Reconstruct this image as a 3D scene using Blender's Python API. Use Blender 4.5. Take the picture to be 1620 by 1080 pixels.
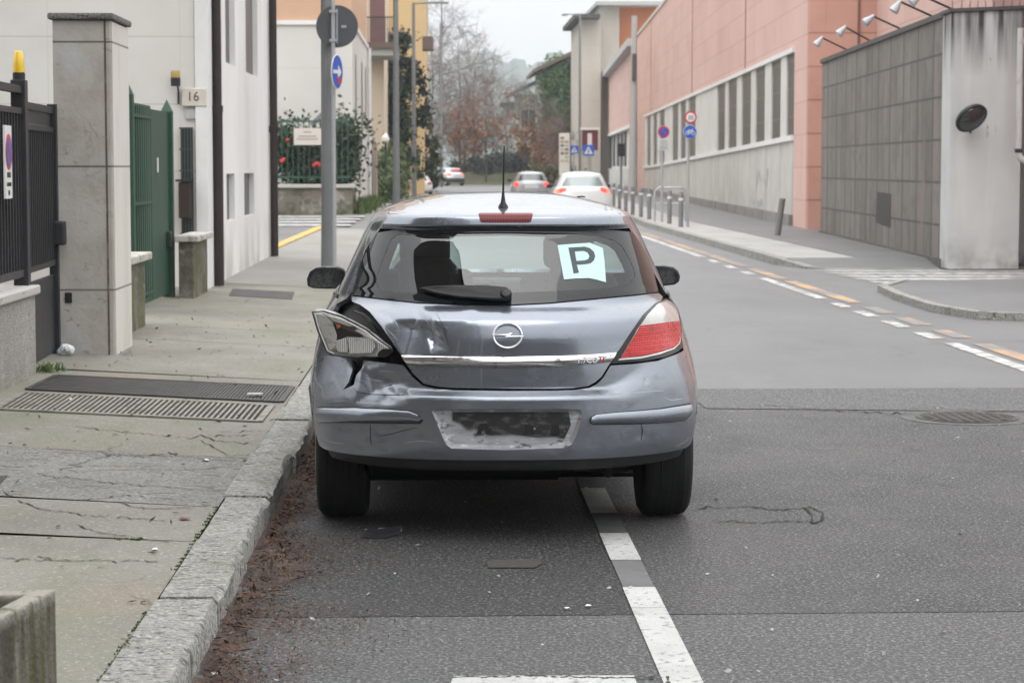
import bpy, bmesh, math, random
import numpy as np
from mathutils import Vector, Matrix
from mathutils.geometry import delaunay_2d_cdt
random.seed(7); RNG = np.random.default_rng(7)
for o in list(bpy.data.objects): bpy.data.objects.remove(o)
scene = bpy.context.scene
COL = scene.collection
PI = math.pi
# ------------------------------------------------------------------ camera
FPX, CX, CY, CAMZ = 3500.0, 810.0, 540.0, 1.6
PHI = math.atan(275/3500); TH = math.atan(110/3500*math.cos(PHI))
cF = np.array([math.sin(TH)*math.cos(PHI), math.cos(TH)*math.cos(PHI), -math.sin(PHI)])
cR = np.array([math.cos(TH), -math.sin(TH), 0.0])
cU = np.array([math.sin(TH)*math.sin(PHI), math.cos(TH)*math.sin(PHI), math.cos(PHI)])
camd = bpy.data.cameras.new('camera'); cam = bpy.data.objects.new('camera', camd); COL.objects.link(cam)
cam.matrix_world = Matrix(((cR[0], cU[0], -cF[0], 0), (cR[1], cU[1], -cF[1], 0), (cR[2], cU[2], -cF[2], CAMZ), (0, 0, 0, 1)))
camd.sensor_width = 36; camd.sensor_fit = 'HORIZONTAL'; camd.lens = 36*FPX/1620
camd.clip_start = 0.1; camd.clip_end = 6000
camd.dof.use_dof = True; camd.dof.focus_distance = 9.6; camd.dof.aperture_fstop = 7.5
scene.camera = cam
# ------------------------------------------------------------------ world, sun, exposure
SUN_EL, SUN_AZ = math.radians(62), math.radians(200)
world = bpy.data.worlds.new('World'); scene.world = world; world.use_nodes = True
wt = world.node_tree; wt.nodes.clear()
wo = wt.nodes.new('ShaderNodeOutputWorld'); wb = wt.nodes.new('ShaderNodeBackground')
sk = wt.nodes.new('ShaderNodeTexSky'); sk.sky_type = 'NISHITA'; sk.sun_disc = False
sk.sun_elevation = SUN_EL; sk.sun_rotation = SUN_AZ; sk.air_density = 1.0; sk.dust_density = 6.0; sk.ozone_density = 1.0
hs = wt.nodes.new('ShaderNodeHueSaturation'); hs.inputs['Saturation'].default_value = 0.12
wt.links.new(sk.outputs[0], hs.inputs['Color'])
# the cloud layer: an even overcast, brighter overhead
mx = wt.nodes.new('ShaderNodeMix'); mx.data_type = 'RGBA'; mx.inputs[0].default_value = 0.85
tc = wt.nodes.new('ShaderNodeTexCoord'); sp = wt.nodes.new('ShaderNodeSeparateXYZ')
wt.links.new(tc.outputs['Generated'], sp.inputs[0])
ramp = wt.nodes.new('ShaderNodeMapRange'); ramp.inputs[1].default_value = 0.05; ramp.inputs[2].default_value = 1.0
ramp.inputs[3].default_value = 6.4; ramp.inputs[4].default_value = 18.5
wt.links.new(sp.outputs[2], ramp.inputs[0])
cl = wt.nodes.new('ShaderNodeMix'); cl.data_type = 'RGBA'; cl.blend_type = 'MULTIPLY'; cl.inputs[0].default_value = 1
cl.inputs[7].default_value = (0.985, 0.99, 1.0, 1)
wt.links.new(ramp.outputs[0], cl.inputs[6])
wt.links.new(hs.outputs[0], mx.inputs[6]); wt.links.new(cl.outputs[2], mx.inputs[7])
wt.links.new(mx.outputs[2], wb.inputs[0]); wb.inputs[1].default_value = 0.1
wt.links.new(wb.outputs[0], wo.inputs[0])
sund = bpy.data.lights.new('sun', 'SUN'); sund.energy = 0.6; sund.angle = math.radians(50); sund.color = (1, 0.98, 0.95)
sun = bpy.data.objects.new('sun', sund); COL.objects.link(sun)
sun.rotation_euler = (PI/2 - SUN_EL, 0, PI - SUN_AZ)
scene.view_settings.view_transform = 'Standard'; scene.view_settings.look = 'None'
scene.view_settings.exposure = 0.82; scene.view_settings.gamma = 1.0
scene.cycles.use_denoising = True
scene.cycles.max_bounces = 8; scene.cycles.transparent_max_bounces = 16
scene.cycles.volume_bounces = 0
# ------------------------------------------------------------------ pixel -> place
def ray(px, py): return cF + cR*((px-CX)/FPX) + cU*((CY-py)/FPX)
CAM = np.array([0, 0, CAMZ])
def g(px, py, z=0.0):
    r = ray(px, py); t = (z-CAMZ)/r[2]; return CAM + r*t
def at(px, py, Y):
    r = ray(px, py); return CAM + r*(Y/r[1])
def proj(P):
    d = np.asarray(P, float) - CAM
    f = d@cF
    return np.stack([CX + FPX*(d@cR)/f, CY - FPX*(d@cU)/f], -1)
# ------------------------------------------------------------------ materials
MATS = {}
def nd(nt, t, **kw):
    n = nt.nodes.new(t)
    for k, v in kw.items(): setattr(n, k, v)
    return n
def c4(c): return (c[0], c[1], c[2], 1.0) if not isinstance(c, (int, float)) else (c, c, c, 1.0)
def layer_fac(nt, co, L):
    k = L[0]
    if k == 'n':      # noise: ('n', colour, scale(vec|float), lo, hi, strength, detail)
        mp = nd(nt, 'ShaderNodeMapping'); s = L[2]; s = (s, s, s) if isinstance(s, (int, float)) else s
        mp.inputs['Scale'].default_value = s; nt.links.new(co, mp.inputs[0])
        n = nd(nt, 'ShaderNodeTexNoise'); n.inputs['Scale'].default_value = 1.0; n.inputs['Detail'].default_value = L[6] if len(L) > 6 else 4
        n.inputs['Roughness'].default_value = 0.6
        nt.links.new(mp.outputs[0], n.inputs[0]); src = n.outputs[0]; lo, hi = L[3], L[4]
    elif k == 'c':    # cracks / joints of a cell pattern: ('c', colour, scale, width, soft, strength)
        mp = nd(nt, 'ShaderNodeMapping'); s = L[2]; s = (s, s, s) if isinstance(s, (int, float)) else s
        mp.inputs['Scale'].default_value = s; nt.links.new(co, mp.inputs[0])
        n2 = nd(nt, 'ShaderNodeTexNoise'); n2.inputs['Scale'].default_value = 2.0; n2.inputs['Detail'].default_value = 6
        nt.links.new(mp.outputs[0], n2.inputs[0])
        ad = nd(nt, 'ShaderNodeMix', data_type='RGBA', blend_type='ADD'); ad.inputs[0].default_value = 0.55
        nt.links.new(mp.outputs[0], ad.inputs[6]); nt.links.new(n2.outputs[1], ad.inputs[7])
        v = nd(nt, 'ShaderNodeTexVoronoi', feature='DISTANCE_TO_EDGE'); v.inputs['Scale'].default_value = 1.0
        nt.links.new(ad.outputs[2], v.inputs[0]); src = v.outputs[0]; lo, hi = L[3]+L[4], L[3]
    elif k == 'v':    # speckles: ('v', colour, scale, radius, soft, strength)
        v = nd(nt, 'ShaderNodeTexVoronoi'); v.inputs['Scale'].default_value = L[2]
        nt.links.new(co, v.inputs[0]); src = v.outputs[0]; lo, hi = L[3]+L[4], L[3]
    elif k == 'l':    # regular joints: ('l', colour, axis, period, width, strength, offset)
        s_ = nd(nt, 'ShaderNodeSeparateXYZ'); nt.links.new(co, s_.inputs[0])
        a = nd(nt, 'ShaderNodeMath', operation='ADD'); a.inputs[1].default_value = 1000*L[3] + (L[6] if len(L) > 6 else 0)
        nt.links.new(s_.outputs[L[2]], a.inputs[0])
        m = nd(nt, 'ShaderNodeMath', operation='MODULO'); m.inputs[1].default_value = L[3]; nt.links.new(a.outputs[0], m.inputs[0])
        src = m.outputs[0]; lo, hi = L[4]*1.3, L[4]*0.8
    elif k in ('b', 'm'):   # slabs on an upright wall: ('b', colour, axis, width, height, strength, joint); b = slab tone, m = joint
        s_ = nd(nt, 'ShaderNodeSeparateXYZ'); nt.links.new(co, s_.inputs[0]); cb = nd(nt, 'ShaderNodeCombineXYZ')
        nt.links.new(s_.outputs[L[2]], cb.inputs[0]); nt.links.new(s_.outputs[2], cb.inputs[1])
        br = nd(nt, 'ShaderNodeTexBrick'); br.inputs['Scale'].default_value = 1.0; br.inputs['Brick Width'].default_value = L[3]; br.inputs['Row Height'].default_value = L[4]
        br.inputs['Mortar Size'].default_value = L[6]; br.inputs['Mortar Smooth'].default_value = .1; br.inputs['Color1'].default_value = (0, 0, 0, 1); br.inputs['Color2'].default_value = (1, 1, 1, 1); br.inputs['Mortar'].default_value = (0, 0, 0, 1)
        br.offset = L[7] if len(L) > 7 else .5
        nt.links.new(cb.outputs[0], br.inputs[0]); src = br.outputs[0 if k == 'b' else 1]; lo, hi = (0.15, 1.0) if k == 'b' else (0, 1)
    elif k == 'z':    # along an axis: ('z', colour, axis, lo, hi, strength, noise_scale)
        s_ = nd(nt, 'ShaderNodeSeparateXYZ'); nt.links.new(co, s_.inputs[0]); src = s_.outputs[L[2]]; lo, hi = L[3], L[4]
    r = nd(nt, 'ShaderNodeMapRange'); r.inputs[1].default_value = lo; r.inputs[2].default_value = hi
    nt.links.new(src, r.inputs[0]); out = r.outputs[0]
    if k == 'z' and len(L) > 6:
        mp = nd(nt, 'ShaderNodeMapping'); s = L[6]; s = (s, s, s) if isinstance(s, (int, float)) else s
        mp.inputs['Scale'].default_value = s; nt.links.new(co, mp.inputs[0])
        n = nd(nt, 'ShaderNodeTexNoise'); n.inputs['Scale'].default_value = 1; n.inputs['Detail'].default_value = 5
        nt.links.new(mp.outputs[0], n.inputs[0])
        r2 = nd(nt, 'ShaderNodeMapRange'); r2.inputs[1].default_value = 0.42; r2.inputs[2].default_value = 0.6; nt.links.new(n.outputs[0], r2.inputs[0])
        mm = nd(nt, 'ShaderNodeMath', operation='MULTIPLY'); nt.links.new(out, mm.inputs[0]); nt.links.new(r2.outputs[0], mm.inputs[1]); out = mm.outputs[0]
    if k == 'c':
        n = nd(nt, 'ShaderNodeTexNoise'); n.inputs['Scale'].default_value = .9; n.inputs['Detail'].default_value = 5; nt.links.new(co, n.inputs[0])
        r2 = nd(nt, 'ShaderNodeMapRange'); r2.inputs[1].default_value = .47; r2.inputs[2].default_value = .60; nt.links.new(n.outputs[0], r2.inputs[0])
        mm = nd(nt, 'ShaderNodeMath', operation='MULTIPLY'); nt.links.new(out, mm.inputs[0]); nt.links.new(r2.outputs[0], mm.inputs[1]); out = mm.outputs[0]
    st = L[5]
    if st != 1:
        mm = nd(nt, 'ShaderNodeMath', operation='MULTIPLY'); mm.inputs[1].default_value = st; nt.links.new(out, mm.inputs[0]); out = mm.outputs[0]
    return out
def mat(name, base, layers=(), rough=0.7, metal=0.0, spec=0.5, bump=None, coat=0.0, coat_rough=0.05, emit=None, rvar=None, tex='Object'):
    if name in MATS: return MATS[name]
    m = bpy.data.materials.new(name); m.use_nodes = True; nt = m.node_tree
    b = nt.nodes['Principled BSDF']; tcn = nd(nt, 'ShaderNodeTexCoord'); co = tcn.outputs[tex]
    b.inputs['Roughness'].default_value = rough; b.inputs['Metallic'].default_value = metal
    b.inputs['Specular IOR Level'].default_value = spec
    b.inputs['Coat Weight'].default_value = coat; b.inputs['Coat Roughness'].default_value = coat_rough
    b.inputs['Base Color'].default_value = c4(base)
    cur = None
    for L in layers:
        f = layer_fac(nt, co, L)
        mxn = nd(nt, 'ShaderNodeMix', data_type='RGBA'); nt.links.new(f, mxn.inputs[0])
        if cur is None: mxn.inputs[6].default_value = c4(base)
        else: nt.links.new(cur, mxn.inputs[6])
        mxn.inputs[7].default_value = c4(L[1]); cur = mxn.outputs[2]
    if cur is not None: nt.links.new(cur, b.inputs['Base Color'])
    if bump:          # list of (kind-layer, height)
        prev = None
        for L, h in bump:
            f = layer_fac(nt, co, L); bn = nd(nt, 'ShaderNodeBump'); bn.inputs['Strength'].default_value = 1.0; bn.inputs['Distance'].default_value = h
            nt.links.new(f, bn.inputs['Height'])
            if prev is not None: nt.links.new(prev, bn.inputs['Normal'])
            prev = bn.outputs[0]
        nt.links.new(prev, b.inputs['Normal'])
    if rvar:
        f = layer_fac(nt, co, rvar[0]); r = nd(nt, 'ShaderNodeMapRange'); r.inputs[3].default_value = rvar[1]; r.inputs[4].default_value = rvar[2]
        nt.links.new(f, r.inputs[0]); nt.links.new(r.outputs[0], b.inputs['Roughness'])
    if emit: b.inputs['Emission Color'].default_value = c4(emit[0]); b.inputs['Emission Strength'].default_value = emit[1]
    MATS[name] = m; return m
def glass_mat(name, tint, refl=1.6, rough=0.0, ior=1.5):
    if name in MATS: return MATS[name]
    m = bpy.data.materials.new(name); m.use_nodes = True; nt = m.node_tree; nt.nodes.clear()
    o = nd(nt, 'ShaderNodeOutputMaterial'); t = nd(nt, 'ShaderNodeBsdfTransparent'); t.inputs[0].default_value = c4(tint)
    gl = nd(nt, 'ShaderNodeBsdfGlossy'); gl.inputs['Roughness'].default_value = rough
    lw = nd(nt, 'ShaderNodeLayerWeight'); lw.inputs[0].default_value = .5      # Schlick, the same from both sides of the pane
    pw = nd(nt, 'ShaderNodeMath', operation='POWER'); pw.inputs[1].default_value = 5; nt.links.new(lw.outputs['Facing'], pw.inputs[0])
    fr = nd(nt, 'ShaderNodeMath', operation='MULTIPLY_ADD'); fr.inputs[1].default_value = .94; fr.inputs[2].default_value = .055; nt.links.new(pw.outputs[0], fr.inputs[0])
    mm = nd(nt, 'ShaderNodeMath', operation='MULTIPLY', use_clamp=True); mm.inputs[1].default_value = refl; nt.links.new(fr.outputs[0], mm.inputs[0])
    mxs = nd(nt, 'ShaderNodeMixShader'); nt.links.new(mm.outputs[0], mxs.inputs[0]); nt.links.new(t.outputs[0], mxs.inputs[1]); nt.links.new(gl.outputs[0], mxs.inputs[2])
    nt.links.new(mxs.outputs[0], o.inputs[0]); MATS[name] = m; return m
# ------------------------------------------------------------------ objects
def tag(o, label=None, cat=None, group=None, kind=None):
    if label: o['label'] = label
    if cat: o['category'] = cat
    if group: o['group'] = group
    if kind: o['kind'] = kind
    return o
def empty(name, loc, label=None, cat=None, group=None, rz=0.0):
    o = bpy.data.objects.new(name, None); COL.objects.link(o); o.location = tuple(loc); o.rotation_euler = (0, 0, rz); o.empty_display_size = 0.2
    return tag(o, label, cat, group)
def link(name, me, m=None, parent=None, world=True):
    o = bpy.data.objects.new(name, me); COL.objects.link(o)
    if m is not None: me.materials.append(m)
    if parent is not None:
        o.parent = parent
        if world: o.matrix_parent_inverse = pmat(parent).inverted()
    return o
def pmat(p):
    M = Matrix.LocRotScale(p.location, p.rotation_euler, p.scale)
    if p.parent: M = pmat(p.parent) @ p.matrix_parent_inverse @ M
    return M
class MB:
    def __init__(s): s.v = []; s.f = []
    def add(s, vs, fs):
        n = len(s.v); s.v += [tuple(map(float, v)) for v in vs]; s.f += [tuple(i+n for i in f) for f in fs]; return s
    def hexa(s, p):   # 8 points: bottom loop then top loop
        return s.add(p, [(0, 3, 2, 1), (4, 5, 6, 7), (0, 1, 5, 4), (1, 2, 6, 5), (2, 3, 7, 6), (3, 0, 4, 7)])
    def box(s, x0, x1, y0, y1, z0, z1):
        return s.hexa([(x0, y0, z0), (x1, y0, z0), (x1, y1, z0), (x0, y1, z0), (x0, y0, z1), (x1, y0, z1), (x1, y1, z1), (x0, y1, z1)])
    def obox(s, O, u, w, r):   # origin, unit directions u, w (horizontal), r=(u0,u1,w0,w1,z0,z1)
        O = np.asarray(O, float); u = np.asarray(u, float); w = np.asarray(w, float)
        q = lambda a, b, z: O + u*a + w*b + np.array([0, 0, z])
        u0, u1, w0, w1, z0, z1 = r
        return s.hexa([q(u0, w0, z0), q(u1, w0, z0), q(u1, w1, z0), q(u0, w1, z0), q(u0, w0, z1), q(u1, w0, z1), q(u1, w1, z1), q(u0, w1, z1)])
    def prism(s, pts, off):    # closed polygon (3-D points) swept by off
        n = len(pts); off = np.asarray(off, float); a = [np.asarray(p, float) for p in pts]
        return s.add(a + [p+off for p in a], [tuple(range(n)), tuple(range(2*n-1, n-1, -1))] + [(i, i+n, (i+1) % n+n, (i+1) % n) for i in range(n)])
    def tube(s, path, rad, n=8, cap=True):
        path = [Vector(tuple(map(float, p))) for p in path]; rad = rad if isinstance(rad, (list, tuple)) else [rad]*len(path)
        base = len(s.v); k = len(path); up = None
        for i, p in enumerate(path):
            d = (path[min(i+1, k-1)] - path[max(i-1, 0)]).normalized()
            if up is None: up = Vector((0, 0, 1)) if abs(d.z) < .9 else Vector((1, 0, 0))
            a = d.cross(up).normalized(); b = a.cross(d).normalized(); up = b
            for j in range(n):
                t = 2*PI*j/n; q = p + (a*math.cos(t) + b*math.sin(t))*rad[i]; s.v.append(tuple(q))
        for i in range(k-1):
            for j in range(n):
                a0 = base+i*n+j; a1 = base+i*n+(j+1) % n; s.f.append((a0, a1, a1+n, a0+n))
        if cap: s.f.append(tuple(base+j for j in range(n))[::-1]); s.f.append(tuple(base+(k-1)*n+j for j in range(n)))
        return s
    def lathe(s, c, prof, n=16, ax=(0, 0, 1)):   # prof: (r, h)
        c = Vector(tuple(map(float, c))); ax = Vector(ax).normalized(); e = Vector((1, 0, 0)) if abs(ax.x) < .9 else Vector((0, 1, 0))
        a = ax.cross(e).normalized(); b = ax.cross(a).normalized(); base = len(s.v)
        for r, h in prof:
            for j in range(n):
                t = 2*PI*j/n; s.v.append(tuple(c + ax*h + (a*math.cos(t)+b*math.sin(t))*max(r, 1e-5)))
        for i in range(len(prof)-1):
            for j in range(n):
                a0 = base+i*n+j; a1 = base+i*n+(j+1) % n; s.f.append((a0, a1, a1+n, a0+n))
        s.f.append(tuple(base+j for j in range(n))[::-1]); s.f.append(tuple(base+(len(prof)-1)*n+j for j in range(n)))
        return s
    def build(s, name, m, parent=None, bevel=0, smooth=False, seg=2):
        me = bpy.data.meshes.new(name); me.from_pydata(s.v, [], s.f); me.update()
        bm = bmesh.new(); bm.from_mesh(me); bmesh.ops.recalc_face_normals(bm, faces=bm.faces); bm.to_mesh(me); bm.free()
        o = link(name, me, m, parent)
        if smooth:
            me.polygons.foreach_set('use_smooth', [True]*len(me.polygons))
            if smooth != 'all': me.set_sharp_from_angle(angle=math.radians(40))
        if bevel:
            b = o.modifiers.new('bevel', 'BEVEL'); b.width = bevel; b.segments = seg; b.limit_method = 'ANGLE'; b.angle_limit = math.radians(35)
        return o
def quadmesh(name, V, F, m, parent=None, smooth=False):
    me = bpy.data.meshes.new(name); V = np.asarray(V, np.float32); F = np.asarray(F, np.int32); k = F.shape[1]
    me.vertices.add(len(V)); me.vertices.foreach_set('co', V.ravel()); me.loops.add(F.size); me.loops.foreach_set('vertex_index', F.ravel())
    me.polygons.add(len(F)); me.polygons.foreach_set('loop_start', np.arange(0, F.size, k, dtype=np.int32))
    if smooth: me.polygons.foreach_set('use_smooth', np.ones(len(F), bool))
    me.update(calc_edges=True); return link(name, me, m, parent)
def text_obj(body, size, M, m, name, parent=None, depth=0.001, align='CENTER', font_sx=1.0):
    cu = bpy.data.curves.new('t', 'FONT'); cu.body = body; cu.size = size; cu.align_x = align; cu.align_y = 'CENTER'; cu.extrude = depth; cu.resolution_u = 4
    to = bpy.data.objects.new('t', cu); COL.objects.link(to); dg = bpy.context.evaluated_depsgraph_get()
    me = bpy.data.meshes.new_from_object(to.evaluated_get(dg)); bpy.data.objects.remove(to); bpy.data.curves.remove(cu)
    me.transform(M @ Matrix.Diagonal((font_sx, 1, 1, 1))); me.name = name
    me.materials.clear(); return link(name, me, m, parent)
def frame(O, x, y):   # matrix with x,y axes
    x = Vector(x).normalized(); z = x.cross(Vector(y)).normalized(); y = z.cross(x)
    return Matrix(((x.x, y.x, z.x, O[0]), (x.y, y.y, z.y, O[1]), (x.z, y.z, z.z, O[2]), (0, 0, 0, 1)))
def copy_tree(o, parent=None):
    c = o.copy(); COL.objects.link(c)
    if parent is not None: c.parent = parent
    for ch in list(o.children): copy_tree(ch, c)
    return c
def inpoly(P, poly):
    x, y = P[:, 0], P[:, 1]; poly = np.asarray(poly, float); ins = np.zeros(len(P), bool); j = len(poly)-1
    for i in range(len(poly)):
        xi, yi = poly[i]; xj, yj = poly[j]
        c = ((yi > y) != (yj > y)) & (x < (xj-xi)*(y-yi)/((yj-yi) if yj != yi else 1e-12)+xi); ins ^= c; j = i
    return ins
def dist_poly(P, poly):
    poly = np.asarray(poly, float); d = np.full(len(P), 1e9)
    for i in range(len(poly)):
        a = poly[i]; b = poly[(i+1) % len(poly)]; ab = b-a; t = np.clip(((P-a)@ab)/max(ab@ab, 1e-12), 0, 1)
        d = np.minimum(d, np.linalg.norm(P-(a+t[:, None]*ab), axis=1))
    return d
def resample(poly, h):
    out = []; poly = [np.asarray(p, float) for p in poly]
    for i in range(len(poly)):
        a = poly[i]; b = poly[(i+1) % len(poly)]; n = max(1, int(np.linalg.norm(b-a)/h))
        for k in range(n): out.append(a+(b-a)*k/n)
    return out
def fill(outer, holes, h):
    """triangulate a polygon with holes and evenly spread inner points -> (points, tris, boundary loops)"""
    loops = [resample(outer, h)] + [resample(q, h) for q in holes]
    pts = np.concatenate([np.array(l) for l in loops]); edges = []; n = 0
    for l in loops:
        edges += [(n+i, n+(i+1) % len(l)) for i in range(len(l))]; n += len(l)
    lo = pts.min(0); hi = pts.max(0)
    gx = np.arange(lo[0], hi[0], h); gy = np.arange(lo[1], hi[1], h*.87)
    G = np.array([(x+(h/2 if j % 2 else 0), y) for j, y in enumerate(gy) for x in gx])
    if len(G):
        k = inpoly(G, loops[0])
        for q in loops[1:]: k &= ~inpoly(G, q)
        G = G[k]; k = np.ones(len(G), bool)
        for q in loops:
            if len(G): k &= dist_poly(G, q) > h*.45
        G = G[k]
    A = np.concatenate([pts, G]) if len(G) else pts
    r = delaunay_2d_cdt([Vector((float(a[0]), float(a[1]))) for a in A], edges, [], 0, 1e-7)
    V = np.array([tuple(v) for v in r[0]]); T = np.array([f for f in r[2]])
    c = V[T].mean(1); k = inpoly(c, loops[0])
    for q in loops[1:]: k &= ~inpoly(c, q)
    a = V[T]; ar = np.abs(np.cross(a[:, 1]-a[:, 0], a[:, 2]-a[:, 0])); k &= ar > 1e-9
    return V, T[k]
# ================================================================== GROUND, ROAD, PAVEMENTS
ASP = [('n', .12, 1.2, .35, .7, .45, 5), ('v', .30, 120, .16, .10, .55), ('v', .02, 95, .2, .12, .6), ('n', .035, .5, .52, .75, .4, 6)]
asph_n = mat('asphalt_old', .070, [('n', .10, 1.2, .35, .7, .6, 5), ('n', .030, (.5, .25, 1), .50, .75, .5, 6), ('n', .26, 62, .50, .64, .95, 4), ('n', .008, 75, .52, .64, .95, 4), ('v', .5, 40, .12, .06, .8), ('c', .018, (.35, .5, 1), .0, .006, .6)], rough=.55, spec=.5, bump=[(('n', 0, 60, .3, .7, 1, 5), .016)], rvar=(('n', 0, (.7, .4, 1), .4, .65, 1, 5), .40, .66))
asph_f = mat('asphalt_worn', .138, [('n', .178, .6, .35, .7, .6, 6), ('n', .085, (.35, .12, 1), .50, .70, .6, 6), ('n', .24, (.8, .1, 1), .60, .72, .4, 5), ('n', .27, 60, .54, .72, .5, 4), ('n', .08, 70, .55, .70, .5, 4), ('c', .06, (.22, .3, 1), .0, .006, .5)], rough=.5, spec=.5, bump=[(('n', 0, 70, .3, .7, 1, 5), .005)])
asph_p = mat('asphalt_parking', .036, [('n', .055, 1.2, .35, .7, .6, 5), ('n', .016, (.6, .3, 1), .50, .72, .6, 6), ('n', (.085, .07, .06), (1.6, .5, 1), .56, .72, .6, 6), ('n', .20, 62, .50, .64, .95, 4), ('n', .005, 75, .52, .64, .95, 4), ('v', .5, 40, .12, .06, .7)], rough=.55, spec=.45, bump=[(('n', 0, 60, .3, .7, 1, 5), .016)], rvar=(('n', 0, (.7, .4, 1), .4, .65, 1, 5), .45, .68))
asph_s = mat('asphalt_patch', .095, [('n', .13, 1.5, .35, .7, .6, 6), ('n', .30, 62, .50, .64, .95, 4), ('n', .015, 75, .52, .64, .95, 4), ('v', .5, 40, .12, .06, .8)], rough=.55, bump=[(('n', 0, 60, .3, .7, 1, 5), .014)])
asph_side = mat('asphalt_side', .12, [('n', .17, .5, .35, .7, .6, 6), ('v', .26, 90, .14, .10, .4), ('n', .06, .8, .55, .75, .5, 6)], rough=.5)
earth = mat('earth', (.06, .06, .05), [('n', (.09, .10, .05), .3, .4, .7, .8)], rough=.95)
def sheet(name, pts, m, kind='structure', par=None, sub=0):
    mb = MB(); mb.add(pts, [tuple(range(len(pts)))]); o = mb.build(name, m, par)
    return tag(o, kind=kind)
sheet('ground', [(-890, -115, -.03), (890, -115, -.03), (890, 2410, -.03), (-890, 2410, -.03)], earth)
KX = -0.78
def rkerb(Y): return 5.47 + (0 if Y < 60 else (Y-60)*.0335 + .00012*(Y-60)**2)
ys = [-30, 0, 14.4]; YB = 14.75
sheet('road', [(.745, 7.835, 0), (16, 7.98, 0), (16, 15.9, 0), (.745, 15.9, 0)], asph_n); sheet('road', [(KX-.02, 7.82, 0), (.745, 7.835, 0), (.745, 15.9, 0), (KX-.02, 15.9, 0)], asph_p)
far = [(-2.9, 66, 0), (-2.9, 60, 0)]
R = MB(); Yk = [15.9, 22, 30, 40, 50, 60, 70, 85, 100, 120, 150, 185, 230, 300]
for i in range(len(Yk)-1):
    a, b = Yk[i], Yk[i+1]
    if b <= 185: R.add([(KX-.02, a, 0), (max(rkerb(a), 5.47)+(14 if b <= 40 else .05), a, 0), (max(rkerb(b), 5.47)+(14 if b <= 40 else .05), b, 0), (KX-.02, b, 0)], [(0, 1, 2, 3)])
    else: R.add([(-90, a, 0), (100, a, 0), (100, b, 0), (-90, b, 0)], [(0, 1, 2, 3)])
tag(R.build('road', asph_f), kind='structure')
sheet('road', [(KX-.02, -40, 0), (16, -40, 0), (16, 7.97, 0), (KX-.02, 7.81, 0)], asph_s)
# darker oily band where the old surfacing meets the new
sheet('road_patch', [(1.75, 14.6, .004), (6, 14.1, .004), (6.0, 15.9, .004), (1.72, 15.9, .004)], asph_s)
# left pavement, sloping up to the house fronts
walk = mat('pavement_concrete', (.235, .224, .190), [('n', (.165, .157, .13), .9, .38, .64, .85, 6), ('n', (.13, .125, .105), (1.6, .7, 1), .56, .72, .75, 7), ('n', (.165, .175, .115), (1.2, .5, 1), .50, .66, .85, 6), ('n', (.24, .195, .15), (.7, .9, 1), .54, .68, .7, 6), ('n', (.46, .45, .42), 55, .56, .70, .6, 4), ('n', (.10, .10, .085), 60, .57, .70, .6, 4), ('n', (.10, .095, .085), (7, 26, 1), .66, .72, .7, 6), ('c', (.075, .075, .06), (.6, .42, 1), .0, .010, .8), ('n', (.36, .20, .13), (2.5, 3.2, 1), .70, .76, .35, 4)], rough=.75, bump=[(('n', 0, 120, .3, .7, 1, 4), .003), (('n', 0, 7, .3, .7, 1, 5), .004)])
walk_old = mat('pavement_old', (.25, .245, .225), [('n', (.16, .155, .14), 2.2, .4, .65, .8, 7), ('n', (.46, .45, .43), 48, .54, .68, .8, 4), ('n', (.05, .05, .045), 52, .54, .68, .85, 4), ('n', (.05, .05, .04), (5, 22, 1), .60, .68, .85, 7), ('c', (.05, .05, .035), (1.1, 1.5, 1), .0, .02, .9), ('n', (.22, .12, .08), (2.5, 4, 1), .66, .74, .5, 4)], rough=.85, bump=[(('n', 0, 60, .3, .7, 1, 5), .008)])
walk_far = mat('pavement_far', (.26, .25, .23), [('n', (.19, .185, .165), (.8, .3, 1), .4, .66, .8, 6), ('l', (.10, .10, .09), 1, 3.7, .03, .7)], rough=.7)
def wz(X): return .12 + (-.98-X)*.042
def wstrip(name, ya, yb, m, x0=-2.95, x1=-.985, sk=0.0):
    n = max(1, int((yb-ya)/.5)); mb = MB(); vs = []
    for i in range(n+1):
        y = ya+(yb-ya)*i/n
        for x in (x0, (x0+x1)/2, x1): vs.append((x, y+sk*(x+.98), wz(x)))
    for i in range(n):
        for k in range(2): a = i*3+k; mb.f.append((a, a+1, a+4, a+3))
    mb.v = vs; return tag(mb.build(name, m), kind='structure')
wstrip('pavement', -4, 8.728, walk, x0=-6.5)
wstrip('pavement', 8.735, 9.625, walk, sk=-.06, x0=-6.5)
wstrip('pavement', 9.63, 11.25, walk_old, sk=-.1, x0=-3.4)
wstrip('pavement', 11.262, 15.35, walk, sk=-.08)
wstrip('pavement', 15.37, 18.2, walk, sk=-.12)
wstrip('pavement', 18.22, 19.75, walk, sk=-.12)
wstrip('pavement', 19.77, 27.0, walk, sk=-.12, x0=-3.6)
wstrip('pavement', 27.02, 52.0, walk_far)
wstrip('pavement', 66.0, 185.0, walk_far)
wstrip('pavement', 52.02, 65.98, asph_side)
dark = mat('joint_dark', (.03, .03, .022), [('n', (.06, .075, .02), 6, .45, .6, .9)], rough=.9)
sheet('pavement_bed', [(-7, -5, .085), (-.99, -5, .085), (-.99, 186, .085), (-3.8, 186, .085), (-3.8, 60, .085), (-7, 12, .085)], dark)
sheet('side_road', [(-40, 27.5, .195), (-2.955, 27.5, .195), (-2.955, 66, .195), (-40, 66, .195)], asph_side)
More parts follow.
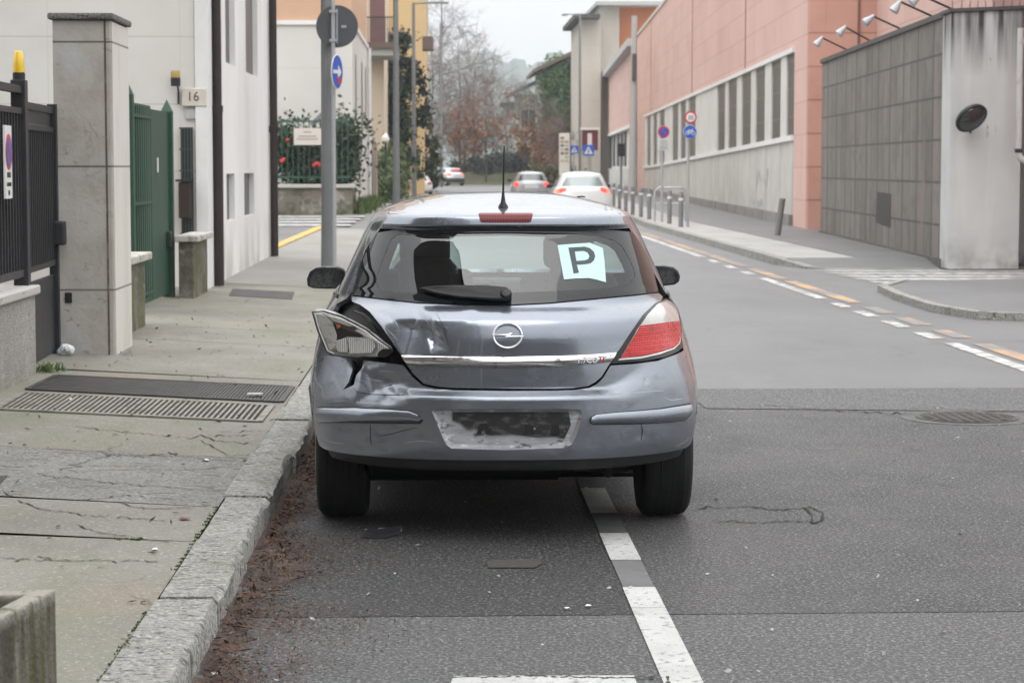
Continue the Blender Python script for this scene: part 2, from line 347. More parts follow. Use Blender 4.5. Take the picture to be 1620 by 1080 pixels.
# kerb: separate granite stones
gran = mat('granite_kerb', (.36, .355, .33), [('n', (.27, .265, .24), 5, .4, .65, .8, 6), ('n', (.66, .65, .61), 46, .53, .68, .85, 4), ('n', (.05, .05, .045), 56, .55, .68, .9, 4), ('n', (.07, .065, .055), (16, 44, 16), .56, .63, .9, 6), ('n', (.16, .17, .10), (2, 1.2, 2), .6, .72, .5, 4)], rough=.85, bump=[(('n', 0, 50, .3, .7, 1, 6), .012), (('n', 0, 9, .3, .7, 1, 4), .01)])
kl = [-5, -3, 1, 3.2, 4.6, 6.02, 6.75, 7.55, 8.75, 9.9, 11.4, 12.95, 13.6, 14.9]
while kl[-1] < 184: kl.append(kl[-1]+random.uniform(1.0, 1.7))
def stone(name, x0, x1, y0, y1, z0, z1, m, jit=.006):
    mb = MB(); n = max(2, int((y1-y0)/.12)); pr = []
    for i in range(n+1):
        y = y0+(y1-y0)*i/n; j = lambda k=1: random.uniform(-jit, jit)*k
        pr.append([(x0, y, z0), (x1+j(), y, z0), (x1+j(1.6), y, z1-.018+j()), (x1-.018+j(), y, z1+j(.5)), (x0, y, z1+.004+j(.5))])
    for p in pr: mb.v += p
    for i in range(n):
        for k in range(5): a = i*5+k; b = i*5+(k+1) % 5; mb.f.append((a, b, b+5, a+5))
    mb.f.append((0, 1, 2, 3, 4)); mb.f.append(tuple(n*5+k for k in range(5))[::-1])
    return mb
K = MB()
for i in range(len(kl)-1):
    if kl[i] > 30 and 52 < kl[i] < 65: continue
    st = stone('kerb', -.98+random.uniform(-.01, .01), KX+random.uniform(-.012, .012), kl[i], kl[i+1]-random.uniform(.008, .03), -.02, .125+random.uniform(-.006, .006), gran); K.add(st.v, st.f)
tag(K.build('kerb', gran, smooth=True), kind='structure')
# right pavement with kerb, dropped for the entry
conc_r = mat('pavement_right', (.36, .355, .34), [('n', (.27, .265, .25), (.7, .35, 1), .4, .66, .8, 6), ('n', (.18, .18, .17), (1.2, .3, 1), .6, .72, .5, 6)], rough=.7)
def bx(Y): return 8.79+.0397*(Y-53.4)
RW = MB(); RA = MB(); RA.add([(5.75, 34.85, .004), (7.84, 34.85, .004), (8.6, 36.2, .124), (5.65, 36.2, .124)], [(0, 1, 2, 3)]); RA.add([(5.65, 36.2, .124), (8.6, 36.2, .124), (8.6, 45, .1242), (8.0, 45, .1242)], [(0, 1, 2, 3)]) if False else None; Yr = [36.2, 45, 53, 60, 70, 85, 100, 120, 150, 185]
for a, b in zip(Yr[:-1], Yr[1:]):
    RW.add([(rkerb(a)+.18, a, .12), (rkerb(a)+1.35, a, .12), (rkerb(b)+1.35, b, .12), (rkerb(b)+.18, b, .12)], [(0, 1, 2, 3)])
    RA.add([(rkerb(a)+1.35, a, .125), (max(bx(a), rkerb(a)+2)+1.5, a, .125), (max(bx(b), rkerb(b)+2)+1.5, b, .125), (rkerb(b)+1.35, b, .125)], [(0, 1, 2, 3)])
tag(RW.build('pavement', conc_r), kind='structure'); tag(RA.build('pavement', asph_side), kind='structure')
RK = MB()
def seg_kerb(mb, p0, p1, w=.18, z0=-.02, z1=.125, z1b=None):
    p0 = np.array(p0, float); p1 = np.array(p1, float); d = (p1-p0)/np.linalg.norm(p1-p0); nrm = np.array([d[1], -d[0]]); z1b = z1 if z1b is None else z1b
    q = lambda p, o, z: (p[0]+nrm[0]*o, p[1]+nrm[1]*o, z)
    mb.hexa([q(p0, 0, z0), q(p0, w, z0), q(p1, w, z0), q(p1, 0, z0), q(p0, 0, z1), q(p0, w, z1), q(p1, w, z1b), q(p1, 0, z1b)])
for a, b in zip(np.arange(36.4, 180, 1.6), np.arange(38, 182, 1.6)): seg_kerb(RK, (rkerb(a), a+.008), (rkerb(b), b-.008))
seg_kerb(RK, (5.75, 34.9), (5.47, 36.38), z1=.03, z1b=.125)
# island kerb at the near corner of the entry
pts = [(6.2, 29.9), (5.62, 28.4), (5.47, 26.6), (5.42, 24.4), (5.62, 23.1), (6.3, 22.75), (9, 22.6)]
for i in range(len(pts)-1): seg_kerb(RK, pts[i], pts[i+1], w=-.12, z1=.085, z1b=.085 if i < 5 else .03)
tag(RK.build('kerb', gran), kind='structure')
sheet('pavement', [(5.6, 26.6, .075), (5.56, 24.5, .075), (5.72, 23.3, .075), (6.33, 22.92, .075), (16, 22.7, .075), (16, 31, .075), (9, 30.6, .075), (6.3, 29.7, .075), (5.75, 28.3, .075)], asph_side)
# painted markings
paintw = mat('road_paint', (.56, .56, .54), [('n', (.09, .09, .09), 30, .56, .66, .85, 8), ('n', (.42, .42, .40), 3, .4, .65, .7), ('n', (.12, .12, .115), (7, 3, 7), .62, .70, .7, 7), ('v', (.2, .2, .2), 120, .12, .08, .6)], rough=.6, bump=[(('n', 0, 160, .3, .7, 1, 3), .003)])
paintw2 = mat('road_paint_worn', (.54, .54, .52), [('n', (.17, .17, .17), 5, .44, .60, .9, 7), ('n', (.20, .20, .20), .5, .52, .68, .6, 4)], rough=.6)
painto = mat('road_paint_orange', (.44, .27, .15), [('n', (.19, .18, .17), (3, .8, 1), .40, .56, .95, 6), ('n', (.20, .19, .18), .35, .50, .62, .8, 3)], rough=.6)
painty = mat('road_paint_yellow', (.55, .36, .08), [('n', (.3, .27, .2), (3, 1, 1), .5, .62, .7, 6)], rough=.65)
grey_gap = mat('blacked_out_paint', .13, [('v', .34, 130, .14, .1, .5), ('n', .09, 5, .45, .65, .7)], rough=.6)
def strip(mb, x0, x1, y0, y1, z=.005): mb.add([(x0, y0, z), (x1, y0, z), (x1, y1, z), (x0, y1, z)], [(0, 1, 2, 3)])
W = MB(); G_ = MB()
bay = [(-2.0, 5.2, 1), (5.45, 7.93, 1), (7.935, 8.33, 1), (8.92, 9.58, 1), (10.15, 10.95, 1), (11.45, 12.2, 1), (12.75, 13.4, 1), (14, 14.6, 1)]
def bayx(y): return .678 if y < 30 else .678
for y0, y1, k in bay: strip(W, .683, .808, y0, y1)
for (a, b, c), (d, e, f) in zip(bay[1:-1], bay[2:]): 
    if d-b > .1: strip(G_, .685, .806, b, d, .004)
# sharp cross line under the near edge
W.add([(0.02, 6.75, .005), (.60, 6.75, .005), (.60, 6.86, .005), (.03, 6.87, .005)], [(0, 1, 2, 3)])
tag(W.build('bay_line', paintw), kind='structure'); tag(G_.build('bay_line_gap', grey_gap), kind='structure')
E = MB()
for y0, y1 in [(2, 20.0), (20.5, 21.3), (22.0, 22.9), (23.6, 24.5), (25.2, 26.0), (26.9, 31.9), (33, 33.9), (35, 36), (37.2, 38.2)]: strip(E, 4.56, 4.70, y0, y1)
for a, b in zip(np.arange(39.5, 150, 3), np.arange(42.5, 153, 3)):
    xa, xb = (rkerb(t)-.9 for t in (a, b)); E.add([(xa, a, .005), (xa+.16, a, .005), (xb+.16, b, .005), (xb, b, .005)], [(0, 1, 2, 3)])
E.add([(3.9, 50, .005), (4.5, 50, .005), (4.5, 52, .005), (3.9, 52, .005)], [(0, 1, 2, 3)])
tag(E.build('edge_line', paintw2), kind='structure')
O_ = MB()
for a, b in [(2, 19.9), (20.6, 21.6), (22.3, 23.4), (24.1, 25.2), (26, 31), (31.6, 35), (35.6, 60), (60.5, 75)]: strip(O_, 4.80, 4.98, a, b)
tag(O_.build('edge_line', painto), kind='structure')
Z = MB()
for k in range(6): y = 30.4+k*.86; Z.add([(6.1+.0*k, y, .006+.0), (13, y-.1, .006), (13, y+.46, .006), (5.9-.04*k, y+.55, .006)], [(0, 1, 2, 3)])
for y0 in (22.0, 21.2, 20.4): Z.add([(6.3, y0, .006), (14, y0-.2, .006), (14, y0+.05, .006), (6.2, y0+.28, .006)], [(0, 1, 2, 3)])
tag(Z.build('crossing_stripes', paintw2), kind='structure')
Zl = MB()
for k in range(4): y = 53.0+k*3.1; Zl.add([(-5.4, y, .21), (-2.2, y, .212), (-2.25, y+1.6, .212), (-5.4, y+1.6, .21)], [(0, 1, 2, 3)])
tag(Zl.build('crossing_stripes', paintw2), kind='structure')
Yl = MB(); Yl.hexa([(-3.05, 36.5, .15), (-2.87, 36.5, .15), (-2.75, 52, .15), (-2.95, 52, .15), (-3.05, 36.5, .225), (-2.87, 36.5, .222), (-2.75, 52, .222), (-2.95, 52, .225)])
tag(Yl.build('kerb', painty), kind='structure')
def crack_lines(name, lines, w, m, fz, kind='structure', seed=1):
    r = np.random.default_rng(seed); mb = MB()
    for ln_ in lines:
        P = [];
        for a, b in zip(ln_[:-1], ln_[1:]):
            n_ = max(2, int(math.hypot(b[0]-a[0], b[1]-a[1])/7)); P += [(a[0]+(b[0]-a[0])*i/n_, a[1]+(b[1]-a[1])*i/n_+r.normal(0, 1.0)) for i in range(n_)]
        P.append(ln_[-1]); Q = [np.array(fz(*p)) for p in P]
        for i in range(len(Q)-1):
            d = Q[i+1]-Q[i]; d = d/max(np.linalg.norm(d), 1e-6); nn = np.array([-d[1], d[0], 0]); k0 = w*r.uniform(.15, 1.2); k1 = w*r.uniform(.15, 1.2)
            if r.random() < .04: continue
            mb.add([Q[i]-nn*k0, Q[i]+nn*k0, Q[i+1]+nn*k1, Q[i+1]-nn*k1], [(0, 1, 2, 3)])
    return tag(mb.build(name, m), kind=kind)
def pvz(px_, py_):
    z = .16
    for _ in range(8): p = g(px_, py_, z); z = wz(p[0])
    return (p[0], p[1], z+.004)
crackm = mat('crack_dirt', (.022, .021, .017), [('n', (.05, .06, .02), 7, .5, .6, .9)], rough=.95)
crack_lines('pavement_crack', [[(-5, 738), (60, 739)], [(60, 752), (120, 758), (180, 765), (240, 768), (300, 774), (372, 778)], [(5, 778), (35, 795), (70, 806), (130, 814), (200, 820), (262, 824)], [(130, 790), (200, 785), (290, 792)], [(120, 676), (200, 684), (250, 688), (300, 694), (318, 688), (340, 698), (400, 702)], [(318, 697), (345, 712), (360, 722), (395, 720)], [(170, 722), (230, 720), (280, 716)], [(120, 830), (150, 842), (200, 850), (270, 858)], [(340, 690), (410, 688)], [(350, 683), (415, 681)], [(-5, 884), (90, 887), (250, 889)], [(60, 880), (90, 884)], [(190, 795), (215, 803), (250, 806), (330, 800)]], .0048, crackm, pvz, seed=5)
crack_lines('road_crack', [[(1105, 802), (1170, 800), (1240, 805), (1280, 802), (1302, 810), (1300, 822), (1285, 827)], [(1120, 822), (1200, 826), (1250, 822), (1282, 824)], [(1270, 802), (1285, 812), (1284, 826)], [(1440, 645), (1520, 648), (1590, 652)], [(1200, 640), (1330, 650), (1440, 655)]], .008, crackm, lambda a, b: g(a, b, .0045), seed=6)
crack_lines('road_crack', [[(716, 1070), (830, 1069), (950, 1071), (1056, 1070)], [(1056, 1070), (1058, 1082)]], .007, crackm, lambda a, b: g(a, b, .0062), seed=7)
sheet('road_patch', [g(770, 886, .004), g(852, 883, .004), g(858, 890, .004), g(846, 897, .004), g(772, 897, .004)], mat('patch_brown', (.040, .037, .034), [('n', (.065, .06, .055), 30, .5, .65, .8)], rough=.8))
# hills far beyond the street
hill = mat('hill_woods', (.05, .07, .045), [('n', (.09, .09, .06), .02, .4, .65, .8, 6)], rough=1)
def hills(name, Y, prof, depth, zb=-5):
    vs = []; fs = []; n = len(prof)
    for k, (dy, sc) in enumerate(((0, 0), (depth*.4, .7), (depth, 1.0), (depth*1.6, .8))):
        for x, z in prof: vs.append((x+RNG.normal(0, 1), Y+dy+RNG.normal(0, 3), zb+(z-zb)*sc+(RNG.normal(0, .8) if sc > .5 else 0)))
    for k in range(3):
        for i in range(n-1): a = k*n+i; fs.append((a, a+1, a+n+1, a+n))
    mb = MB(); mb.v = vs; mb.f = fs; return tag(mb.build(name, hill, smooth='all'), kind='structure')
def hprof(Y, px_pts, n=90):
    X = [at(p, 265, Y)[0] for p, q in px_pts]; Zs = [at(p, q, Y)[2] for p, q in px_pts]; xs = np.linspace(X[0], X[-1], n)
    return [(x, z+1.8*math.sin(x*.23)+1.2*math.sin(x*.57+1)) for x, z in zip(xs, np.interp(xs, X, Zs))]
hills('hills', 1500, hprof(1640, [(380, 200), (560, 150), (660, 110), (730, 88), (770, 74), (788, 76), (802, 88), (835, 92), (842, 118), (870, 140), (960, 160), (1100, 180)]), 200)
hills('hills', 2250, hprof(2300, [(500, 190), (780, 150), (850, 100), (875, 84), (895, 84), (930, 100), (1000, 130), (1300, 190)]), 60)
# ================================================================== LEFT SIDE
plaster = mat('plaster_white', (.78, .77, .75), [('n', (.62, .60, .57), (2.5, 2.5, .35), .56, .72, .5, 6), ('n', (.70, .69, .665), .7, .4, .68, .7, 6), ('n', (.60, .53, .46), .5, .58, .75, .4, 4), ('z', (.40, .385, .35), 2, 1.0, .2, .7, (1.5, 1.5, 1))], rough=.9)
panelst = mat('stone_panels', (.66, .64, .61), [('b', (.62, .585, .55), 0, 1.52, .775, .5, .012), ('n', (.59, .56, .53), 1.3, .4, .66, .7, 5), ('n', (.60, .52, .46), .7, .58, .75, .5, 4), ('l', (.44, .42, .39), 2, .775, .012, .8), ('l', (.50, .48, .45), 0, 1.52, .010, .5)], rough=.8)
trim_w = mat('trim_white', (.72, .715, .70), [('n', (.6, .59, .57), 2, .45, .7, .5)], rough=.8)
pipe_m = mat('pipe_brown', (.020, .012, .011), [('n', (.035, .02, .016), 6, .45, .7, .7)], rough=.4)
pillar_m = mat('pillar_stone', (.40, .37, .335), [('n', (.30, .265, .23), 2.2, .42, .62, .7, 6), ('n', (.44, .45, .46), (2.2, 2.2, 1.4), .54, .68, .6, 6), ('c', (.17, .15, .13), (2.4, 2.4, 1.8), .0, .012, .4), ('n', (.47, .455, .43), (1.2, 1.2, .8), .5, .66, .7, 6), ('n', (.16, .135, .11), (7, 7, 12), .63, .70, .75, 7), ('l', (.10, .08, .06), 2, .93, .014, .9, .26), ('z', (.26, .26, .27), 2, .9, .3, .6, 2.4)], rough=.7, bump=[(('n', 0, 20, .3, .7, 1, 4), .002)])
cap_m = mat('cap_stone', (.16, .155, .14), [('v', (.36, .35, .33), 60, .2, .15, .7), ('v', (.03, .03, .028), 45, .25, .15, .8), ('n', (.12, .12, .07), 8, .5, .65, .5)], rough=.9, bump=[(('n', 0, 40, .3, .7, 1, 5), .01)])
gran_w = mat('granite_wall', (.40, .38, .355), [('n', (.60, .57, .53), 34, .52, .68, .8, 4), ('n', (.13, .12, .11), 40, .54, .68, .85, 4), ('n', (.30, .28, .26), (3, 3, .7), .45, .68, .6, 5), ('z', (.20, .20, .15), 2, .42, .2, .5, 6)], rough=.85, bump=[(('n', 0, 70, .3, .7, 1, 4), .008)])
gran_c = mat('granite_coping', (.47, .455, .43), [('v', (.3, .29, .27), 60, .25, .15, .5), ('n', (.16, .15, .13), (6, 6, 30), .6, .7, .7, 5)], rough=.8)
iron = mat('iron_dark', (.022, .023, .026), [('n', (.035, .036, .038), 8, .4, .7, .6)], rough=.45, spec=.4)
moss = mat('mossy_wall', (.20, .185, .155), [('n', (.07, .065, .05), 3.2, .40, .6, .8, 7), ('z', (.085, .10, .014), 2, 1.05, .25, .95, (4, 4, 1.6)), ('n', (.30, .28, .24), (4, 4, 9), .6, .7, .6, 6)], rough=.95, bump=[(('n', 0, 18, .3, .7, 1, 5), .01)])
greeng = mat('gate_green', (.014, .055, .032), [('n', (.02, .072, .042), (3, 3, .5), .45, .68, .6, 6), ('n', (.016, .06, .032), (8, 8, 1.2), .55, .7, .6, 5)], rough=.55)
winmesh = mat('window_dark', (.06, .062, .065), [('l', (.11, .11, .11), 2, .06, .02, .5)], rough=.35)
# granite garden wall with coping
gw = empty('garden_wall', (-2.9, 12.5, .19), 'low speckled granite wall with pale coping at the left edge', 'wall')
MB().box(-3.06, -2.785, 8.6, 15.2, .12, .735).build('wall', gran_w, gw, bevel=.012)
MB().box(-3.10, -2.755, 8.58, 15.24, .737, .80).build('coping', gran_c, gw, bevel=.012)
# iron fence on the wall, post, gate
def bars(mb, p0, p1, z0, z1, n, w=.010, d=.022):
    p0 = np.array(p0); p1 = np.array(p1); u = (p1-p0)/np.linalg.norm(p1-p0); q = np.array([-u[1], u[0]])
    for i in range(n):
        c = p0+(p1-p0)*(i+.5)/n; mb.obox((c[0], c[1], 0), (u[0], u[1], 0), (q[0], q[1], 0), (-w, w, -d, d, z0, z1))
def rail(mb, p0, p1, z0, z1, d=.02):
    p0 = np.array(p0); p1 = np.array(p1); L = np.linalg.norm(p1-p0); u = (p1-p0)/L; q = np.array([-u[1], u[0]])
    mb.obox((p0[0], p0[1], 0), (u[0], u[1], 0), (q[0], q[1], 0), (0, L, -d, d, z0, z1)); return mb
fa, fb, fc = (-2.845, 9.2), (-2.865, 15.12), (-2.93, 16.78)
fe = empty('iron_fence', (fa[0], 12, .8), 'dark iron fence of close upright bars above the granite wall', 'fence')
m_ = MB(); bars(m_, fa, fb, .90, 1.97, 60); m_.build('bars', iron, fe)
for z0, z1, nm in ((1.96, 2.00, 'rail'), (2.10, 2.15, 'rail'), (.86, .91, 'rail')): rail(MB(), fa, fb, z0, z1, .028).build(nm, iron, fe)
MB().box(-2.915, -2.815, 15.12, 15.22, .15, 2.19).build('post', iron, fe, bevel=.006)
gt = empty('iron_gate', (-2.9, 16, .2), 'dark iron gate with bars above a solid panel beside the stone pillar', 'gate')
p0, p1 = (-2.872, 15.25), (-2.93, 16.74)
m_ = MB(); bars(m_, p0, p1, .90, 1.86, 16); m_.build('bars', iron, gt)
for z0, z1 in ((2.0, 2.05), (1.86, 1.90), (.87, .91)): rail(MB(), p0, p1, z0, z1, .025).build('rail', iron, gt)
rail(MB(), p0, p1, .22, .80, .012).build('panel', iron, gt); rail(MB(), p0, p1, 1.905, 1.995, .006).build('top_panel', iron, gt)
MB().box(-2.95, -2.885, 16.70, 16.765, .2, 2.07).build('gate_stile', iron, gt)
MB().box(-2.90, -2.82, 16.62, 16.72, 1.02, 1.20).build('lock_box', iron, gt, bevel=.015)
be = empty('warning_beacon', (-2.865, 15.17, 2.19), 'yellow warning beacon on a black foot on top of the gate post', 'beacon light')
MB().lathe((-2.865, 15.17, 2.19), [(.042, 0), (.042, .045), (.036, .05)], 18).build('foot', blackpl0 if 'blackpl0' in globals() else mat('beacon_foot', .012, rough=.5), be, smooth=True)
MB().lathe((-2.865, 15.17, 2.24), [(.040, 0), (.039, .05), (.030, .135), (.022, .145), (.001, .147)], 18).build('lens', mat('beacon_lens', (.75, .48, .01), rough=.25, coat=.6), be, smooth=True)
ns = empty('no_parking_sign', (-2.79, 14.72, 1.3), 'tall narrow white no parking notice fixed on the dark fence bars', 'sign')
u = np.array([-.03, 1.0]); sp0 = np.array([-2.805, 14.28]); sgn = lambda a, o, z: (sp0[0]+u[0]*a+o, sp0[1]+u[1]*a+o*.03, z)
def splate(a0, a1, o0, o1, z0, z1): return MB().hexa([sgn(a0, o0, z0), sgn(a1, o0, z0), sgn(a1, o1, z0), sgn(a0, o1, z0), sgn(a0, o0, z1), sgn(a1, o0, z1), sgn(a1, o1, z1), sgn(a0, o1, z1)])
splate(0, .26, 0, .012, 1.40, 1.87).build('plate', mat('sign_white', (.72, .72, .71), [('n', (.55, .55, .54), 9, .5, .7, .5)], rough=.4), ns)
sred = mat('sign_red', (.50, .03, .03), rough=.4); sblue = mat('sign_blue', (.02, .10, .48), rough=.35); sblk = mat('sign_black', .02, rough=.5)
def disc(c, r, nrm, m, name, par, th=.004, n=28):
    mb = MB(); mb.lathe(c, [(r, 0), (r, th), (r*.999, th+.0005)], n, nrm); return mb.build(name, m, par)
nrm = (1, .03, 0)
disc(sgn(.13, .0125, 1.70), .115, nrm, sred, 'red_ring', ns, .003); disc(sgn(.13, .0160, 1.70), .088, nrm, sblue, 'blue_field', ns, .002)
sgM = frame(sgn(.13, .0190, 1.70), (u[0], u[1], 0), (0, 0, 1))
MB().prism([tuple(sgM @ Vector(p)) for p in [(-.07, .055, 0), (-.055, .07, 0), (.07, -.055, 0), (.055, -.07, 0)]], np.array(nrm)*.002).build('red_bar', sred, ns)
for t_, z_, s_ in (('PASSO', 1.55, .05), ('CARRABILE', 1.49, .036), ('097', 1.435, .045)): text_obj(t_, s_, frame(sgn(.13, .0135, z_), (u[0], u[1], 0), (0, 0, 1)), sblk, 'lettering', ns)
# the big stone gate pillar
pi_ = empty('gate_pillar', (-2.7, 17.2, .19), 'tall veined stone gate pillar with a rough dark cap stone', 'pillar')
MB().box(-2.92, -2.485, 16.8, 17.7, .12, 2.70).build('shaft', pillar_m, pi_, bevel=.012)
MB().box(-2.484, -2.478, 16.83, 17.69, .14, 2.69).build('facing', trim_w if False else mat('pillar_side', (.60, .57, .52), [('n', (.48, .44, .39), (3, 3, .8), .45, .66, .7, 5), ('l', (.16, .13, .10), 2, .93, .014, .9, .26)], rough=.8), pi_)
MB().box(-2.95, -2.455, 16.765, 17.735, 2.702, 2.752).build('cap', cap_m, pi_, bevel=.014)
MB().box(-2.535, -2.520, 16.797, 16.802, .14, 2.70).build('joint', mat('joint_brown', (.10, .075, .055), [('n', (.2, .17, .14), 9, .5, .6, .8)], rough=.9), pi_)
MB().box(-2.855, -2.80, 16.785, 16.80, .58, .66).build('socket_box', mat('socket', .012, rough=.5), pi_, bevel=.006)
bag = MB()
for k in range(7): bag.lathe((-2.83+RNG.uniform(-.04, .04), 16.62+RNG.uniform(-.04, .04), .23+RNG.uniform(-.015, .03)), [(.001, -.03), (.03, -.02), (.038, 0), (.028, .022), (.001, .03)], 7, (RNG.normal(), RNG.normal(), 1))
tag(bag.build('plastic_bag', mat('bag_white', (.7, .72, .74), rough=.4), smooth=True), 'crumpled white plastic scrap at the foot of the stone pillar', 'litter')
# low mossy walls either side of the green gate
def lowwall(name, x0, x1, y0, y1, zt, label):
    e = empty(name, ((x0+x1)/2, (y0+y1)/2, .2), label, 'wall'); MB().box(x0, x1, y0, y1, .1, zt).build('wall', moss, e, bevel=.012)
    MB().box(x0-.04, x1+.06, y0-.05, y1+.05, zt+.002, zt+.07).build('coping', mat('mossy_coping', (.46, .44, .40), [('n', (.15, .14, .11), 9, .5, .62, .7, 6), ('n', (.13, .15, .05), 5, .58, .68, .6, 4)], rough=.9), e, bevel=.012)
lowwall('low_wall', -2.98, -2.66, 18.15, 19.85, .78, 'low mossy wall between the stone pillar and the green gate')
lowwall('low_wall', -2.84, -2.68, 23.9, 25.3, .80, 'low mossy wall between the green gate and the brown downpipe')
gg = empty('green_gate', (-2.97, 22, .2), 'closed dark green sheet metal gate between two pointed posts', 'gate')
def spike_post(x, y, w, zt):
    mb = MB().box(x-w, x+w, y-w, y+w, .2, zt-.13); mb.add([(x-w, y-w, zt-.13), (x+w, y-w, zt-.13), (x+w, y+w, zt-.13), (x-w, y+w, zt-.13), (x, y, zt)], [(0, 1, 4), (1, 2, 4), (2, 3, 4), (3, 0, 4)]); return mb.build('post', greeng, gg)
spike_post(-2.985, 21.2, .055, 2.42); spike_post(-2.965, 24.05, .06, 2.33)
u2 = (-2.985, 21.27); u3 = (-2.965, 23.98)
rail(MB(), u2, (-2.975, 22.62), .25, 2.22, .02).build('leaf', greeng, gg); rail(MB(), (-2.975, 22.64), u3, .25, 2.19, .02).build('leaf', greeng, gg)
st = MB()
for i in range(9): y = 21.4+i*.15; st.box(-2.985+.018, -2.985+.032, y-.008, y+.008, .3, 2.2)
st.build('ribs', greeng, gg)
for z in (.35, 1.25, 2.1): MB().box(-2.955, -2.943, 21.3, 22.6, z-.015, z+.015).build('rail', greeng, gg)
MB().box(-2.945, -2.935, 23.0, 23.06, 1.55, 1.70).build('sticker', sign_w if 'sign_w' in globals() else mat('sticker_white', .75, rough=.5), gg)
MB().box(-2.95, -2.90, 23.72, 23.84, .75, .92).build('lock_box', iron, gg, bevel=.01)
# white corner house
hw = empty('corner_house', (-2.75, 31, .2), 'white plastered corner house with a stone panelled gable and brown downpipes', 'house')
XF = -2.74
MB().box(-14, XF-.13, 25.9, 26.0, .15, 9.0).build('gable', panelst, hw)
MB().box(-14, XF-.28, 26.0, 35.6, .15, 9.0).build('wall_core', plaster, hw)
def wall_open(mb, x0, x1, y0, y1, z0, z1, ops):   # a street-facing wall slab with openings (y0,y1,z0,z1)
    ysn = sorted({y0, y1, *[o[0] for o in ops], *[o[1] for o in ops]}); zsn = sorted({z0, z1, *[o[2] for o in ops], *[o[3] for o in ops]})
    for a, b in zip(ysn[:-1], ysn[1:]):
        for c, d in zip(zsn[:-1], zsn[1:]):
            if not any(o[0] <= a and o[1] >= b and o[2] <= c and o[3] >= d for o in ops): mb.box(x0, x1, a, b, c, d)
    return mb
def yx(px_, X=XF): return -X*FPX/(700-px_)
ops = [(yx(361), yx(377), 2.92, 5.6), (yx(393), yx(411.5), 2.92, 5.6), (yx(361), yx(373.5), .96, 1.50), (yx(388), yx(405), .98, 1.50)]
ops = [(28.3, 29.6, 2.93, 5.6), (31.2, 33.2, 2.93, 5.6), (28.25, 29.35, .92, 1.52), (30.75, 32.4, .92, 1.52)]
wall_open(MB(), XF-.28, XF, 26.6, 35.6, .15, 9.0, ops).build('wall', plaster, hw)
MB().box(XF-.12, XF+.02, 25.85, 26.6, .15, 9).build('corner_pilaster', trim_w, hw)
for (a, b, c, d) in ops:
    MB().box(XF-.12, XF-.075, a, b, c, d).build('window', winmesh, hw)
MB().tube([(XF+.075, 26.45, .2), (XF+.075, 26.45, 2.25)], .062, 14).build('drainpipe', pipe_m, hw, smooth=True); MB().tube([(XF+.075, 26.45, 2.25), (XF+.075, 26.45, 2.33), (XF+.075, 26.45, 2.331), (XF+.075, 26.45, 9)], [.068, .068, .054, .054], 14).build('drainpipe', pipe_m, hw, smooth=True)
MB().tube([(XF+.075, 35.2, .2), (XF+.075, 35.2, 2.15)], .062, 14).build('drainpipe', pipe_m, hw, smooth=True); MB().tube([(XF+.075, 35.2, 2.15), (XF+.075, 35.2, 2.25), (XF+.075, 35.2, 2.251), (XF+.075, 35.2, 9)], [.075, .075, .062, .062], 14).build('drainpipe', pipe_m, hw, smooth=True)
def gpt(px_, py_): return at(px_, py_, 25.85)
a = gpt(287, 370); b = gpt(304.5, 203)
wn = MB().box(a[0], b[0], 25.86, 25.9, a[2], b[2]).build('window', mat('gable_window', (.045, .05, .052), rough=.2), hw)
wb_ = MB()
for i in range(4): x = a[0]+(b[0]-a[0])*(i+.5)/4; wb_.box(x-.006, x+.006, 25.80, 25.815, a[2], b[2])
for i in range(6): z = a[2]+(b[2]-a[2])*i/5; wb_.box(a[0]-.01, b[0]+.01, 25.815, 25.825, z-.01, z+.01)
wb_.build('window_bars', mat('bars_green', (.05, .07, .065), rough=.5), wn)
c = gpt(285, 345); d = gpt(303, 288)
lb = tag(MB().box(c[0], d[0], 25.70, 25.79, c[2], d[2]).build('letter_box', mat('letterbox', (.03, .018, .014), rough=.5), bevel=.01), 'dark brown letter box under the barred window behind the green gate', 'letter box')
MB().box(c[0]-.03, d[0]+.04, 25.68, 25.79, d[2]+.005, d[2]+.03).build('lid', blackm0 if 'blackm0' in globals() else iron, lb)
a = gpt(288, 168); b = gpt(326.5, 140)
pq = tag(MB().box(a[0], b[0], 25.84, 25.895, a[2], b[2]).build('house_number', mat('plaque_stone', (.62, .57, .50), [('n', (.55, .49, .42), 8, .45, .65, .6)], rough=.7), bevel=.006), 'pale stone house number plaque reading 16 on the panelled gable', 'sign')
text_obj('16', .155, frame((gpt(305.5, 154)[0], 25.838, gpt(305, 153.5)[2]), (1, 0, 0), (0, 0, 1)), mat('engraved', (.06, .055, .05), rough=.7), 'numerals', pq, font_sx=.95)
a = gpt(293, 188); b = gpt(316, 173); tag(MB().box(a[0], b[0], 25.87, 25.895, a[2], b[2]).build('name_plate', mat('plate_grey', (.42, .43, .44), [('n', (.5, .5, .5), 20, .45, .6, .6)], rough=.4)), 'small grey metal plate under the number plaque', 'sign')
wl = empty('wall_beacon', gpt(279, 130), 'small beacon with a dull yellow lens on the panelled gable', 'beacon light'); q = gpt(279, 137)
MB().lathe((q[0], 25.78, q[2]), [(.055, 0), (.058, .09), (.05, .095)], 14).build('foot', iron, wl); MB().lathe((q[0], 25.78, q[2]+.096), [(.056, 0), (.052, .07), (.04, .085), (.001, .087)], 14).build('lens', mat('dull_lens', (.32, .22, .06), rough=.4), wl, smooth=True)
MB().tube([(q[0]+.02, 25.80, q[2]+.02), (q[0]+.02, 25.88, q[2]-.06), (q[0]+.02, 25.88, q[2]-.2)], .012, 8).build('bracket', iron, wl)
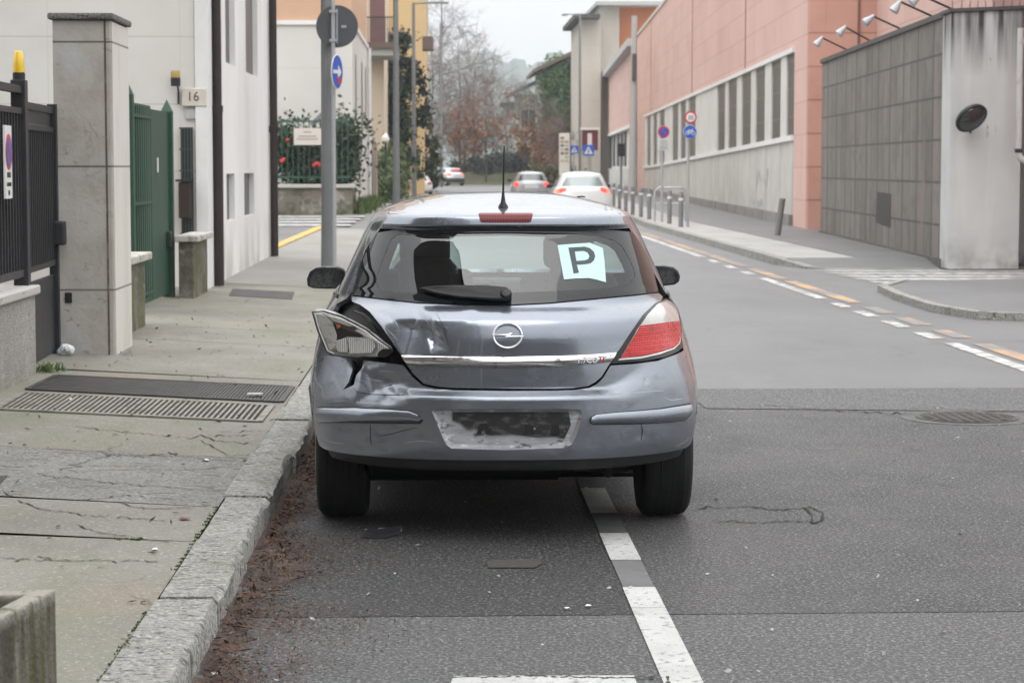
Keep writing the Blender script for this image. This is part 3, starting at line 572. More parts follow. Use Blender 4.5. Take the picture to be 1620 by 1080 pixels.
# ================================================================== RIGHT SIDE BUILDINGS
pink = mat('pink_cladding', (.62, .41, .36), [('n', (.55, .35, .305), .35, .38, .66, .8, 5), ('b', (.66, .46, .40), 1, 2.4, .80, .55, .02), ('m', (.46, .30, .26), 1, 2.4, .80, .55, .025), ('n', (.46, .30, .26), (1.2, 1.2, .25), .58, .74, .5, 6), ('n', (.66, .47, .41), (.8, .8, .25), .55, .75, .5, 5)], rough=.8)
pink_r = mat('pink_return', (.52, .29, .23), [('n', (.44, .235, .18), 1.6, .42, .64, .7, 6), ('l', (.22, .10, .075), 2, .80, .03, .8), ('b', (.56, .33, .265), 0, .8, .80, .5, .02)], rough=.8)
white_b = mat('band_white', (.62, .605, .58), [('n', (.52, .505, .48), .9, .42, .66, .7, 6), ('n', (.40, .385, .36), (3, 3, .35), .60, .74, .55, 6)], rough=.85)
plinth_m = mat('plinth_white', (.55, .535, .505), [('n', (.44, .43, .40), .8, .40, .62, .8, 6), ('n', (.32, .31, .285), (1.6, 1.6, .3), .56, .72, .7, 6), ('z', (.30, .29, .27), 2, 1.0, .15, .6, (1.2, 1.2, .8))], rough=.9)
slat = mat('window_slats', (.075, .072, .066), [('n', (.11, .105, .095), (2, 2, .4), .45, .68, .6), ('l', (.17, .165, .155), 2, .72, .03, .9)], rough=.4)
BD = np.array([.0397, 1, 0]); BD /= np.linalg.norm(BD); BN = np.array([-BD[1], BD[0], 0]); BA = np.array([8.79, 53.4, 0])
def bu(px_):   # distance along the facade seen at picture column px_
    k = (px_-700)/FPX; t = (BA[0]-k*BA[1])/(k*BD[1]-BD[0]); return t
hall = empty('factory_hall', tuple(BA), 'long pink clad hall with a white window band and plinth along the right pavement', 'building')
U1 = bu(1003.5); U0 = bu(1256)
def hb(u0, u1, o0, o1, z0, z1, mb=None): return (mb or MB()).obox(BA, BD, BN, (u0, u1, o0, o1, z0, z1))
hb(0, U1, -14, -.25, .05, 9.6).build('wall_core', white_b, hall)
hb(0, U1, -.25, 0, 4.62, 9.75).build('upper_cladding', pink, hall)
hb(0, U0, -.249, .004, .05, 4.62).build('corner_cladding', pink, hall)
hb(bu(1019), U1, -.249, .004, .05, 4.62).build('corner_cladding', pink, hall)
hb(-.06, U1, -14, .06, 9.75, 9.9).build('parapet_cap', white_b, hall)
for px_ in (1029, 1094, 1178): u_ = bu(px_); hb(u_-.05, u_+.05, .001, .018, 4.66, 9.74).build('cladding_joint', mat('joint_rust', (.20, .10, .075), rough=.8), hall)
panes = [(1243, 1257), (1219, 1234), (1194, 1209), (1172, 1187), (1151, 1164.5), (1134, 1146), (1089, 1099.5), (1076, 1084), (1063, 1072), (1043, 1050.5), (1033, 1038.5), (1023, 1028.5)]
ZH = 4.5
def zs(u): return 2.45-.0107*u if u < 70 else 1.70
for a, b in panes:
    u0, u1 = bu(b), bu(a); mb = MB(); O = BA; q = lambda u, o, z: O+BD*u+BN*o+np.array([0, 0, z])
    mb.hexa([q(u0, -.20, zs(u0)), q(u1, -.20, zs(u1)), q(u1, -.05, zs(u1)), q(u0, -.05, zs(u0)), q(u0, -.20, ZH), q(u1, -.20, ZH), q(u1, -.05, ZH), q(u0, -.05, ZH)])
    mb.build('window', slat, hall)
US = [U0+.001]+[x for a, b in sorted(panes, key=lambda p: -p[0]) for x in (bu(b), bu(a))]+[bu(1019)-.001]
for i in range(0, len(US)-1, 2):    # white piers between the panes
    u0, u1 = US[i], US[i+1]
    mb = MB(); mb.hexa([q(u0, -.25, zs(u0)), q(u1, -.25, zs(u1)), q(u1, -.005, zs(u1)), q(u0, -.005, zs(u0)), q(u0, -.25, ZH), q(u1, -.25, ZH), q(u1, -.005, ZH), q(u0, -.005, ZH)]); mb.build('pier', white_b, hall)
ua, ub = U0, bu(1019)
hb(ua, ub, -.24, .06, ZH, 4.618).build('lintel', trim_w, hall)
mb = MB(); zz = lambda u: zs(u)
N_ = 10
for i in range(N_):
    u0, u1 = ua+(ub-ua)*i/N_, ua+(ub-ua)*(i+1)/N_
    mb.hexa([q(u0, -.24, zz(u0)-.14), q(u1, -.24, zz(u1)-.14), q(u1, .07, zz(u1)-.14), q(u0, .07, zz(u0)-.14), q(u0, -.24, zz(u0)-.002), q(u1, -.24, zz(u1)-.002), q(u1, .07, zz(u1)-.002), q(u0, .07, zz(u0)-.002)])
mb.build('sill', trim_w, hall)
mb = MB()
for i in range(N_):
    u0, u1 = ua+(ub-ua)*i/N_, ua+(ub-ua)*(i+1)/N_
    mb.hexa([q(u0, -.24, .05), q(u1, -.24, .05), q(u1, 0, .05), q(u0, 0, .05), q(u0, -.24, zz(u0)-.142), q(u1, -.24, zz(u1)-.142), q(u1, 0, zz(u1)-.142), q(u0, 0, zz(u0)-.142)])
mb.build('plinth', plinth_m, hall)
hb(ua, ub, .001, .10, .05, .40).build('plinth_base', mat('plinth_base', (.26, .25, .235), [('n', (.14, .135, .12), 1.6, .45, .65, .7, 6)], rough=.9), hall)
graf = mat('graffiti_grey', (.36, .365, .38), [('n', (.52, .51, .49), 3, .45, .58, .8, 5)], rough=.9)
def wallpatch(pts, m, name, o=.004):
    P_ = []
    for p_, y_ in pts: u_ = bu(p_); X = BA+BD*u_; P_.append(X+BN*o+np.array([0, 0, CAMZ+(265-y_)/FPX*X[1]]))
    return MB().prism(P_, BN*.003).build(name, m, hall)
wallpatch([(1190, 328), (1190, 313), (1199, 312), (1200, 318), (1207, 314), (1208, 325), (1199, 329)], graf, 'scrawl')
for s in ([(1194, 300), (1198, 270), (1202, 268), (1206, 285), (1203, 287), (1201, 275), (1197, 302)], [(1209, 282), (1213, 266), (1216, 267), (1214, 296), (1211, 296)]): wallpatch(s, graf, 'scrawl')
# return face and set-back block behind the dark wall
ret = empty('factory_block', (9.6, 50, 0), 'pink clad block rising behind the dark tiled wall', 'building')
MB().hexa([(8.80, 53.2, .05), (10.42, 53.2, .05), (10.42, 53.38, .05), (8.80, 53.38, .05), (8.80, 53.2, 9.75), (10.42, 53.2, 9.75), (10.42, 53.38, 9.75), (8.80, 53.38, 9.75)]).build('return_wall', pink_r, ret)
MB().hexa([(10.42, 53.2, .05), (24, 53.2, .05), (24, 31, .05), (9.54, 31, .05), (10.42, 53.2, 8.5), (24, 53.2, 8.5), (24, 31, 8.5), (9.54, 31, 8.5)]).build('wall', pink, ret)
MB().box(9.96, 10.02, 53.17, 53.199, 4.0, 9.7).build('cladding_joint', mat('joint_rust', .1), ret)
dwm = mat('dark_tiles', (.150, .136, .122), [('n', (.11, .099, .088), 1.2, .40, .62, .8, 5), ('n', (.20, .175, .155), (2.6, 2.6, .22), .50, .64, .9, 6), ('b', (.20, .183, .165), 1, 1.5, .68, .7, .02), ('n', (.09, .08, .07), 3, .5, .7, .6, 6), ('n', (.21, .19, .165), (3.4, 3.4, .25), .56, .66, .7, 6), ('m', (.060, .054, .047), 1, 1.5, .68, .85, .022), ('l', (.062, .056, .049), 1, 1.5, .11, .8, .05), ('n', (.22, .165, .14), (2.2, 2.2, .3), .60, .70, .7, 4)], rough=.75)
dw = empty('tiled_wall', (8.2, 42, 0), 'dark grey brown tiled yard wall between the pink corner and the white column', 'wall')
DW0 = np.array([8.60, 49.0, 0]); DW1 = np.array([7.93, 34.75, 0]); dd = (DW1-DW0); DL = np.linalg.norm(dd); dd = dd/DL; dn = np.array([dd[1], -dd[0], 0]); dn = dn if dn[0] < 0 else -dn
MB().obox(DW0, dd, dn, (-1.6, DL, -.35, 0, .02, 3.96)).build('wall', dwm, dw)
MB().obox(DW0, dd, dn, (-1.62, DL, -.40, .05, 3.962, 4.05)).build('coping', mat('dark_coping', (.07, .068, .062), rough=.7), dw)
MB().obox(DW0, dd, dn, (-1.4, DL, .001, .06, .02, .16)).build('foot', mat('dark_foot', (.09, .085, .075), [('n', (.16, .15, .13), 1, .5, .7, .6)], rough=.9), dw)
def dwp(px_): k = (px_-700)/FPX; return (DW0[0]-k*DW0[1])/(k*dd[1]-dd[0])
ud = dwp(1388), dwp(1412)
MB().prism([DW0+dd*ud[0]+np.array([0, 0, .55])+dn*.002, DW0+dd*ud[1]+np.array([0, 0, .50])+dn*.002, DW0+dd*ud[1]+np.array([0, 0, 1.12])+dn*.002, DW0+dd*(ud[0]+.2)+np.array([0, 0, 1.14])+dn*.002], dn*.004).build('dark_patch', mat('dark_patch', (.04, .038, .034), rough=.7), dw)
colm = mat('column_paint', (.52, .525, .52), [('n', (.44, .445, .44), 1.4, .4, .65, .6, 5), ('n', (.62, .62, .61), (4, 4, .3), .52, .72, .5, 5), ('z', (.035, .034, .03), 2, 3.0, 3.8, 1.0, (5.5, 5.5, .22)), ('n', (.13, .12, .11), (9, 9, 2), .67, .73, .8, 6), ('z', (.20, .19, .17), 2, .55, .1, .8, (2.5, 2.5, 2))], rough=.6)
cw = empty('gate_column', (8.4, 34.5, 0), 'broad white painted gate column with black streaks and a convex mirror', 'column')
MB().hexa([(7.86, 34.2, .02), (8.97, 34.2, .02), (8.99, 34.9, .02), (7.885, 34.9, .02), (7.86, 34.2, 3.98), (8.97, 34.2, 4.03), (8.99, 34.9, 4.03), (7.885, 34.9, 3.98)]).build('shaft', colm, cw, bevel=.01)
MB().hexa([(7.82, 34.16, 3.985), (9.0, 34.16, 4.035), (9.0, 34.94, 4.035), (7.84, 34.94, 3.985), (7.82, 34.16, 4.04), (9.0, 34.16, 4.09), (9.0, 34.94, 4.09), (7.84, 34.94, 4.04)]).build('cap', mat('dark_coping', .07), cw)
sk_ = MB()
for i in range(9): x = 7.9+i*.13; sk_.tube([(x, 34.3, 4.03), (x+RNG.normal(0, .01), 34.3, 4.17)], .006, 4)
sk_.build('bird_spikes', iron, cw)
mir = empty('traffic_mirror', at(1535, 185, 33.9), 'round convex traffic mirror tilted on the white gate column', 'mirror')
mc = at(1535, 185, 33.98); ax_ = Vector((.32, -.70, -.64)).normalized()
MB().lathe(mc, [(.255, 0), (.265, .02), (.265, .05), (.245, .055)], 28, ax_).build('rim', iron, mir, smooth=True)
MB().lathe(mc+np.array(ax_)*.05, [(.244, 0), (.19, .022), (.12, .042), (.05, .05), (.001, .051)], 28, ax_).build('mirror_face', mat('convex_mirror', (.10, .105, .11), rough=.05, metal=1), mir, smooth='all')
MB().tube([mc, (mc[0]+.06, 34.21, mc[2]-.24)], .02, 8).build('bracket', iron, mir)
rb = empty('recessed_house', (12, 36, 0), 'grey recessed entrance block with a pink overhang at the right edge', 'building')
MB().box(8.9, 16, 36.2, 36.6, .02, 3.6).build('wall', colm, rb)
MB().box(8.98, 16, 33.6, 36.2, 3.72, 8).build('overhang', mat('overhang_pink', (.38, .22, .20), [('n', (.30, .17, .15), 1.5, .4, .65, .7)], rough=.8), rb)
pp_ = empty('drainpipe', (9.05, 33.8, 1), 'pale painted drainpipe with an elbow at the right edge of the view', 'pipe')
a = at(1611, 250, 33.8); MB().tube([(a[0], 33.8, 3.72), (a[0], 33.8, a[2]+.1), (a[0]+.03, 33.8, a[2]), (a[0]+.16, 33.8, a[2]-.07)], .05, 12).build('pipe', mat('pipe_white', (.5, .5, .49), [('n', (.3, .29, .28), 5, .5, .7, .6)], rough=.5), pp_, smooth=True)
MB().lathe((a[0], 33.8, a[2]+.08), [(.058, 0), (.06, .03), (.058, .06)], 12).build('collar', iron, pp_)
# floodlights on arms over the dark wall
fl = [((1335, 84), (1300, 60), (1293, 69)), ((1371, 66), (1337, 43), (1327, 54)), ((1419, 49), (1381, 26), (1369, 36)), ((1469, 30), (1424, 3), (1415, 16)), ((1499, 18), (1456, -8), (1442, 4))]
lab = ['farthest of five white floodlights on arms over the dark tiled wall, nearest the pink corner', 'second white floodlight from the pink corner over the dark tiled wall', 'middle one of five white floodlights on arms over the dark tiled wall', 'fourth white floodlight from the pink corner over the dark tiled wall', 'white floodlight nearest the white column, cut by the top edge']
lampw = mat('lamp_white_paint', (.46, .48, .51), rough=.4)
for (a, b, c), l in zip(fl, lab):
    u_ = dwp(a[0]); B0 = DW0+dd*u_+np.array([0, 0, 4.05])-dn*.1; Y = B0[1]-.15; e = at(b[0], b[1], Y); h_ = at(c[0], c[1], Y); f = empty('floodlight', B0, l, 'lamp', 'floodlights over the dark wall')
    MB().tube([B0, e], .018, 6).build('arm', iron, f)
    d = Vector(tuple(h_-e)).normalized(); MB().lathe(e, [(.025, -.03), (.035, .02), (.07, .12), (.085, .19), (.07, .20), (.001, .21)], 14, d).build('lamp_head', lampw, f, smooth=True)
# second, lower pink block beyond and the beige tower
h2 = empty('factory_annex', tuple(BA+BD*90), 'lower pink annex with a pale cornice beyond the long pink hall', 'building')
V0, V1 = U1+.4, bu(946)
hb(V0, V1, -12, -.3, .05, 9.0).build('wall_core', white_b, h2); hb(V0, V1, -.3, -.02, 4.5, 9.3).build('upper_cladding', pink, h2)
hb(V0-.3, V1+.3, -12, .5, 9.32, 9.8).build('cornice', mat('cornice_grey', (.45, .46, .46), rough=.8), h2)
hb(V0, V1, -.299, -.05, .05, 1.5).build('plinth', plinth_m, h2)
for px_ in (949, 955, 960.5, 966, 972, 977.5, 983): u_ = bu(px_); w_ = (bu(px_-1.3)-bu(px_+1.3)); hb(u_-w_*.5, u_+w_*.5, -.29, -.2, 1.7, 4.2).build('window', slat, h2)
hb(V0, V1, -.29, .03, 4.25, 4.48).build('lintel', trim_w, h2)
lpst = mat('post_concrete', (.40, .395, .38), rough=.8); lpg = mat('post_grey', (.20, .21, .215), [('n', (.16, .17, .17), 3, .4, .7, .5)], rough=.5, metal=.2)
Yp = 118; 
cp = empty('concrete_mast', at(1003, 300, Yp), 'pale concrete mast with a dark transformer box standing between the two pink buildings', 'post')
a = at(1001, 300, Yp); MB().tube([(a[0], Yp, .1), (a[0]+.05, Yp, 9.6)], [.24, .15], 14).build('mast', lpst, cp, smooth=True)
a = at(1000, 128, Yp-.3); b = at(1007, 85, Yp-.3); MB().box(a[0], b[0], Yp-.4, Yp-.16, a[2], b[2]).build('box', mat('box_dark', (.08, .075, .075), rough=.6), cp, bevel=.04)
tw_ = empty('beige_tower', at(935, 262, 190), 'tall beige tower block with an orange brick side beyond the pink annex', 'building')
beige = mat('tower_beige', (.50, .455, .395), [('n', (.44, .40, .345), .3, .4, .65, .7, 4), ('l', (.40, .36, .31), 2, 2.4, .06, .5)], rough=.9); orange = mat('tower_orange', (.52, .185, .085), [('n', (.44, .15, .07), .5, .4, .65, .6)], rough=.9)
def pbox(px0, px1, Y0, Y1, z0, z1): a = at(px0, 265, Y0)[0]; b = at(px1, 265, Y0)[0]; return MB().box(a, b, Y0, Y1, z0, z1)
zt = lambda y_, Y: CAMZ+(265-y_)/FPX*Y
pbox(919, 950, 190, 205, 0, zt(34, 190)).build('front_wing', beige, tw_); pbox(948, 979, 192, 215, 0, zt(13, 192)).build('main_block', beige, tw_); pbox(979.2, 1045, 193, 215, 0, zt(13, 193)).build('brick_side', orange, tw_)
roofd = mat('roof_dark', (.06, .058, .055), rough=.8)
pbox(908, 949, 188, 206, zt(34, 190)+.01, zt(27, 190)).build('roof', roofd, tw_); pbox(943, 1050, 190.5, 216, zt(13, 192)+.01, zt(7, 192)).build('roof', mat('roof_pale', (.4, .4, .39), rough=.8), tw_)
# ivy house and small houses at the end
ivym = mat('ivy_leaves', (.095, .18, .06), [('n', (.14, .225, .08), .35, .4, .62, .8, 4), ('n', (.09, .07, .04), .25, .55, .72, .6, 3)], rough=.8)
def leafcloud(name, centers, radii, n, size, m, parent=None, flat=False, seed=1):
    r = np.random.default_rng(seed); centers = np.asarray(centers, float); radii = np.asarray(radii, float)
    if radii.ndim == 1: radii = np.repeat(radii[:, None], 3, 1)
    w = radii.prod(1)**(2/3); idx = r.choice(len(centers), n, p=w/w.sum()); d = r.normal(size=(n, 3)); d /= np.linalg.norm(d, axis=1, keepdims=True); rad = np.abs(r.normal(0, .68, (n, 1)))
    C = centers[idx]+d*radii[idx]*rad
    a = r.normal(size=(n, 3)); a /= np.linalg.norm(a, axis=1, keepdims=True); b = np.cross(a, r.normal(size=(n, 3))); b /= np.linalg.norm(b, axis=1, keepdims=True)
    s = size*r.uniform(.6, 1.4, (n, 1)); V = np.stack([C-a*s, C+b*s*.55, C+a*s, C-b*s*.55], 1).reshape(-1, 3); F = np.arange(4*n).reshape(-1, 4)
    return quadmesh(name, V, F, m, parent)
ih = empty('ivy_house', at(885, 262, 215), 'old house whose whole side wall is covered with green ivy', 'house')
X0, X1 = at(858, 265, 215)[0], at(916, 265, 215)[0]
wallpale = mat('wall_pale', (.42, .40, .36), [('n', (.34, .32, .28), .5, .4, .65, .6)], rough=.9)
mb = MB(); zt0, zt1 = zt(112, 215), zt(84, 215)
mb.hexa([(X0, 215, 0), (X1, 215, 0), (X1, 232, 0), (X0, 232, 0), (X0, 215, zt0), (X1, 215, zt1), (X1, 232, zt1), (X0, 232, zt0)]); mb.build('wall', wallpale, ih)
mb = MB(); mb.hexa([(X0-.9, 214, zt0-.3), (X1, 214, zt1+.01), (X1, 233, zt1+.01), (X0-.9, 233, zt0-.3), (X0-.9, 214, zt0+.05), (X1, 214, zt1+.4), (X1, 233, zt1+.4), (X0-.9, 233, zt0+.05)]); mb.build('roof', mat('roof_brown', (.16, .12, .10), rough=.9), ih)
cs_ = []; r_ = []
for i in range(90):
    x = RNG.uniform(X0, X1); t = (x-X0)/(X1-X0); z = RNG.uniform(1, (zt0+(zt1-zt0)*t)); cs_.append((x, 214.7, z)); r_.append((.9, .35, .9))
leafcloud('ivy', cs_, r_, 9000, .20, ivym, ih, seed=4)
sh = empty('small_house', at(835, 262, 232), 'pale yellow house with a dark gabled roof at the end of the street', 'house')
mb = MB(); xa, xb = at(818, 265, 232)[0], at(858, 265, 232)[0]; mb.box(xa, xb, 232, 240, 0, zt(150, 232)); mb.build('wall', mat('wall_cream', (.55, .51, .38), [('n', (.48, .45, .34), .6, .4, .7, .6)], rough=.9), sh)
MB().hexa([(xa-.8, 231, zt(152, 232)), (xb+.6, 231, zt(124, 232)), (xb+.6, 241, zt(124, 232)), (xa-.8, 241, zt(152, 232)), (xa-.8, 231, zt(149, 232)), (xb+.6, 231, zt(119, 232)), (xb+.6, 241, zt(119, 232)), (xa-.8, 241, zt(149, 232))]).build('roof', mat('roof_grey', (.10, .10, .105), rough=.9), sh)
for x_ in (830, 843): a = at(x_, 188, 231.9); MB().box(a[0]-.35, a[0]+.35, 231.9, 231.99, a[2]-.8, a[2]+.9).build('window', mat('far_window', (.07, .07, .075), rough=.3), sh)
lh = empty('low_house', at(800, 262, 245), 'low grey house front behind the bare trees at the end of the street', 'house')
xa, xb = at(798, 265, 245)[0], at(822, 265, 245)[0]; MB().box(xa, xb, 245, 252, 0, zt(168, 245)).build('wall', mat('wall_grey', (.38, .38, .37), rough=.9), lh)
MB().box(xa-.4, xb+.4, 244.6, 252.4, zt(168, 245)+.01, zt(163, 245)).build('roof', roofd, lh)
# ================================================================== LEFT, FARTHER DOWN
house2 = empty('house', (-3.5, 75, .2), 'white house with an apricot upper storey beyond the side street', 'house')
XH = -2.78; YH = 69.0
apri = mat('apricot_plaster', (.56, .36, .24), [('n', (.50, .31, .20), .5, .4, .65, .6)], rough=.9)
MB().box(-12, XH, YH, 83, .15, 5.98).build('wall', mat('house_white', (.62, .60, .565), [('n', (.55, .53, .49), .45, .4, .65, .7, 5), ('l', (.50, .47, .43), 2, 1.55, .02, .6)], rough=.9), house2)
MB().box(-12, XH-.02, YH+.02, 83, 6.12, 12).build('upper_wall', apri, house2)
MB().box(-12, XH+.05, YH-.06, 83.05, 5.982, 6.118).build('string_course', trim_w, house2)
for y0, y1, z0, z1 in ((71.0, 72.0, 1.2, 2.2), (74.2, 75.2, 1.0, 2.0), (71.2, 72.2, 3.1, 5.2), (76.5, 77.8, 2.9, 5.2), (80.2, 81.4, 3.0, 5.2)): MB().box(XH-.05, XH+.006, y0, y1, z0, z1).build('window', mat('far_window', .07), house2)
MB().tube([(XH+.08, 82.6, .2), (XH+.08, 82.6, 6)], .07, 8).build('drainpipe', trim_w, house2)
balcony_h = empty('yellow_house', (-3.6, 110, .2), 'yellow house with a railed balcony farther down on the left', 'house')
YB_ = 92
a = at(578, 265, YB_)[0]; b = at(637, 265, 105)[0]
yel = mat('yellow_plaster', (.60, .43, .22), [('n', (.54, .38, .19), .4, .4, .65, .6)], rough=.9)
MB().box(-14, at(630, 265, 96)[0]-.6, 96, 104, .15, 14).build('near_wing', mat('cream_plaster', (.62, .52, .40), rough=.9), balcony_h)
MB().box(-14, at(676, 265, 150)[0], 118, 150, .15, 14).build('wall', yel, balcony_h)
MB().box(at(668, 265, 150)[0], at(677, 265, 150)[0]+.05, 149.5, 150.1, .15, 14).build('quoin', mat('quoin_pale', (.6, .5, .33), rough=.9), balcony_h)
z0 = zt(76, 93); xa, xb = at(576, 265, 93)[0], at(630, 265, 93)[0]
MB().box(xa, xb, 92, 96.2, z0-.12, z0+.12).build('balcony_slab', mat('slab_brown', (.14, .10, .085), rough=.9), balcony_h); MB().box(xa, xb, 92.1, 96.2, z0-.42, z0-.122).build('balcony_soffit', mat('slab_grey', (.35, .34, .31), rough=.9), balcony_h)
rl = MB()
for i in range(16): x = xa+(xb-xa)*(i+.5)/16; rl.box(x-.012, x+.012, 92.05, 92.08, z0+.12, z0+1.12)
rl.box(xa, xb, 92.04, 92.09, z0+1.12, z0+1.17); rl.build('balcony_railing', iron, balcony_h)
a = at(585, 0, 95.9); b = at(609, 26, 95.9); MB().box(a[0], b[0], 95.92, 95.99, z0+.12, z0+2.4).build('balcony_door', mat('door_brown', (.16, .08, .08), rough=.7), balcony_h)
a = at(660, 78, 112); MB().box(at(669, 265, 112)[0], at(686, 265, 112)[0], 111, 113, zt(82, 112), zt(62, 112)).build('balcony_slab', mat('slab_brown', .1), balcony_h)
# garden wall with railings, shrub and placard in front of the white house
stn = mat('rubble_wall', (.17, .15, .12), [('n', (.36, .33, .29), 1.1, .52, .60, .9, 5), ('n', (.07, .065, .05), 2.4, .5, .65, .8, 6), ('z', (.07, .09, .03), 2, .7, .25, .9, 1.5)], rough=.95)
gwl = empty('garden_wall', (-3.8, 66.5, .2), 'rough rubble garden wall with a pale coping in front of the white house', 'wall')
MB().box(-8, -2.68, 66.4, 66.8, .12, .98).build('wall', stn, gwl, bevel=.03); MB().box(-2.98, -2.68, 66.802, 69, .12, .98).build('wall', stn, gwl, bevel=.03)
MB().box(-8, -2.6, 66.32, 66.86, .985, 1.10).build('coping', mat('coping_pale', (.45, .43, .39), rough=.9), gwl, bevel=.02)
gf = empty('garden_railing', (-4, 66.5, 1.1), 'dark green garden railing on the rubble wall', 'fence')
rm = MB(); bars(rm, (-8, 66.6), (-2.75, 66.6), 1.15, 3.05, 32, .016, .016); rm.build('bars', mat('rail_green', (.03, .085, .06), rough=.5), gf)
rail(MB(), (-8, 66.6), (-2.75, 66.6), 1.28, 1.34, .03).build('rail', mat('rail_green', .05), gf); rail(MB(), (-8, 66.6), (-2.75, 66.6), 2.95, 3.0, .03).build('rail', mat('rail_green', .05), gf)
bushm = mat('bush_dark', (.028, .05, .024), [('n', (.05, .08, .035), .9, .42, .62, .8, 3), ('n', (.10, .06, .04), .7, .62, .75, .6, 3)], rough=.7)
def bush(name, label, cs, rs, n, size, m, cat='shrub', group=None, stem=None, seed=3):
    e = empty(name, (cs[0][0], cs[0][1], stem[0] if stem else .1), label, cat, group); leafcloud('crown', cs, rs, n, size, m, e, seed=seed)
    z0 = stem[0] if stem else 0
    mb = MB()
    for c in cs[:4]: mb.tube([(c[0]*.6+cs[0][0]*.4, c[1], z0), (c[0], c[1], c[2])], [.06, .02], 6); 
    mb.build('stems', barkm, e); return e
barkm = mat('bark', (.055, .045, .038), [('n', (.09, .078, .068), 6, .4, .65, .7, 5)], rough=.95)
B1 = [at(x, y, 67.3) for x, y in [(462, 245), (480, 270), (500, 240), (500, 285), (530, 225), (545, 215), (540, 260), (520, 290), (455, 225)]]
bush('climbing_shrub', 'dark climbing shrub with a few red flowers behind the green railing', B1, [.62]*len(B1), 20000, .075, bushm, stem=(.3,), seed=9)
fl_ = MB()
for x, y in [(449, 253), (501, 259), (497, 262), (505, 261), (446, 255), (455, 222)]: c = at(x, y, 66.3); fl_.lathe(c, [(.001, -.06), (.06, -.02), (.07, .03), (.001, .06)], 7, (RNG.normal(), RNG.normal(), 1))
tag(fl_.build('red_flowers', mat('flower_red', (.45, .03, .03), rough=.6)), 'red flowers showing through the green garden railing', 'flowers', kind='stuff')
pb = empty('notice_board', at(486, 216, 66.2), 'pale cream notice board with faint writing fixed on the garden railing', 'sign')
a = at(465, 229.5, 66.2); b = at(508, 203, 66.2); MB().box(a[0], b[0], 66.18, 66.24, a[2], b[2]).build('board', mat('board_cream', (.58, .54, .48), rough=.7), pb)
tl = MB()
for y_, w_ in ((209, 6), (215.5, 14), (220, 17)): c = at(486, y_, 66.17); tl.box(c[0]-w_*.019, c[0]+w_*.019, 66.172, 66.179, c[2]-.018, c[2]+.018)
tl.build('writing_lines', mat('faint_ink', (.36, .30, .29), rough=.8), pb)
c = at(505, 188, 66.9); MB().hexa([at(490, 196, 66.9), at(494, 200, 66.9), at(494, 200, 67), at(490, 196, 67), at(508, 178, 66.9), at(511, 183, 66.9), at(511, 183, 67), at(508, 178, 67)]).build('lamp_arm', lpg, house2)
gr = mat('grass_green', (.06, .11, .025), [('n', (.10, .13, .04), 3, .4, .65, .7)], rough=.9)
def tuft(name, pts, n, h, label, m=gr, cat='weeds', spread=.15, seed=2, w=.006, kind=None):
    r = np.random.default_rng(seed); P = np.asarray(pts, float)[r.integers(0, len(pts), n)]+np.c_[r.normal(0, spread, (n, 2)), np.zeros(n)]
    d = r.normal(0, .45, (n, 2)); hh = h*r.uniform(.4, 1.2, n); T = P+np.c_[d*hh[:, None], hh]; s = np.c_[r.normal(size=(n, 2)), np.zeros(n)]; s = s/np.linalg.norm(s, axis=1, keepdims=True)*w
    M_ = (P+T)/2+np.c_[np.zeros((n, 2)), hh*.12]; V = np.stack([P-s, P+s, M_+s*.8, M_-s*.8, T, T+s*.1], 1).reshape(-1, 3); F = []
    I = np.arange(n)*6; F = np.concatenate([np.stack([I, I+1, I+2, I+3], 1), np.stack([I+3, I+2, I+5, I+4], 1)])
    return tag(quadmesh(name, V, F, m), label, cat, kind=kind)
tuft('weeds', [(-2.6, y, .19) for y in np.linspace(67, 82, 12)], 900, .42, 'green weeds along the foot of the rubble wall and white house', spread=.2, w=.02)
tuft('weeds', [(-2.74, 15.25, .2), (-2.70, 15.33, .2)], 60, .06, 'small green weed tuft at the end of the granite wall', spread=.05, seed=5, w=.008)
# gate piers, hedge, globe lamp
gp = empty('garden_pier', at(592, 300, 86), 'pinkish garden pier with a dark green gate beside the hedge', 'pillar')
MB().box(at(581, 265, 86)[0], at(597, 265, 86)[0], 85.6, 86.2, .1, zt(226, 86)).build('pier', mat('pier_pink', (.36, .29, .25), rough=.9), gp, bevel=.02); MB().box(at(583, 265, 85.5)[0], at(589, 265, 85.5)[0], 85.4, 85.58, .3, zt(245, 86)).build('gate_leaf', greeng, gp)
hedgem = mat('hedge_leaves', (.07, .105, .035), [('n', (.12, .16, .06), 1.2, .42, .62, .8, 3), ('n', (.035, .055, .02), .8, .52, .66, .7, 3)], rough=.8)
HC = [(at(609, 265, 92)[0]+RNG.uniform(-.45, .45), RNG.uniform(88, 104), RNG.uniform(.3, zt(238, 92))) for i in range(40)]
bush('hedge', 'clipped light green hedge beyond the garden pier', HC, [.55]*40, 9000, .09, hedgem, 'hedge', seed=6)
gl = empty('globe_lamp', at(610, 225, 89), 'white onion shaped garden lamp above the hedge', 'lamp'); c = at(610, 226, 89)
MB().tube([(c[0], 89, .2), (c[0], 89, c[2])], .04, 8).build('post', iron, gl); MB().lathe(c, [(.05, 0), (.14, .06), (.16, .16), (.11, .28), (.03, .38), (.001, .44)], 14).build('globe', mat('globe_white', (.75, .74, .70), rough=.4), gl, smooth=True)
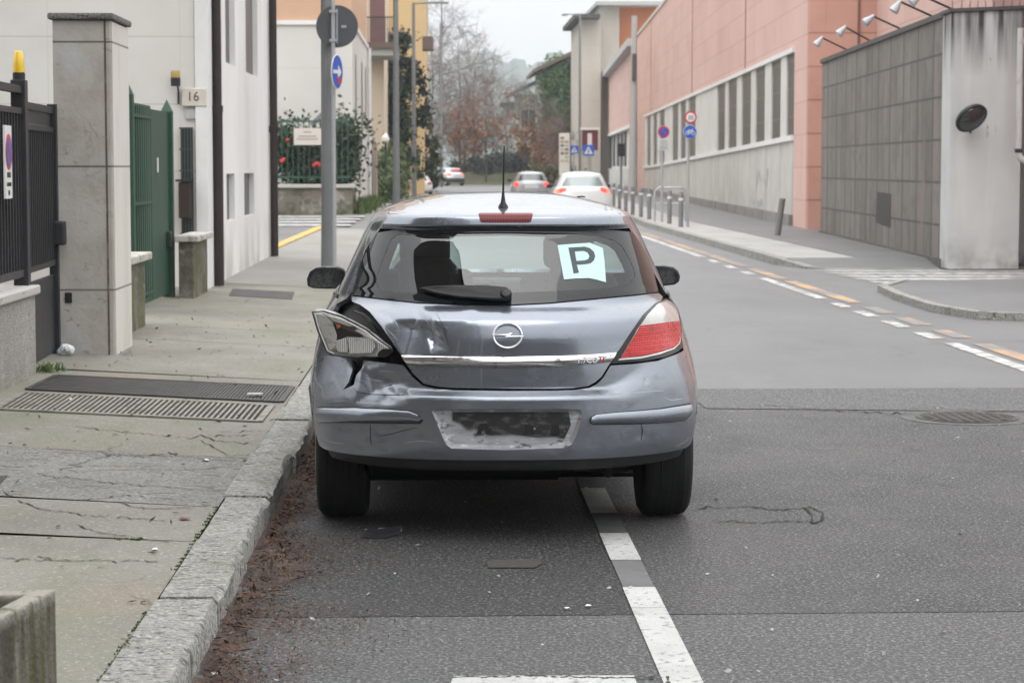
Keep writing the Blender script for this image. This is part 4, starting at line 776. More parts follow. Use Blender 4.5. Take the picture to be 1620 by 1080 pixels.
# lamp posts down the left pavement
def lamp_post(x, Y, r, label, arm=True, H=9.5, z0=.14):
    e = empty('street_lamp', (x, Y, z0), label, 'lamp post', 'grey street lamps on the left pavement'); MB().tube([(x, Y, z0), (x, Y, 1.1), (x, Y, H)], [r*1.15, r, r*.62], 14).build('pole', lpg, e, smooth=True)
    MB().lathe((x, Y, z0), [(r*1.5, 0), (r*1.5, .02), (r*1.1, .05)], 14).build('base', lpg, e)
    if arm: MB().tube([(x, Y, H-.04), (x+1.5, Y, H+.05)], .045, 8).build('arm', lpg, e); MB().box(x+.9, x+1.7, Y-.12, Y+.12, H-.05, H+.04).build('lamp_head', lpg, e, bevel=.03)
    return e
Lx = lambda px_, Y: at(px_, 265, Y)[0]
lamp_post(Lx(517.5, 31.5), 31.5, .085, 'thick grey lamp post nearest the camera, carrying the disc sign', H=10)
lamp_post(Lx(627, 72), 72, .115, 'grey lamp post in front of the dark evergreen, second from the camera', H=10)
lamp_post(Lx(655, 108), 108, .12, 'grey lamp post with a short arm in front of the yellow house wall', H=zt(8, 108))
lamp_post(Lx(671, 140), 140, .12, 'thin grey lamp post just right of the yellow house corner', H=zt(60, 140), arm=False)
lamp_post(Lx(698, 165), 165, .13, 'farthest pale lamp post behind the white car turning left', H=zt(40, 165), arm=False)
ts = empty('road_sign', (Lx(528, 31.2), 31.2, .14), 'thin pole with a round sign seen from behind and a blue arrow sign below', 'sign')
tx = Lx(528, 31.2); galv = mat('galvanised', (.42, .43, .44), [('n', (.35, .36, .37), 5, .4, .7, .5)], rough=.4, metal=.4); signback = mat('sign_back', (.085, .092, .098), [('n', (.11, .115, .12), 2, .4, .7, .5)], rough=.5, metal=.3)
MB().tube([(tx, 31.25, .14), (tx, 31.25, zt(5, 31.2))], .03, 10).build('pole', galv, ts, smooth=True)
c = at(533, 42, 31.3); MB().lathe((c[0], 31.33, c[2]), [(.295, 0), (.295, .012), (.285, .014)], 40, (0, 1, 0)).build('disc', signback, ts)
MB().box(c[0]-.012, c[0]+.012, 31.30, 31.33, c[2]-.24, c[2]+.24).build('channel', galv, ts)
for z in (-.2, .2): MB().box(tx-.05, tx+.05, 31.20, 31.32, c[2]+z-.02, c[2]+z+.02).build('clamp', galv, ts)
st_ = tag(text_obj('2018', .055, frame((c[0]+.09, 31.327, c[2]), (1, 0, 0), (0, 0, 1)), galv, 'stamp', ts)) if False else None
mb = MB(); mb.box(c[0]+.06, c[0]+.13, 31.322, 31.329, c[2]-.02, c[2]+.015); mb.build('maker_label', galv, ts)
c = at(532.5, 114, 31.12); nb = Vector((math.sin(math.radians(74)), -math.cos(math.radians(74)), 0)); xb_ = Vector((0, 0, 1)).cross(nb).normalized()
mb = MB().lathe(c, [(.242, 0), (.242, .01), (.235, .012)], 36, nb); mb.build('blue_disc', mat('sign_white', .7), ts)
mb = MB().lathe(np.array(c)+np.array(nb)*.012, [(.228, 0), (.228, .002)], 36, nb); mb.build('blue_field', sblue, ts)
fM = frame(np.array(c)+np.array(nb)*.0145, xb_, (0, 0, 1))
MB().prism([tuple(fM @ Vector((a, b, 0))) for a, b in [(-.19, -.025), (.02, -.025), (.02, -.10), (.17, 0), (.02, .10), (.02, .025), (-.19, .025)]], np.array(nb)*.002).build('white_arrow', mat('sign_white', .7), ts)
MB().prism([tuple(fM @ Vector((a, b, .0015))) for a, b in [(.01, -.18), (.13, -.16), (.15, -.07), (.06, -.055), (.0, -.10)]], np.array(nb)*.002).build('red_sticker', sred, ts)
# ================================================================== RIGHT STREET FURNITURE
steel = mat('bollard_steel', (.22, .22, .215), [('n', (.16, .16, .155), 4, .4, .65, .7)], rough=.5, metal=.3)
bl_ = [(1077, 359), (1059, 354), (1027, 347), (1014, 343.5), (1001, 340), (990, 337), (980, 332), (971, 327)]
bt = ['nearest steel bollard on the right pavement, beside the cycle sign pole', 'second steel bollard from the camera on the right pavement', 'third steel bollard, just left of the hoop railing', 'fourth steel bollard on the right pavement', 'fifth steel bollard on the right pavement', 'sixth steel bollard on the right pavement', 'seventh steel bollard, near the white car', 'farthest steel bollard, just right of the white car']
for (x, y), l in zip(bl_, bt):
    p = g(x, y, .12); e = empty('bollard', p, l, 'bollard', 'steel bollards on the right pavement'); MB().tube([p, (p[0], p[1], .96), (p[0], p[1], 1.0)], [.06, .06, .045], 12).build('post', steel, e, smooth=True); MB().lathe((p[0], p[1], .78), [(.063, 0), (.063, .06)], 12).build('band', trim_w, e)
p = g(1230, 372.5, .12); e = tag(MB().tube([p, (p[0]+.10, p[1], .92), (p[0]+.102, p[1], .935)], [.07, .07, .05], 12).build('bollard', mat('bollard_worn', (.17, .165, .155), rough=.6), smooth=True), 'leaning steel bollard alone in front of the white plinth', 'bollard')
hp = empty('hoop_barrier', g(1060, 350, .12), 'steel hoop railing behind the bollards on the right pavement', 'barrier')
Yh = 60.5; xa, xb = at(1036, 265, Yh)[0], at(1085, 265, Yh)[0]; zt_ = zt(297, Yh)
MB().tube([(xa, Yh, .12), (xa, Yh, zt_-.1), (xa+.1, Yh, zt_), (xb-.1, Yh, zt_), (xb, Yh, zt_-.1), (xb, Yh, .12)], .03, 8).build('hoop', galv, hp, smooth=True); MB().tube([(xa, Yh, .62), (xb, Yh, .62)], .02, 8).build('mid_rail', galv, hp)
def sign_pole(px_, py_, top, label):
    p = g(px_, py_, .12); e = empty('road_sign', p, label, 'sign', None); MB().tube([p, (p[0], p[1], CAMZ+(265-top)/FPX*p[1])], .035, 8).build('pole', galv, e, smooth=True); return e, p
e, p = sign_pole(1047, 351, 199, 'no parking sign with a white panel below on a thin pole'); Y = p[1]-.06
swhite = mat('sign_white', .7)
def rsign(par, px_, py_, r_px, Y, parts):
    c = at(px_, py_, Y); R0 = r_px/FPX*Y
    for i, (k, m, nm) in enumerate(parts): MB().lathe((c[0], Y-.012*i, c[2]), [(R0*k, 0), (R0*k, .012)], 28, (0, -1, 0)).build(nm, m, par)
    return c, R0
c, R0 = rsign(e, 1050, 209, 9.2, Y, [(1, sred, 'red_ring'), (.74, sblue, 'blue_field')])
MB().prism([(c[0]+a*R0, Y-.026, c[2]+b*R0) for a, b in [(-.62, .50), (-.50, .62), (.62, -.50), (.50, -.62)]], (0, -.006, 0)).build('red_bar', sred, e)
a = at(1041.5, 238, Y); b = at(1058.5, 220, Y); MB().box(a[0], b[0], Y-.01, Y+.01, a[2], b[2]).build('panel', mat('panel_pale', (.55, .57, .56), rough=.5), e)
ln = MB()
for y_ in (224, 228, 232, 235.5): q0 = at(1044, y_, Y-.012); q1 = at(1056, y_, Y-.012); ln.box(q0[0], q1[0], Y-.014, Y-.0105, q0[2]-.012, q0[2]+.012)
ln.build('writing_lines', mat('ink_grey', (.22, .24, .24), rough=.7), e)
e, p = sign_pole(1088, 359, 176, 'speed limit 30 sign above a blue cycle sign on a thin pole'); Y = p[1]-.06
c, R0 = rsign(e, 1092.5, 186, 9.8, Y, [(1, sred, 'red_ring'), (.74, swhite, 'white_field')])
text_obj('30', R0*1.0, frame((c[0], Y-.026, c[2]-.01), (1, 0, 0), (0, 0, 1)), sblk, 'numerals', e, .002)
c, R0 = rsign(e, 1091.5, 209, 10.8, Y, [(1, swhite, 'rim'), (.94, sblue, 'blue_field')])
bk_ = MB()
for dx in (-.42, .42): bk_.tube([(c[0]+(dx+.26*math.cos(t))*R0, Y-.03, c[2]+(-.15+.26*math.sin(t))*R0) for t in np.linspace(0, 2*PI, 17)], R0*.045, 6)
for s in ([(-.42, -.15), (-.15, .25), (.3, .25), (.42, -.15)], [(-.15, .25), (.0, -.15), (.3, .25)], [(-.42, -.15), (0, -.15)], [(.3, .25), (.25, .42), (.42, .42)], [(-.15, .25), (-.2, .36)]): bk_.tube([(c[0]+a*R0, Y-.03, c[2]+b*R0) for a, b in s], R0*.045, 6)
bk_.build('cycle_symbol', swhite, e)
def ped_sign(px_, py_, w_, Y, label):
    c = at(px_, py_, Y); s = w_/2/FPX*Y; e = empty('crossing_sign', (c[0], Y, .1), label, 'sign', 'blue pedestrian crossing signs')
    MB().tube([(c[0], Y+.05, .1), (c[0], Y+.05, c[2]+s)], .04, 8).build('pole', galv, e); MB().box(c[0]-s, c[0]+s, Y, Y+.02, c[2]-s, c[2]+s).build('plate', sblue, e, bevel=.008)
    MB().prism([(c[0]-s*.78, Y-.004, c[2]-s*.66), (c[0]+s*.78, Y-.004, c[2]-s*.66), (c[0], Y-.004, c[2]+s*.74)], (0, .003, 0)).build('triangle', swhite, e)
    f = MB().lathe((c[0]+s*.05, Y-.006, c[2]+s*.22), [(s*.10, 0), (s*.10, .003)], 10, (0, 1, 0)); 
    for a, b in (((.05, .1), (.0, -.2)), ((0, -.2), (-.25, -.55)), ((0, -.2), (.22, -.55)), ((.05, .05), (-.2, -.12)), ((.05, .05), (.25, -.1))): f.tube([(c[0]+a[0]*s, Y-.006, c[2]+a[1]*s), (c[0]+b[0]*s, Y-.006, c[2]+b[1]*s)], s*.06, 5)
    f.build('walker', sblk, e)
ped_sign(931, 238, 17.5, 112, 'blue pedestrian crossing sign nearest the pink annex'); ped_sign(908.5, 237, 13, 126, 'smaller blue pedestrian crossing sign left of the other one')
tot = empty('totem_sign', at(893, 262, 128), 'tall pale totem sign with rows of small coloured panels', 'sign')
a = at(884.5, 266, 128); b = at(901.5, 211, 128); MB().box(a[0], b[0], 128, 128.25, .05, b[2]).build('board', mat('totem_white', (.68, .66, .62), rough=.6), tot, bevel=.03)
r_ = np.random.default_rng(3); cols = [(.22, .25, .22), (.40, .30, .20), (.14, .18, .22), (.5, .45, .3), (.3, .12, .1)]
for i in range(7):
    for j in range(2):
        if r_.random() < .8:
            x0 = a[0]+(b[0]-a[0])*(.12+.42*j); z1 = b[2]-.2-i*.22; k = int(r_.integers(0, 5)); MB().box(x0, x0+(b[0]-a[0])*.34, 127.985, 127.999, z1-.15, z1).build('panel', mat('totem_panel_%d' % k, cols[k], rough=.6), tot)
bs = empty('shop_sign', at(930, 214, 135), 'dark red shop sign on a pale frame beside the beige tower', 'sign')
a = at(921, 238, 135); b = at(946, 206, 135); MB().box(a[0], b[0], 135, 135.2, a[2], b[2]).build('board', mat('shop_red', (.13, .02, .03), rough=.5), bs); MB().box(at(930, 0, 135)[0], at(937, 0, 135)[0], 134.97, 134.999, a[2], b[2]-.2).build('pale_panel', mat('totem_white', .6), bs); MB().box(a[0]-.1, b[0]+.1, 134.9, 135.3, b[2]+.01, b[2]+.16).build('frame', trim_w, bs)
MB().tube([((a[0]+b[0])/2, 135.1, .1), ((a[0]+b[0])/2, 135.1, a[2])], .08, 8).build('post', galv, bs)
tpst = empty('street_lamp', at(917, 270, 150), 'thin lamp post with a double head in front of the beige tower', 'lamp post')
a = at(917, 262, 150); MB().tube([(a[0], 150, .1), (a[0], 150, zt(27, 150))], [.11, .07], 10).build('pole', lpg, tpst, smooth=True); MB().tube([(a[0], 150, zt(27, 150)), (at(895, 25, 150)[0], 150, zt(25, 150))], .04, 6).build('arm', lpg, tpst); MB().box(at(889, 0, 150)[0], at(898, 0, 150)[0], 149.9, 150.1, zt(28, 150), zt(25, 150)).build('lamp_head', lpg, tpst)
tl_ = empty('traffic_light', at(985, 237, 122), 'dark traffic light housing beside the pink corner pillar', 'traffic light')
c = at(983, 237, 122); MB().box(c[0]-.2, c[0]+.2, 121.9, 122.2, c[2]-.36, c[2]+.36).build('housing', iron, tl_, bevel=.04); MB().tube([(c[0], 122.1, .1), (c[0], 122.1, c[2])], .06, 8).build('pole', lpg, tl_)
for i in range(3): MB().lathe((c[0], 121.89, c[2]+(.22-.22*i)), [(.075, 0), (.07, .02)], 12, (0, -1, 0)).build('lens', gasket0 if 'gasket0' in globals() else mat('lens_dark', (.03, .03, .03), rough=.2), tl_)
# ================================================================== TREES
twigm = mat('twigs_grey', (.155, .135, .127), [('n', (.20, .165, .15), .5, .42, .62, .8, 3)], rough=.95); twigr = mat('twigs_russet', (.17, .125, .105), [('n', (.23, .16, .12), .6, .42, .62, .8, 3)], rough=.95)
def tubes_np(name, segs, m, parent):   # tapered three-sided twigs in one mesh
    S = np.asarray(segs, float); p0, p1, r0, r1 = S[:, :3], S[:, 3:6], S[:, 6:7], S[:, 7:8]; d = p1-p0; d /= np.maximum(np.linalg.norm(d, axis=1, keepdims=True), 1e-9)
    a = np.cross(d, [.31, .77, .55]); a /= np.linalg.norm(a, axis=1, keepdims=True); b = np.cross(d, a); V = []
    for k in range(3): t = 2*PI*k/3; o = a*math.cos(t)+b*math.sin(t); V += [p0+o*r0, p1+o*r1]
    V = np.stack(V, 1).reshape(-1, 3); I = np.arange(len(S))*6; F = np.concatenate([np.stack([I+2*k, I+2*((k+1) % 3), I+2*((k+1) % 3)+1, I+2*k+1], 1) for k in range(3)])
    return quadmesh(name, V, F, m, parent, smooth=True)
def bare_tree(x, Y, H, spread, label, m=twigm, seed=1, low=.18, group='bare trees along the street', leaves=None, droop=.0, dens=1.0):
    r = np.random.default_rng(seed); e = empty('bare_tree' if leaves is None else 'autumn_tree', (x, Y, 0), label, 'tree', group); z0 = .05
    tr = [(x+.05*math.sin(k*1.3+seed)*k*.3, Y, z0+H*k/10) for k in range(11)]
    MB().tube(tr, [max(.022*H*(1-k/10.5)*.40, .02) for k in range(11)], 8).build('trunk', barkm, e, smooth=True)
    segs = []; ends = []
    def grow(p, d, L, rad, lvl):
        n = 3; q = p
        for i in range(n):
            d2 = d+r.normal(0, .16, 3)+np.array([0, 0, -.05*droop+.03]); d2 /= np.linalg.norm(d2); nx = q+d2*L/n; segs.append((*q, *nx, rad*(1-i/n*.5), rad*(1-(i+1)/n*.5)))
            if lvl < 3:
                for _ in range(int(r.integers(2, 4)*dens) if lvl < 2 else int(r.integers(1, 4)*dens)):
                    v = r.normal(0, 1, 3); v -= d2*(v@d2); v /= np.linalg.norm(v); c = d2*.62+v*.78+np.array([0, 0, .08-droop*.25]); c /= np.linalg.norm(c); grow(q+(nx-q)*r.random(), c, L*r.uniform(.42, .62), rad*.5, lvl+1)
            else: ends.append(nx)
            q = nx; d = d2
    nb_ = int(15*dens)+4
    for i in range(nb_):
        t = low+(1-low)*(i+r.random())/nb_*.97; k = min(int(t*10), 9); f = t*10-k; p = np.array(tr[k])*(1-f)+np.array(tr[k+1])*f
        a = r.uniform(0, 2*PI); prof = math.sin(min(1, (t-low)/(1-low)*.82+.22)*PI)**.7; c = np.array([math.cos(a), math.sin(a), .42-droop*.4]); c /= np.linalg.norm(c); grow(p, c, spread*(.35+.75*prof)*r.uniform(.75, 1.15), .010*H*.42*(1.1-t), 1)
    tubes_np('crown', [(*s[:6], max(s[6], .011), max(s[7], .009)) for s in segs], m, e)
    if leaves is not None:
        E = np.array(ends); E = E[(E[:, 2]/(H*leaves[3])+r.normal(0, .22, len(E)) < .95) & (r.random(len(E)) < .6)]; 
        if len(E): k = r.integers(0, len(E), leaves[0]); leafcloud('leaves', E[k][:400], np.full(min(400, len(k)), .40), int(leaves[0]*.6), leaves[1], leaves[2], e, seed=seed+50)
    return e
orl = mat('leaves_orange', (.30, .125, .05), [('n', (.20, .09, .045), .7, .42, .62, .8, 3), ('n', (.36, .20, .08), .5, .58, .72, .6, 3)], rough=.8)
XT = lambda px_, Y: at(px_, 265, Y)[0]
bare_tree(XT(698, 206), 206, 21, 5.2, 'tallest bare tree with drooping grey twigs behind the yellow house corner', seed=11, droop=.6, dens=1.3)
bare_tree(XT(684, 214), 214, 15, 5.0, 'dense russet bare tree right behind the turning white car', seed=12, droop=.3, m=twigr, dens=1.25)
bare_tree(XT(727, 210), 210, 14.5, 4.6, 'russet bare tree in the middle of the row beyond the turning car', seed=13, m=twigr, dens=1.25)
bare_tree(XT(769, 206), 206, 9.8, 3.3, 'bare tree with a dark straight trunk and clinging orange leaves, left of the aerial', seed=14, m=twigr, low=.3, leaves=(2600, .15, orl, .62), group='autumn trees on the bank')
bare_tree(XT(750, 222), 222, 13, 4.4, 'russet bare tree just left of the hill gap', seed=15, m=twigr, dens=1.15)
bare_tree(XT(802, 218), 218, 9.2, 3.4, 'slim bare tree in front of the low grey house', seed=16)
bare_tree(XT(832, 208), 208, 9.0, 3.0, 'bare tree with orange leaves in front of the pale yellow house', seed=17, low=.25, leaves=(2600, .15, orl, .50), group='autumn trees on the bank')
bare_tree(XT(866, 207), 207, 7.0, 2.8, 'orange leaved tree in front of the ivy covered wall', seed=18, m=twigr, low=.2, leaves=(3000, .15, orl, .62), group='autumn trees on the bank')
bare_tree(XT(735, 232), 232, 9.0, 3.4, 'small bare tree with orange leaves above the turning white car', seed=19, m=twigr, leaves=(2600, .15, orl, .7), group='autumn trees on the bank')
bare_tree(XT(780, 235), 235, 11, 4.0, 'bare tree far behind the dark straight trunk', seed=20, m=twigr)
bare_tree(XT(884, 190), 190, 5.6, 2.0, 'low russet tree beside the totem sign', seed=21, m=twigr, low=.15)
everm = mat('evergreen_needles', (.018, .032, .018), [('n', (.035, .055, .028), .5, .42, .62, .8, 3)], rough=.8)
def crown_tree(x, Y, H, R, label, m, n, size, seed, low=.2, group=None, name='evergreen_tree', k=110):
    r = np.random.default_rng(seed); e = empty(name, (x, Y, .05), label, 'tree', group); MB().tube([(x, Y, .05), (x+.1, Y, H*.5), (x, Y, H*.92)], [.026*H*.8, .018*H, .01], 8).build('trunk', barkm, e, smooth=True)
    cs = []; rs = []
    for i in range(k):
        t = r.uniform(low, 1); w = R*(1.15-t)**.6*r.uniform(.3, 1); a = r.uniform(0, 2*PI); cs.append((x+w*math.cos(a), Y+w*math.sin(a), H*t)); s = R*r.uniform(.12, .30); rs.append((s, s, s*.75))
    leafcloud('crown', cs, rs, n, size, m, e, seed=seed+1); return e
crown_tree(XT(603, 100), 103.5, 6.6, 1.6, 'dark evergreen under the balcony of the yellow house', everm, 15000, .09, 31, low=.25)
crown_tree(XT(632, 112), 113, 8.2, 1.9, 'tall dark evergreen in front of the yellow house', everm, 15000, .10, 32, low=.12)
crown_tree(XT(655, 128), 130, 6.4, 1.7, 'dark evergreen between the thin lamp posts', everm, 7000, .12, 33, low=.08)
crown_tree(XT(672, 150), 152, 5.2, 1.3, 'olive green tree beside the farthest lamp post', mat('olive_leaves', (.075, .085, .03), [('n', (.14, .11, .04), .8, .5, .66, .8, 3)], rough=.8), 5000, .12, 34, low=.15)
# bank of grass and shrubs that closes the street
bankm = mat('bank_grass', (.075, .085, .035), [('n', (.105, .085, .045), .35, .42, .62, .8, 5), ('n', (.05, .065, .028), .9, .5, .66, .6, 5)], rough=.95)
mb = MB(); xs = np.linspace(-34, 30, 60); n = len(xs)
for k, (y, z) in enumerate(((204, -.02), (206, .25), (211, .9), (222, 1.3), (250, 1.4))):
    for x in xs: mb.v.append((x, y+RNG.normal(0, .25)+.03*x, z+(RNG.normal(0, .07) if z > 0 else 0)))
for k in range(4):
    for i in range(n-1): a = k*n+i; mb.f.append((a, a+1, a+n+1, a+n))
tag(mb.build('grass_bank', bankm, smooth='all'), kind='structure')
greyb = mat('shrub_greygreen', (.075, .09, .075), [('n', (.12, .135, .12), .6, .42, .62, .8, 3), ('n', (.04, .05, .035), .5, .5, .66, .7, 3)], rough=.85)
shr = [(735, 218, 1.5, 'olive shrub on the bank behind the turning white car', bankm), (775, 214, 1.7, 'grey green shrub beside the dark straight trunk', greyb), (800, 216, 1.9, 'broad grey green shrub in the middle of the bank', greyb), (826, 219, 2.0, 'grey green shrub behind the small grey car', greyb), (850, 222, 2.1, 'dark green shrub below the orange leaved tree', bushm), (872, 140, 1.35, 'round olive bush left of the white hatchback', mat('olive_bush', (.085, .078, .04), [('n', (.12, .10, .05), .9, .42, .62, .8, 3)], rough=.9)), (889, 136, 1.2, 'second olive bush at the foot of the totem sign', mat('olive_bush', .08))]
for i, (p_, Y, R_, l, m) in enumerate(shr):
    x = XT(p_, Y); z = .9 if Y > 200 else .2; r = np.random.default_rng(60+i); cs = [(x+r.uniform(-R_, R_), Y+r.uniform(-1, 1), z+r.uniform(0, R_*.9)) for _ in range(14)]; bush('shrub', l, cs, [R_*.42]*14, 4200, .13 if Y > 200 else .09, m, group='shrubs at the end of the street', stem=(0,), seed=70+i)
# ================================================================== CAR SHELLS
def pchip(x, Y):
    x = np.asarray(x, float); Y = np.asarray(Y, float); h = np.diff(x)[:, None]; dl = np.diff(Y, axis=0)/h
    m = np.zeros_like(Y)
    w1 = 2*h[1:]+h[:-1]; w2 = h[1:]+2*h[:-1]; ok = dl[:-1]*dl[1:] > 0
    with np.errstate(divide='ignore', invalid='ignore'):
        m[1:-1] = np.where(ok, (w1+w2)/(w1/dl[:-1]+w2/dl[1:]), 0)
    m[0] = dl[0]; m[-1] = dl[-1]
    def f(v):
        v = np.clip(v, x[0], x[-1]); i = np.clip(np.searchsorted(x, v)-1, 0, len(x)-2); hh = h[i, 0]; t = ((v-x[i])/hh)[:, None]; hh = hh[:, None]
        return Y[i]*(1+2*t)*(1-t)**2 + m[i]*hh*t*(1-t)**2 + Y[i+1]*t*t*(3-2*t) + m[i+1]*hh*t*t*(t-1)
    return f
def sstep(a, b, x):
    t = np.clip((x-a)/(b-a), 0, 1); return t*t*(3-2*t)
class Shell:
    KS = 1.05
    def __init__(s, rows, disp=None, off=(0, 0, 0)):
        rows = np.array(rows, float); s.v0, s.v1 = rows[0, 0], rows[-1, 0]; s.tab = pchip(rows[:, 0], rows[:, 1:]); s.disp = disp; s.off = np.array(off, float)
    def base(s, S, V):
        S = np.asarray(S, float); a = np.abs(S); sg = np.sign(S); z, yr, w, d, p, q, yf, df = s.tab(np.asarray(V, float)).T
        t = PI/2*np.clip(a, 0, 1)**1.6; x = w*np.sin(t)**(2/p); y = yr+d*(1-np.clip(np.cos(t), 0, 1)**(2/q))
        m = a > 1; L = yf-df-yr-d; x = np.where(m, w, x); y = np.where(m, yr+d+(a-1)*L, y)
        m = a > 2; t2 = np.clip(3-a, 0, 1)*PI/2; x = np.where(m, w*np.clip(np.sin(t2), 0, 1)**(2/3.0), x); y = np.where(m, yf-df*(1-np.cos(t2)), y)
        return np.stack([sg*x, y, z], -1)
    def P(s, S, V):
        P = s.base(S, V)
        if s.disp is not None: P = s.disp(P, np.asarray(S, float), np.asarray(V, float))
        return P
    def N(s, S, V, e=.004):
        a = s.P(S+e, V)-s.P(S-e, V); V = np.asarray(V, float)
        b = s.P(S, np.clip(V+e, s.v0, s.v1))-s.P(S, np.clip(V-e, s.v0, s.v1))
        n = np.cross(a, b); ln = np.linalg.norm(n, axis=1, keepdims=True); n = n/np.maximum(ln, 1e-12); return n
    def s_of_x(s, x, v):
        r = s.tab(np.array([v]))[0]; w, p = r[2], r[4]; t = math.asin(min(1, abs(x)/w)**(p/2)); return math.copysign((t/(PI/2))**(1/1.6), x)
    def s_of_y(s, y, v, side):
        z, yr, w, d, p, q, yf, df = s.tab(np.array([v]))[0]
        if y <= yr: return 0.0
        if y < yr+d: t = math.acos(max(0, 1-(y-yr)/d)**(q/2)); return side*(t/(PI/2))**(1/1.6)
        if y <= yf-df: return side*(1+(y-yr-d)/(yf-df-yr-d))
        return side*(3-math.acos(max(-1, min(1, 1-(yf-y)/df)))/(PI/2)) if y < yf else side*3
    def side(s, pts, sd): return [(s.s_of_y(y, z, sd), z) for y, z in pts]
    def rear(s, pts): return [(s.s_of_x(x, z), z) for x, z in pts]
    def px(s, pts):          # trace of picture points onto the shell
        if not hasattr(s, 'gr'):
            a, b = np.meshgrid(np.linspace(-1.35, 1.35, 271), np.linspace(s.v0, s.v1, 200)); s.gs, s.gv = a.ravel(), b.ravel()
            P = s.P(s.gs, s.gv)+s.off; n = s.N(s.gs, s.gv); vw = P-CAM; k = (n*vw).sum(1) < 0
            s.gs, s.gv = s.gs[k], s.gv[k]; s.gr = proj(P[k])
        out = []; dn = []
        for a, b in zip(pts, list(pts[1:])+[pts[-1]]):
            m_ = max(1, int(math.hypot(b[0]-a[0], b[1]-a[1])/9)); dn += [(a[0]+(b[0]-a[0])*k/m_, a[1]+(b[1]-a[1])*k/m_) for k in range(m_)]
        if len(pts) > 1 and tuple(pts[-1]) != tuple(dn[-1]): dn.append(pts[-1])
        for q in dn:
            q = np.array(q, float); i = np.argmin(((s.gr-q)**2).sum(1)); u = np.array([s.gs[i], s.gv[i]])
            f = lambda u: proj(s.P(u[:1], u[1:])+s.off)[0]-q
            r = f(u)
            for _ in range(12):
                J = np.stack([(f(u+[1e-4, 0])-r)/1e-4, (f(u+[0, 1e-4])-r)/1e-4], 1); st = np.linalg.solve(J.T@J+np.eye(2)*30, -J.T@r)
                st = np.clip(st, -.03, .03); u2 = u+st; u2[1] = min(max(u2[1], s.v0), s.v1); r2 = f(u2)
                if (r2@r2) < (r@r): u, r = u2, r2
                else: break
            out.append((u[0], u[1]))
        return out
    def panel(s, name, outer, m, parent, h=.02, off=0.0, holes=(), flange=.012, mod=None):
        k = lambda l: [(a*s.KS, b) for a, b in l]
        V, T = fill(k(outer), [k(q) for q in holes], h)
        S, U = V[:, 0]/s.KS, V[:, 1]; P = s.P(S, U); N = s.N(S, U); Q = P+N*off
        if mod is not None: Q, N = mod(Q, N, S, U)
        fn = np.cross(Q[T[:, 1]]-Q[T[:, 0]], Q[T[:, 2]]-Q[T[:, 0]]); fl = (fn*N[T].mean(1)).sum(1) < 0; T = T.copy(); T[fl] = T[fl][:, ::-1]
        from collections import Counter
        E = Counter(); 
        for t in T:
            for i in range(3): E[(int(t[i]), int(t[(i+1) % 3]))] += 1
        B = [e for e in E if (e[1], e[0]) not in E]
        verts = list(Q); norms = list(N); faces = [tuple(int(i) for i in t) for t in T]
        if flange:
            mp = {}
            for a, b in B:
                for i in (a, b):
                    if i not in mp: mp[i] = len(verts); verts += [Q[i], P[i]+N[i]*(off-flange)]; norms += [np.zeros(3), np.zeros(3)]
                faces.append((mp[b], mp[a], mp[a]+1, mp[b]+1))
        me = bpy.data.meshes.new(name); me.from_pydata([tuple(map(float, v)) for v in verts], [], faces)
        me.polygons.foreach_set('use_smooth', [True]*len(faces)); me.update()
        me.normals_split_custom_set_from_vertices([tuple(map(float, n)) for n in norms])
        return link(name, me, m, parent, world=False)
def bar_mod(top, bot, hgt, tu=38, td=-34, pw=1.0):   # rounds a strip between two traced edges into a bar
    ts, tv = np.array(top).T; bs, bv = np.array(bot).T; o = np.argsort(ts); ts, tv = ts[o], tv[o]; o = np.argsort(bs); bs, bv = bs[o], bv[o]
    def f(Q, N, S, U):
        a = np.interp(S, ts, tv); b = np.interp(S, bs, bv); k = np.clip((U-b)/np.maximum(a-b, 1e-4), 0, 1)*2-1
        ang = np.radians(np.where(k > 0, tu, -td)*np.sign(k)*np.abs(k)**pw)[:, None]; up = np.array([0, 0, 1.0])-N*N[:, 2:3]; up /= np.linalg.norm(up, axis=1, keepdims=True)
        return Q+N*((1-k**2)*hgt)[:, None], N*np.cos(ang)+up*np.sin(ang)
    return f
def lbuild(mb, name, m, parent, **kw):     # parts modelled in their thing's own coordinates
    o = mb.build(name, m, None, **kw); o.parent = parent; return o
def rr(x0, x1, z0, z1, r=.02, n=4):        # rounded rectangle
    o = []
    for cx, cz, a0 in ((x1-r, z1-r, 0), (x0+r, z1-r, 90), (x0+r, z0+r, 180), (x1-r, z0+r, 270)):
        for i in range(n+1): t = math.radians(a0+90*i/n); o.append((cx+r*math.cos(t), cz+r*math.sin(t)))
    return o
CARX, CARY = 0.278, 10.15
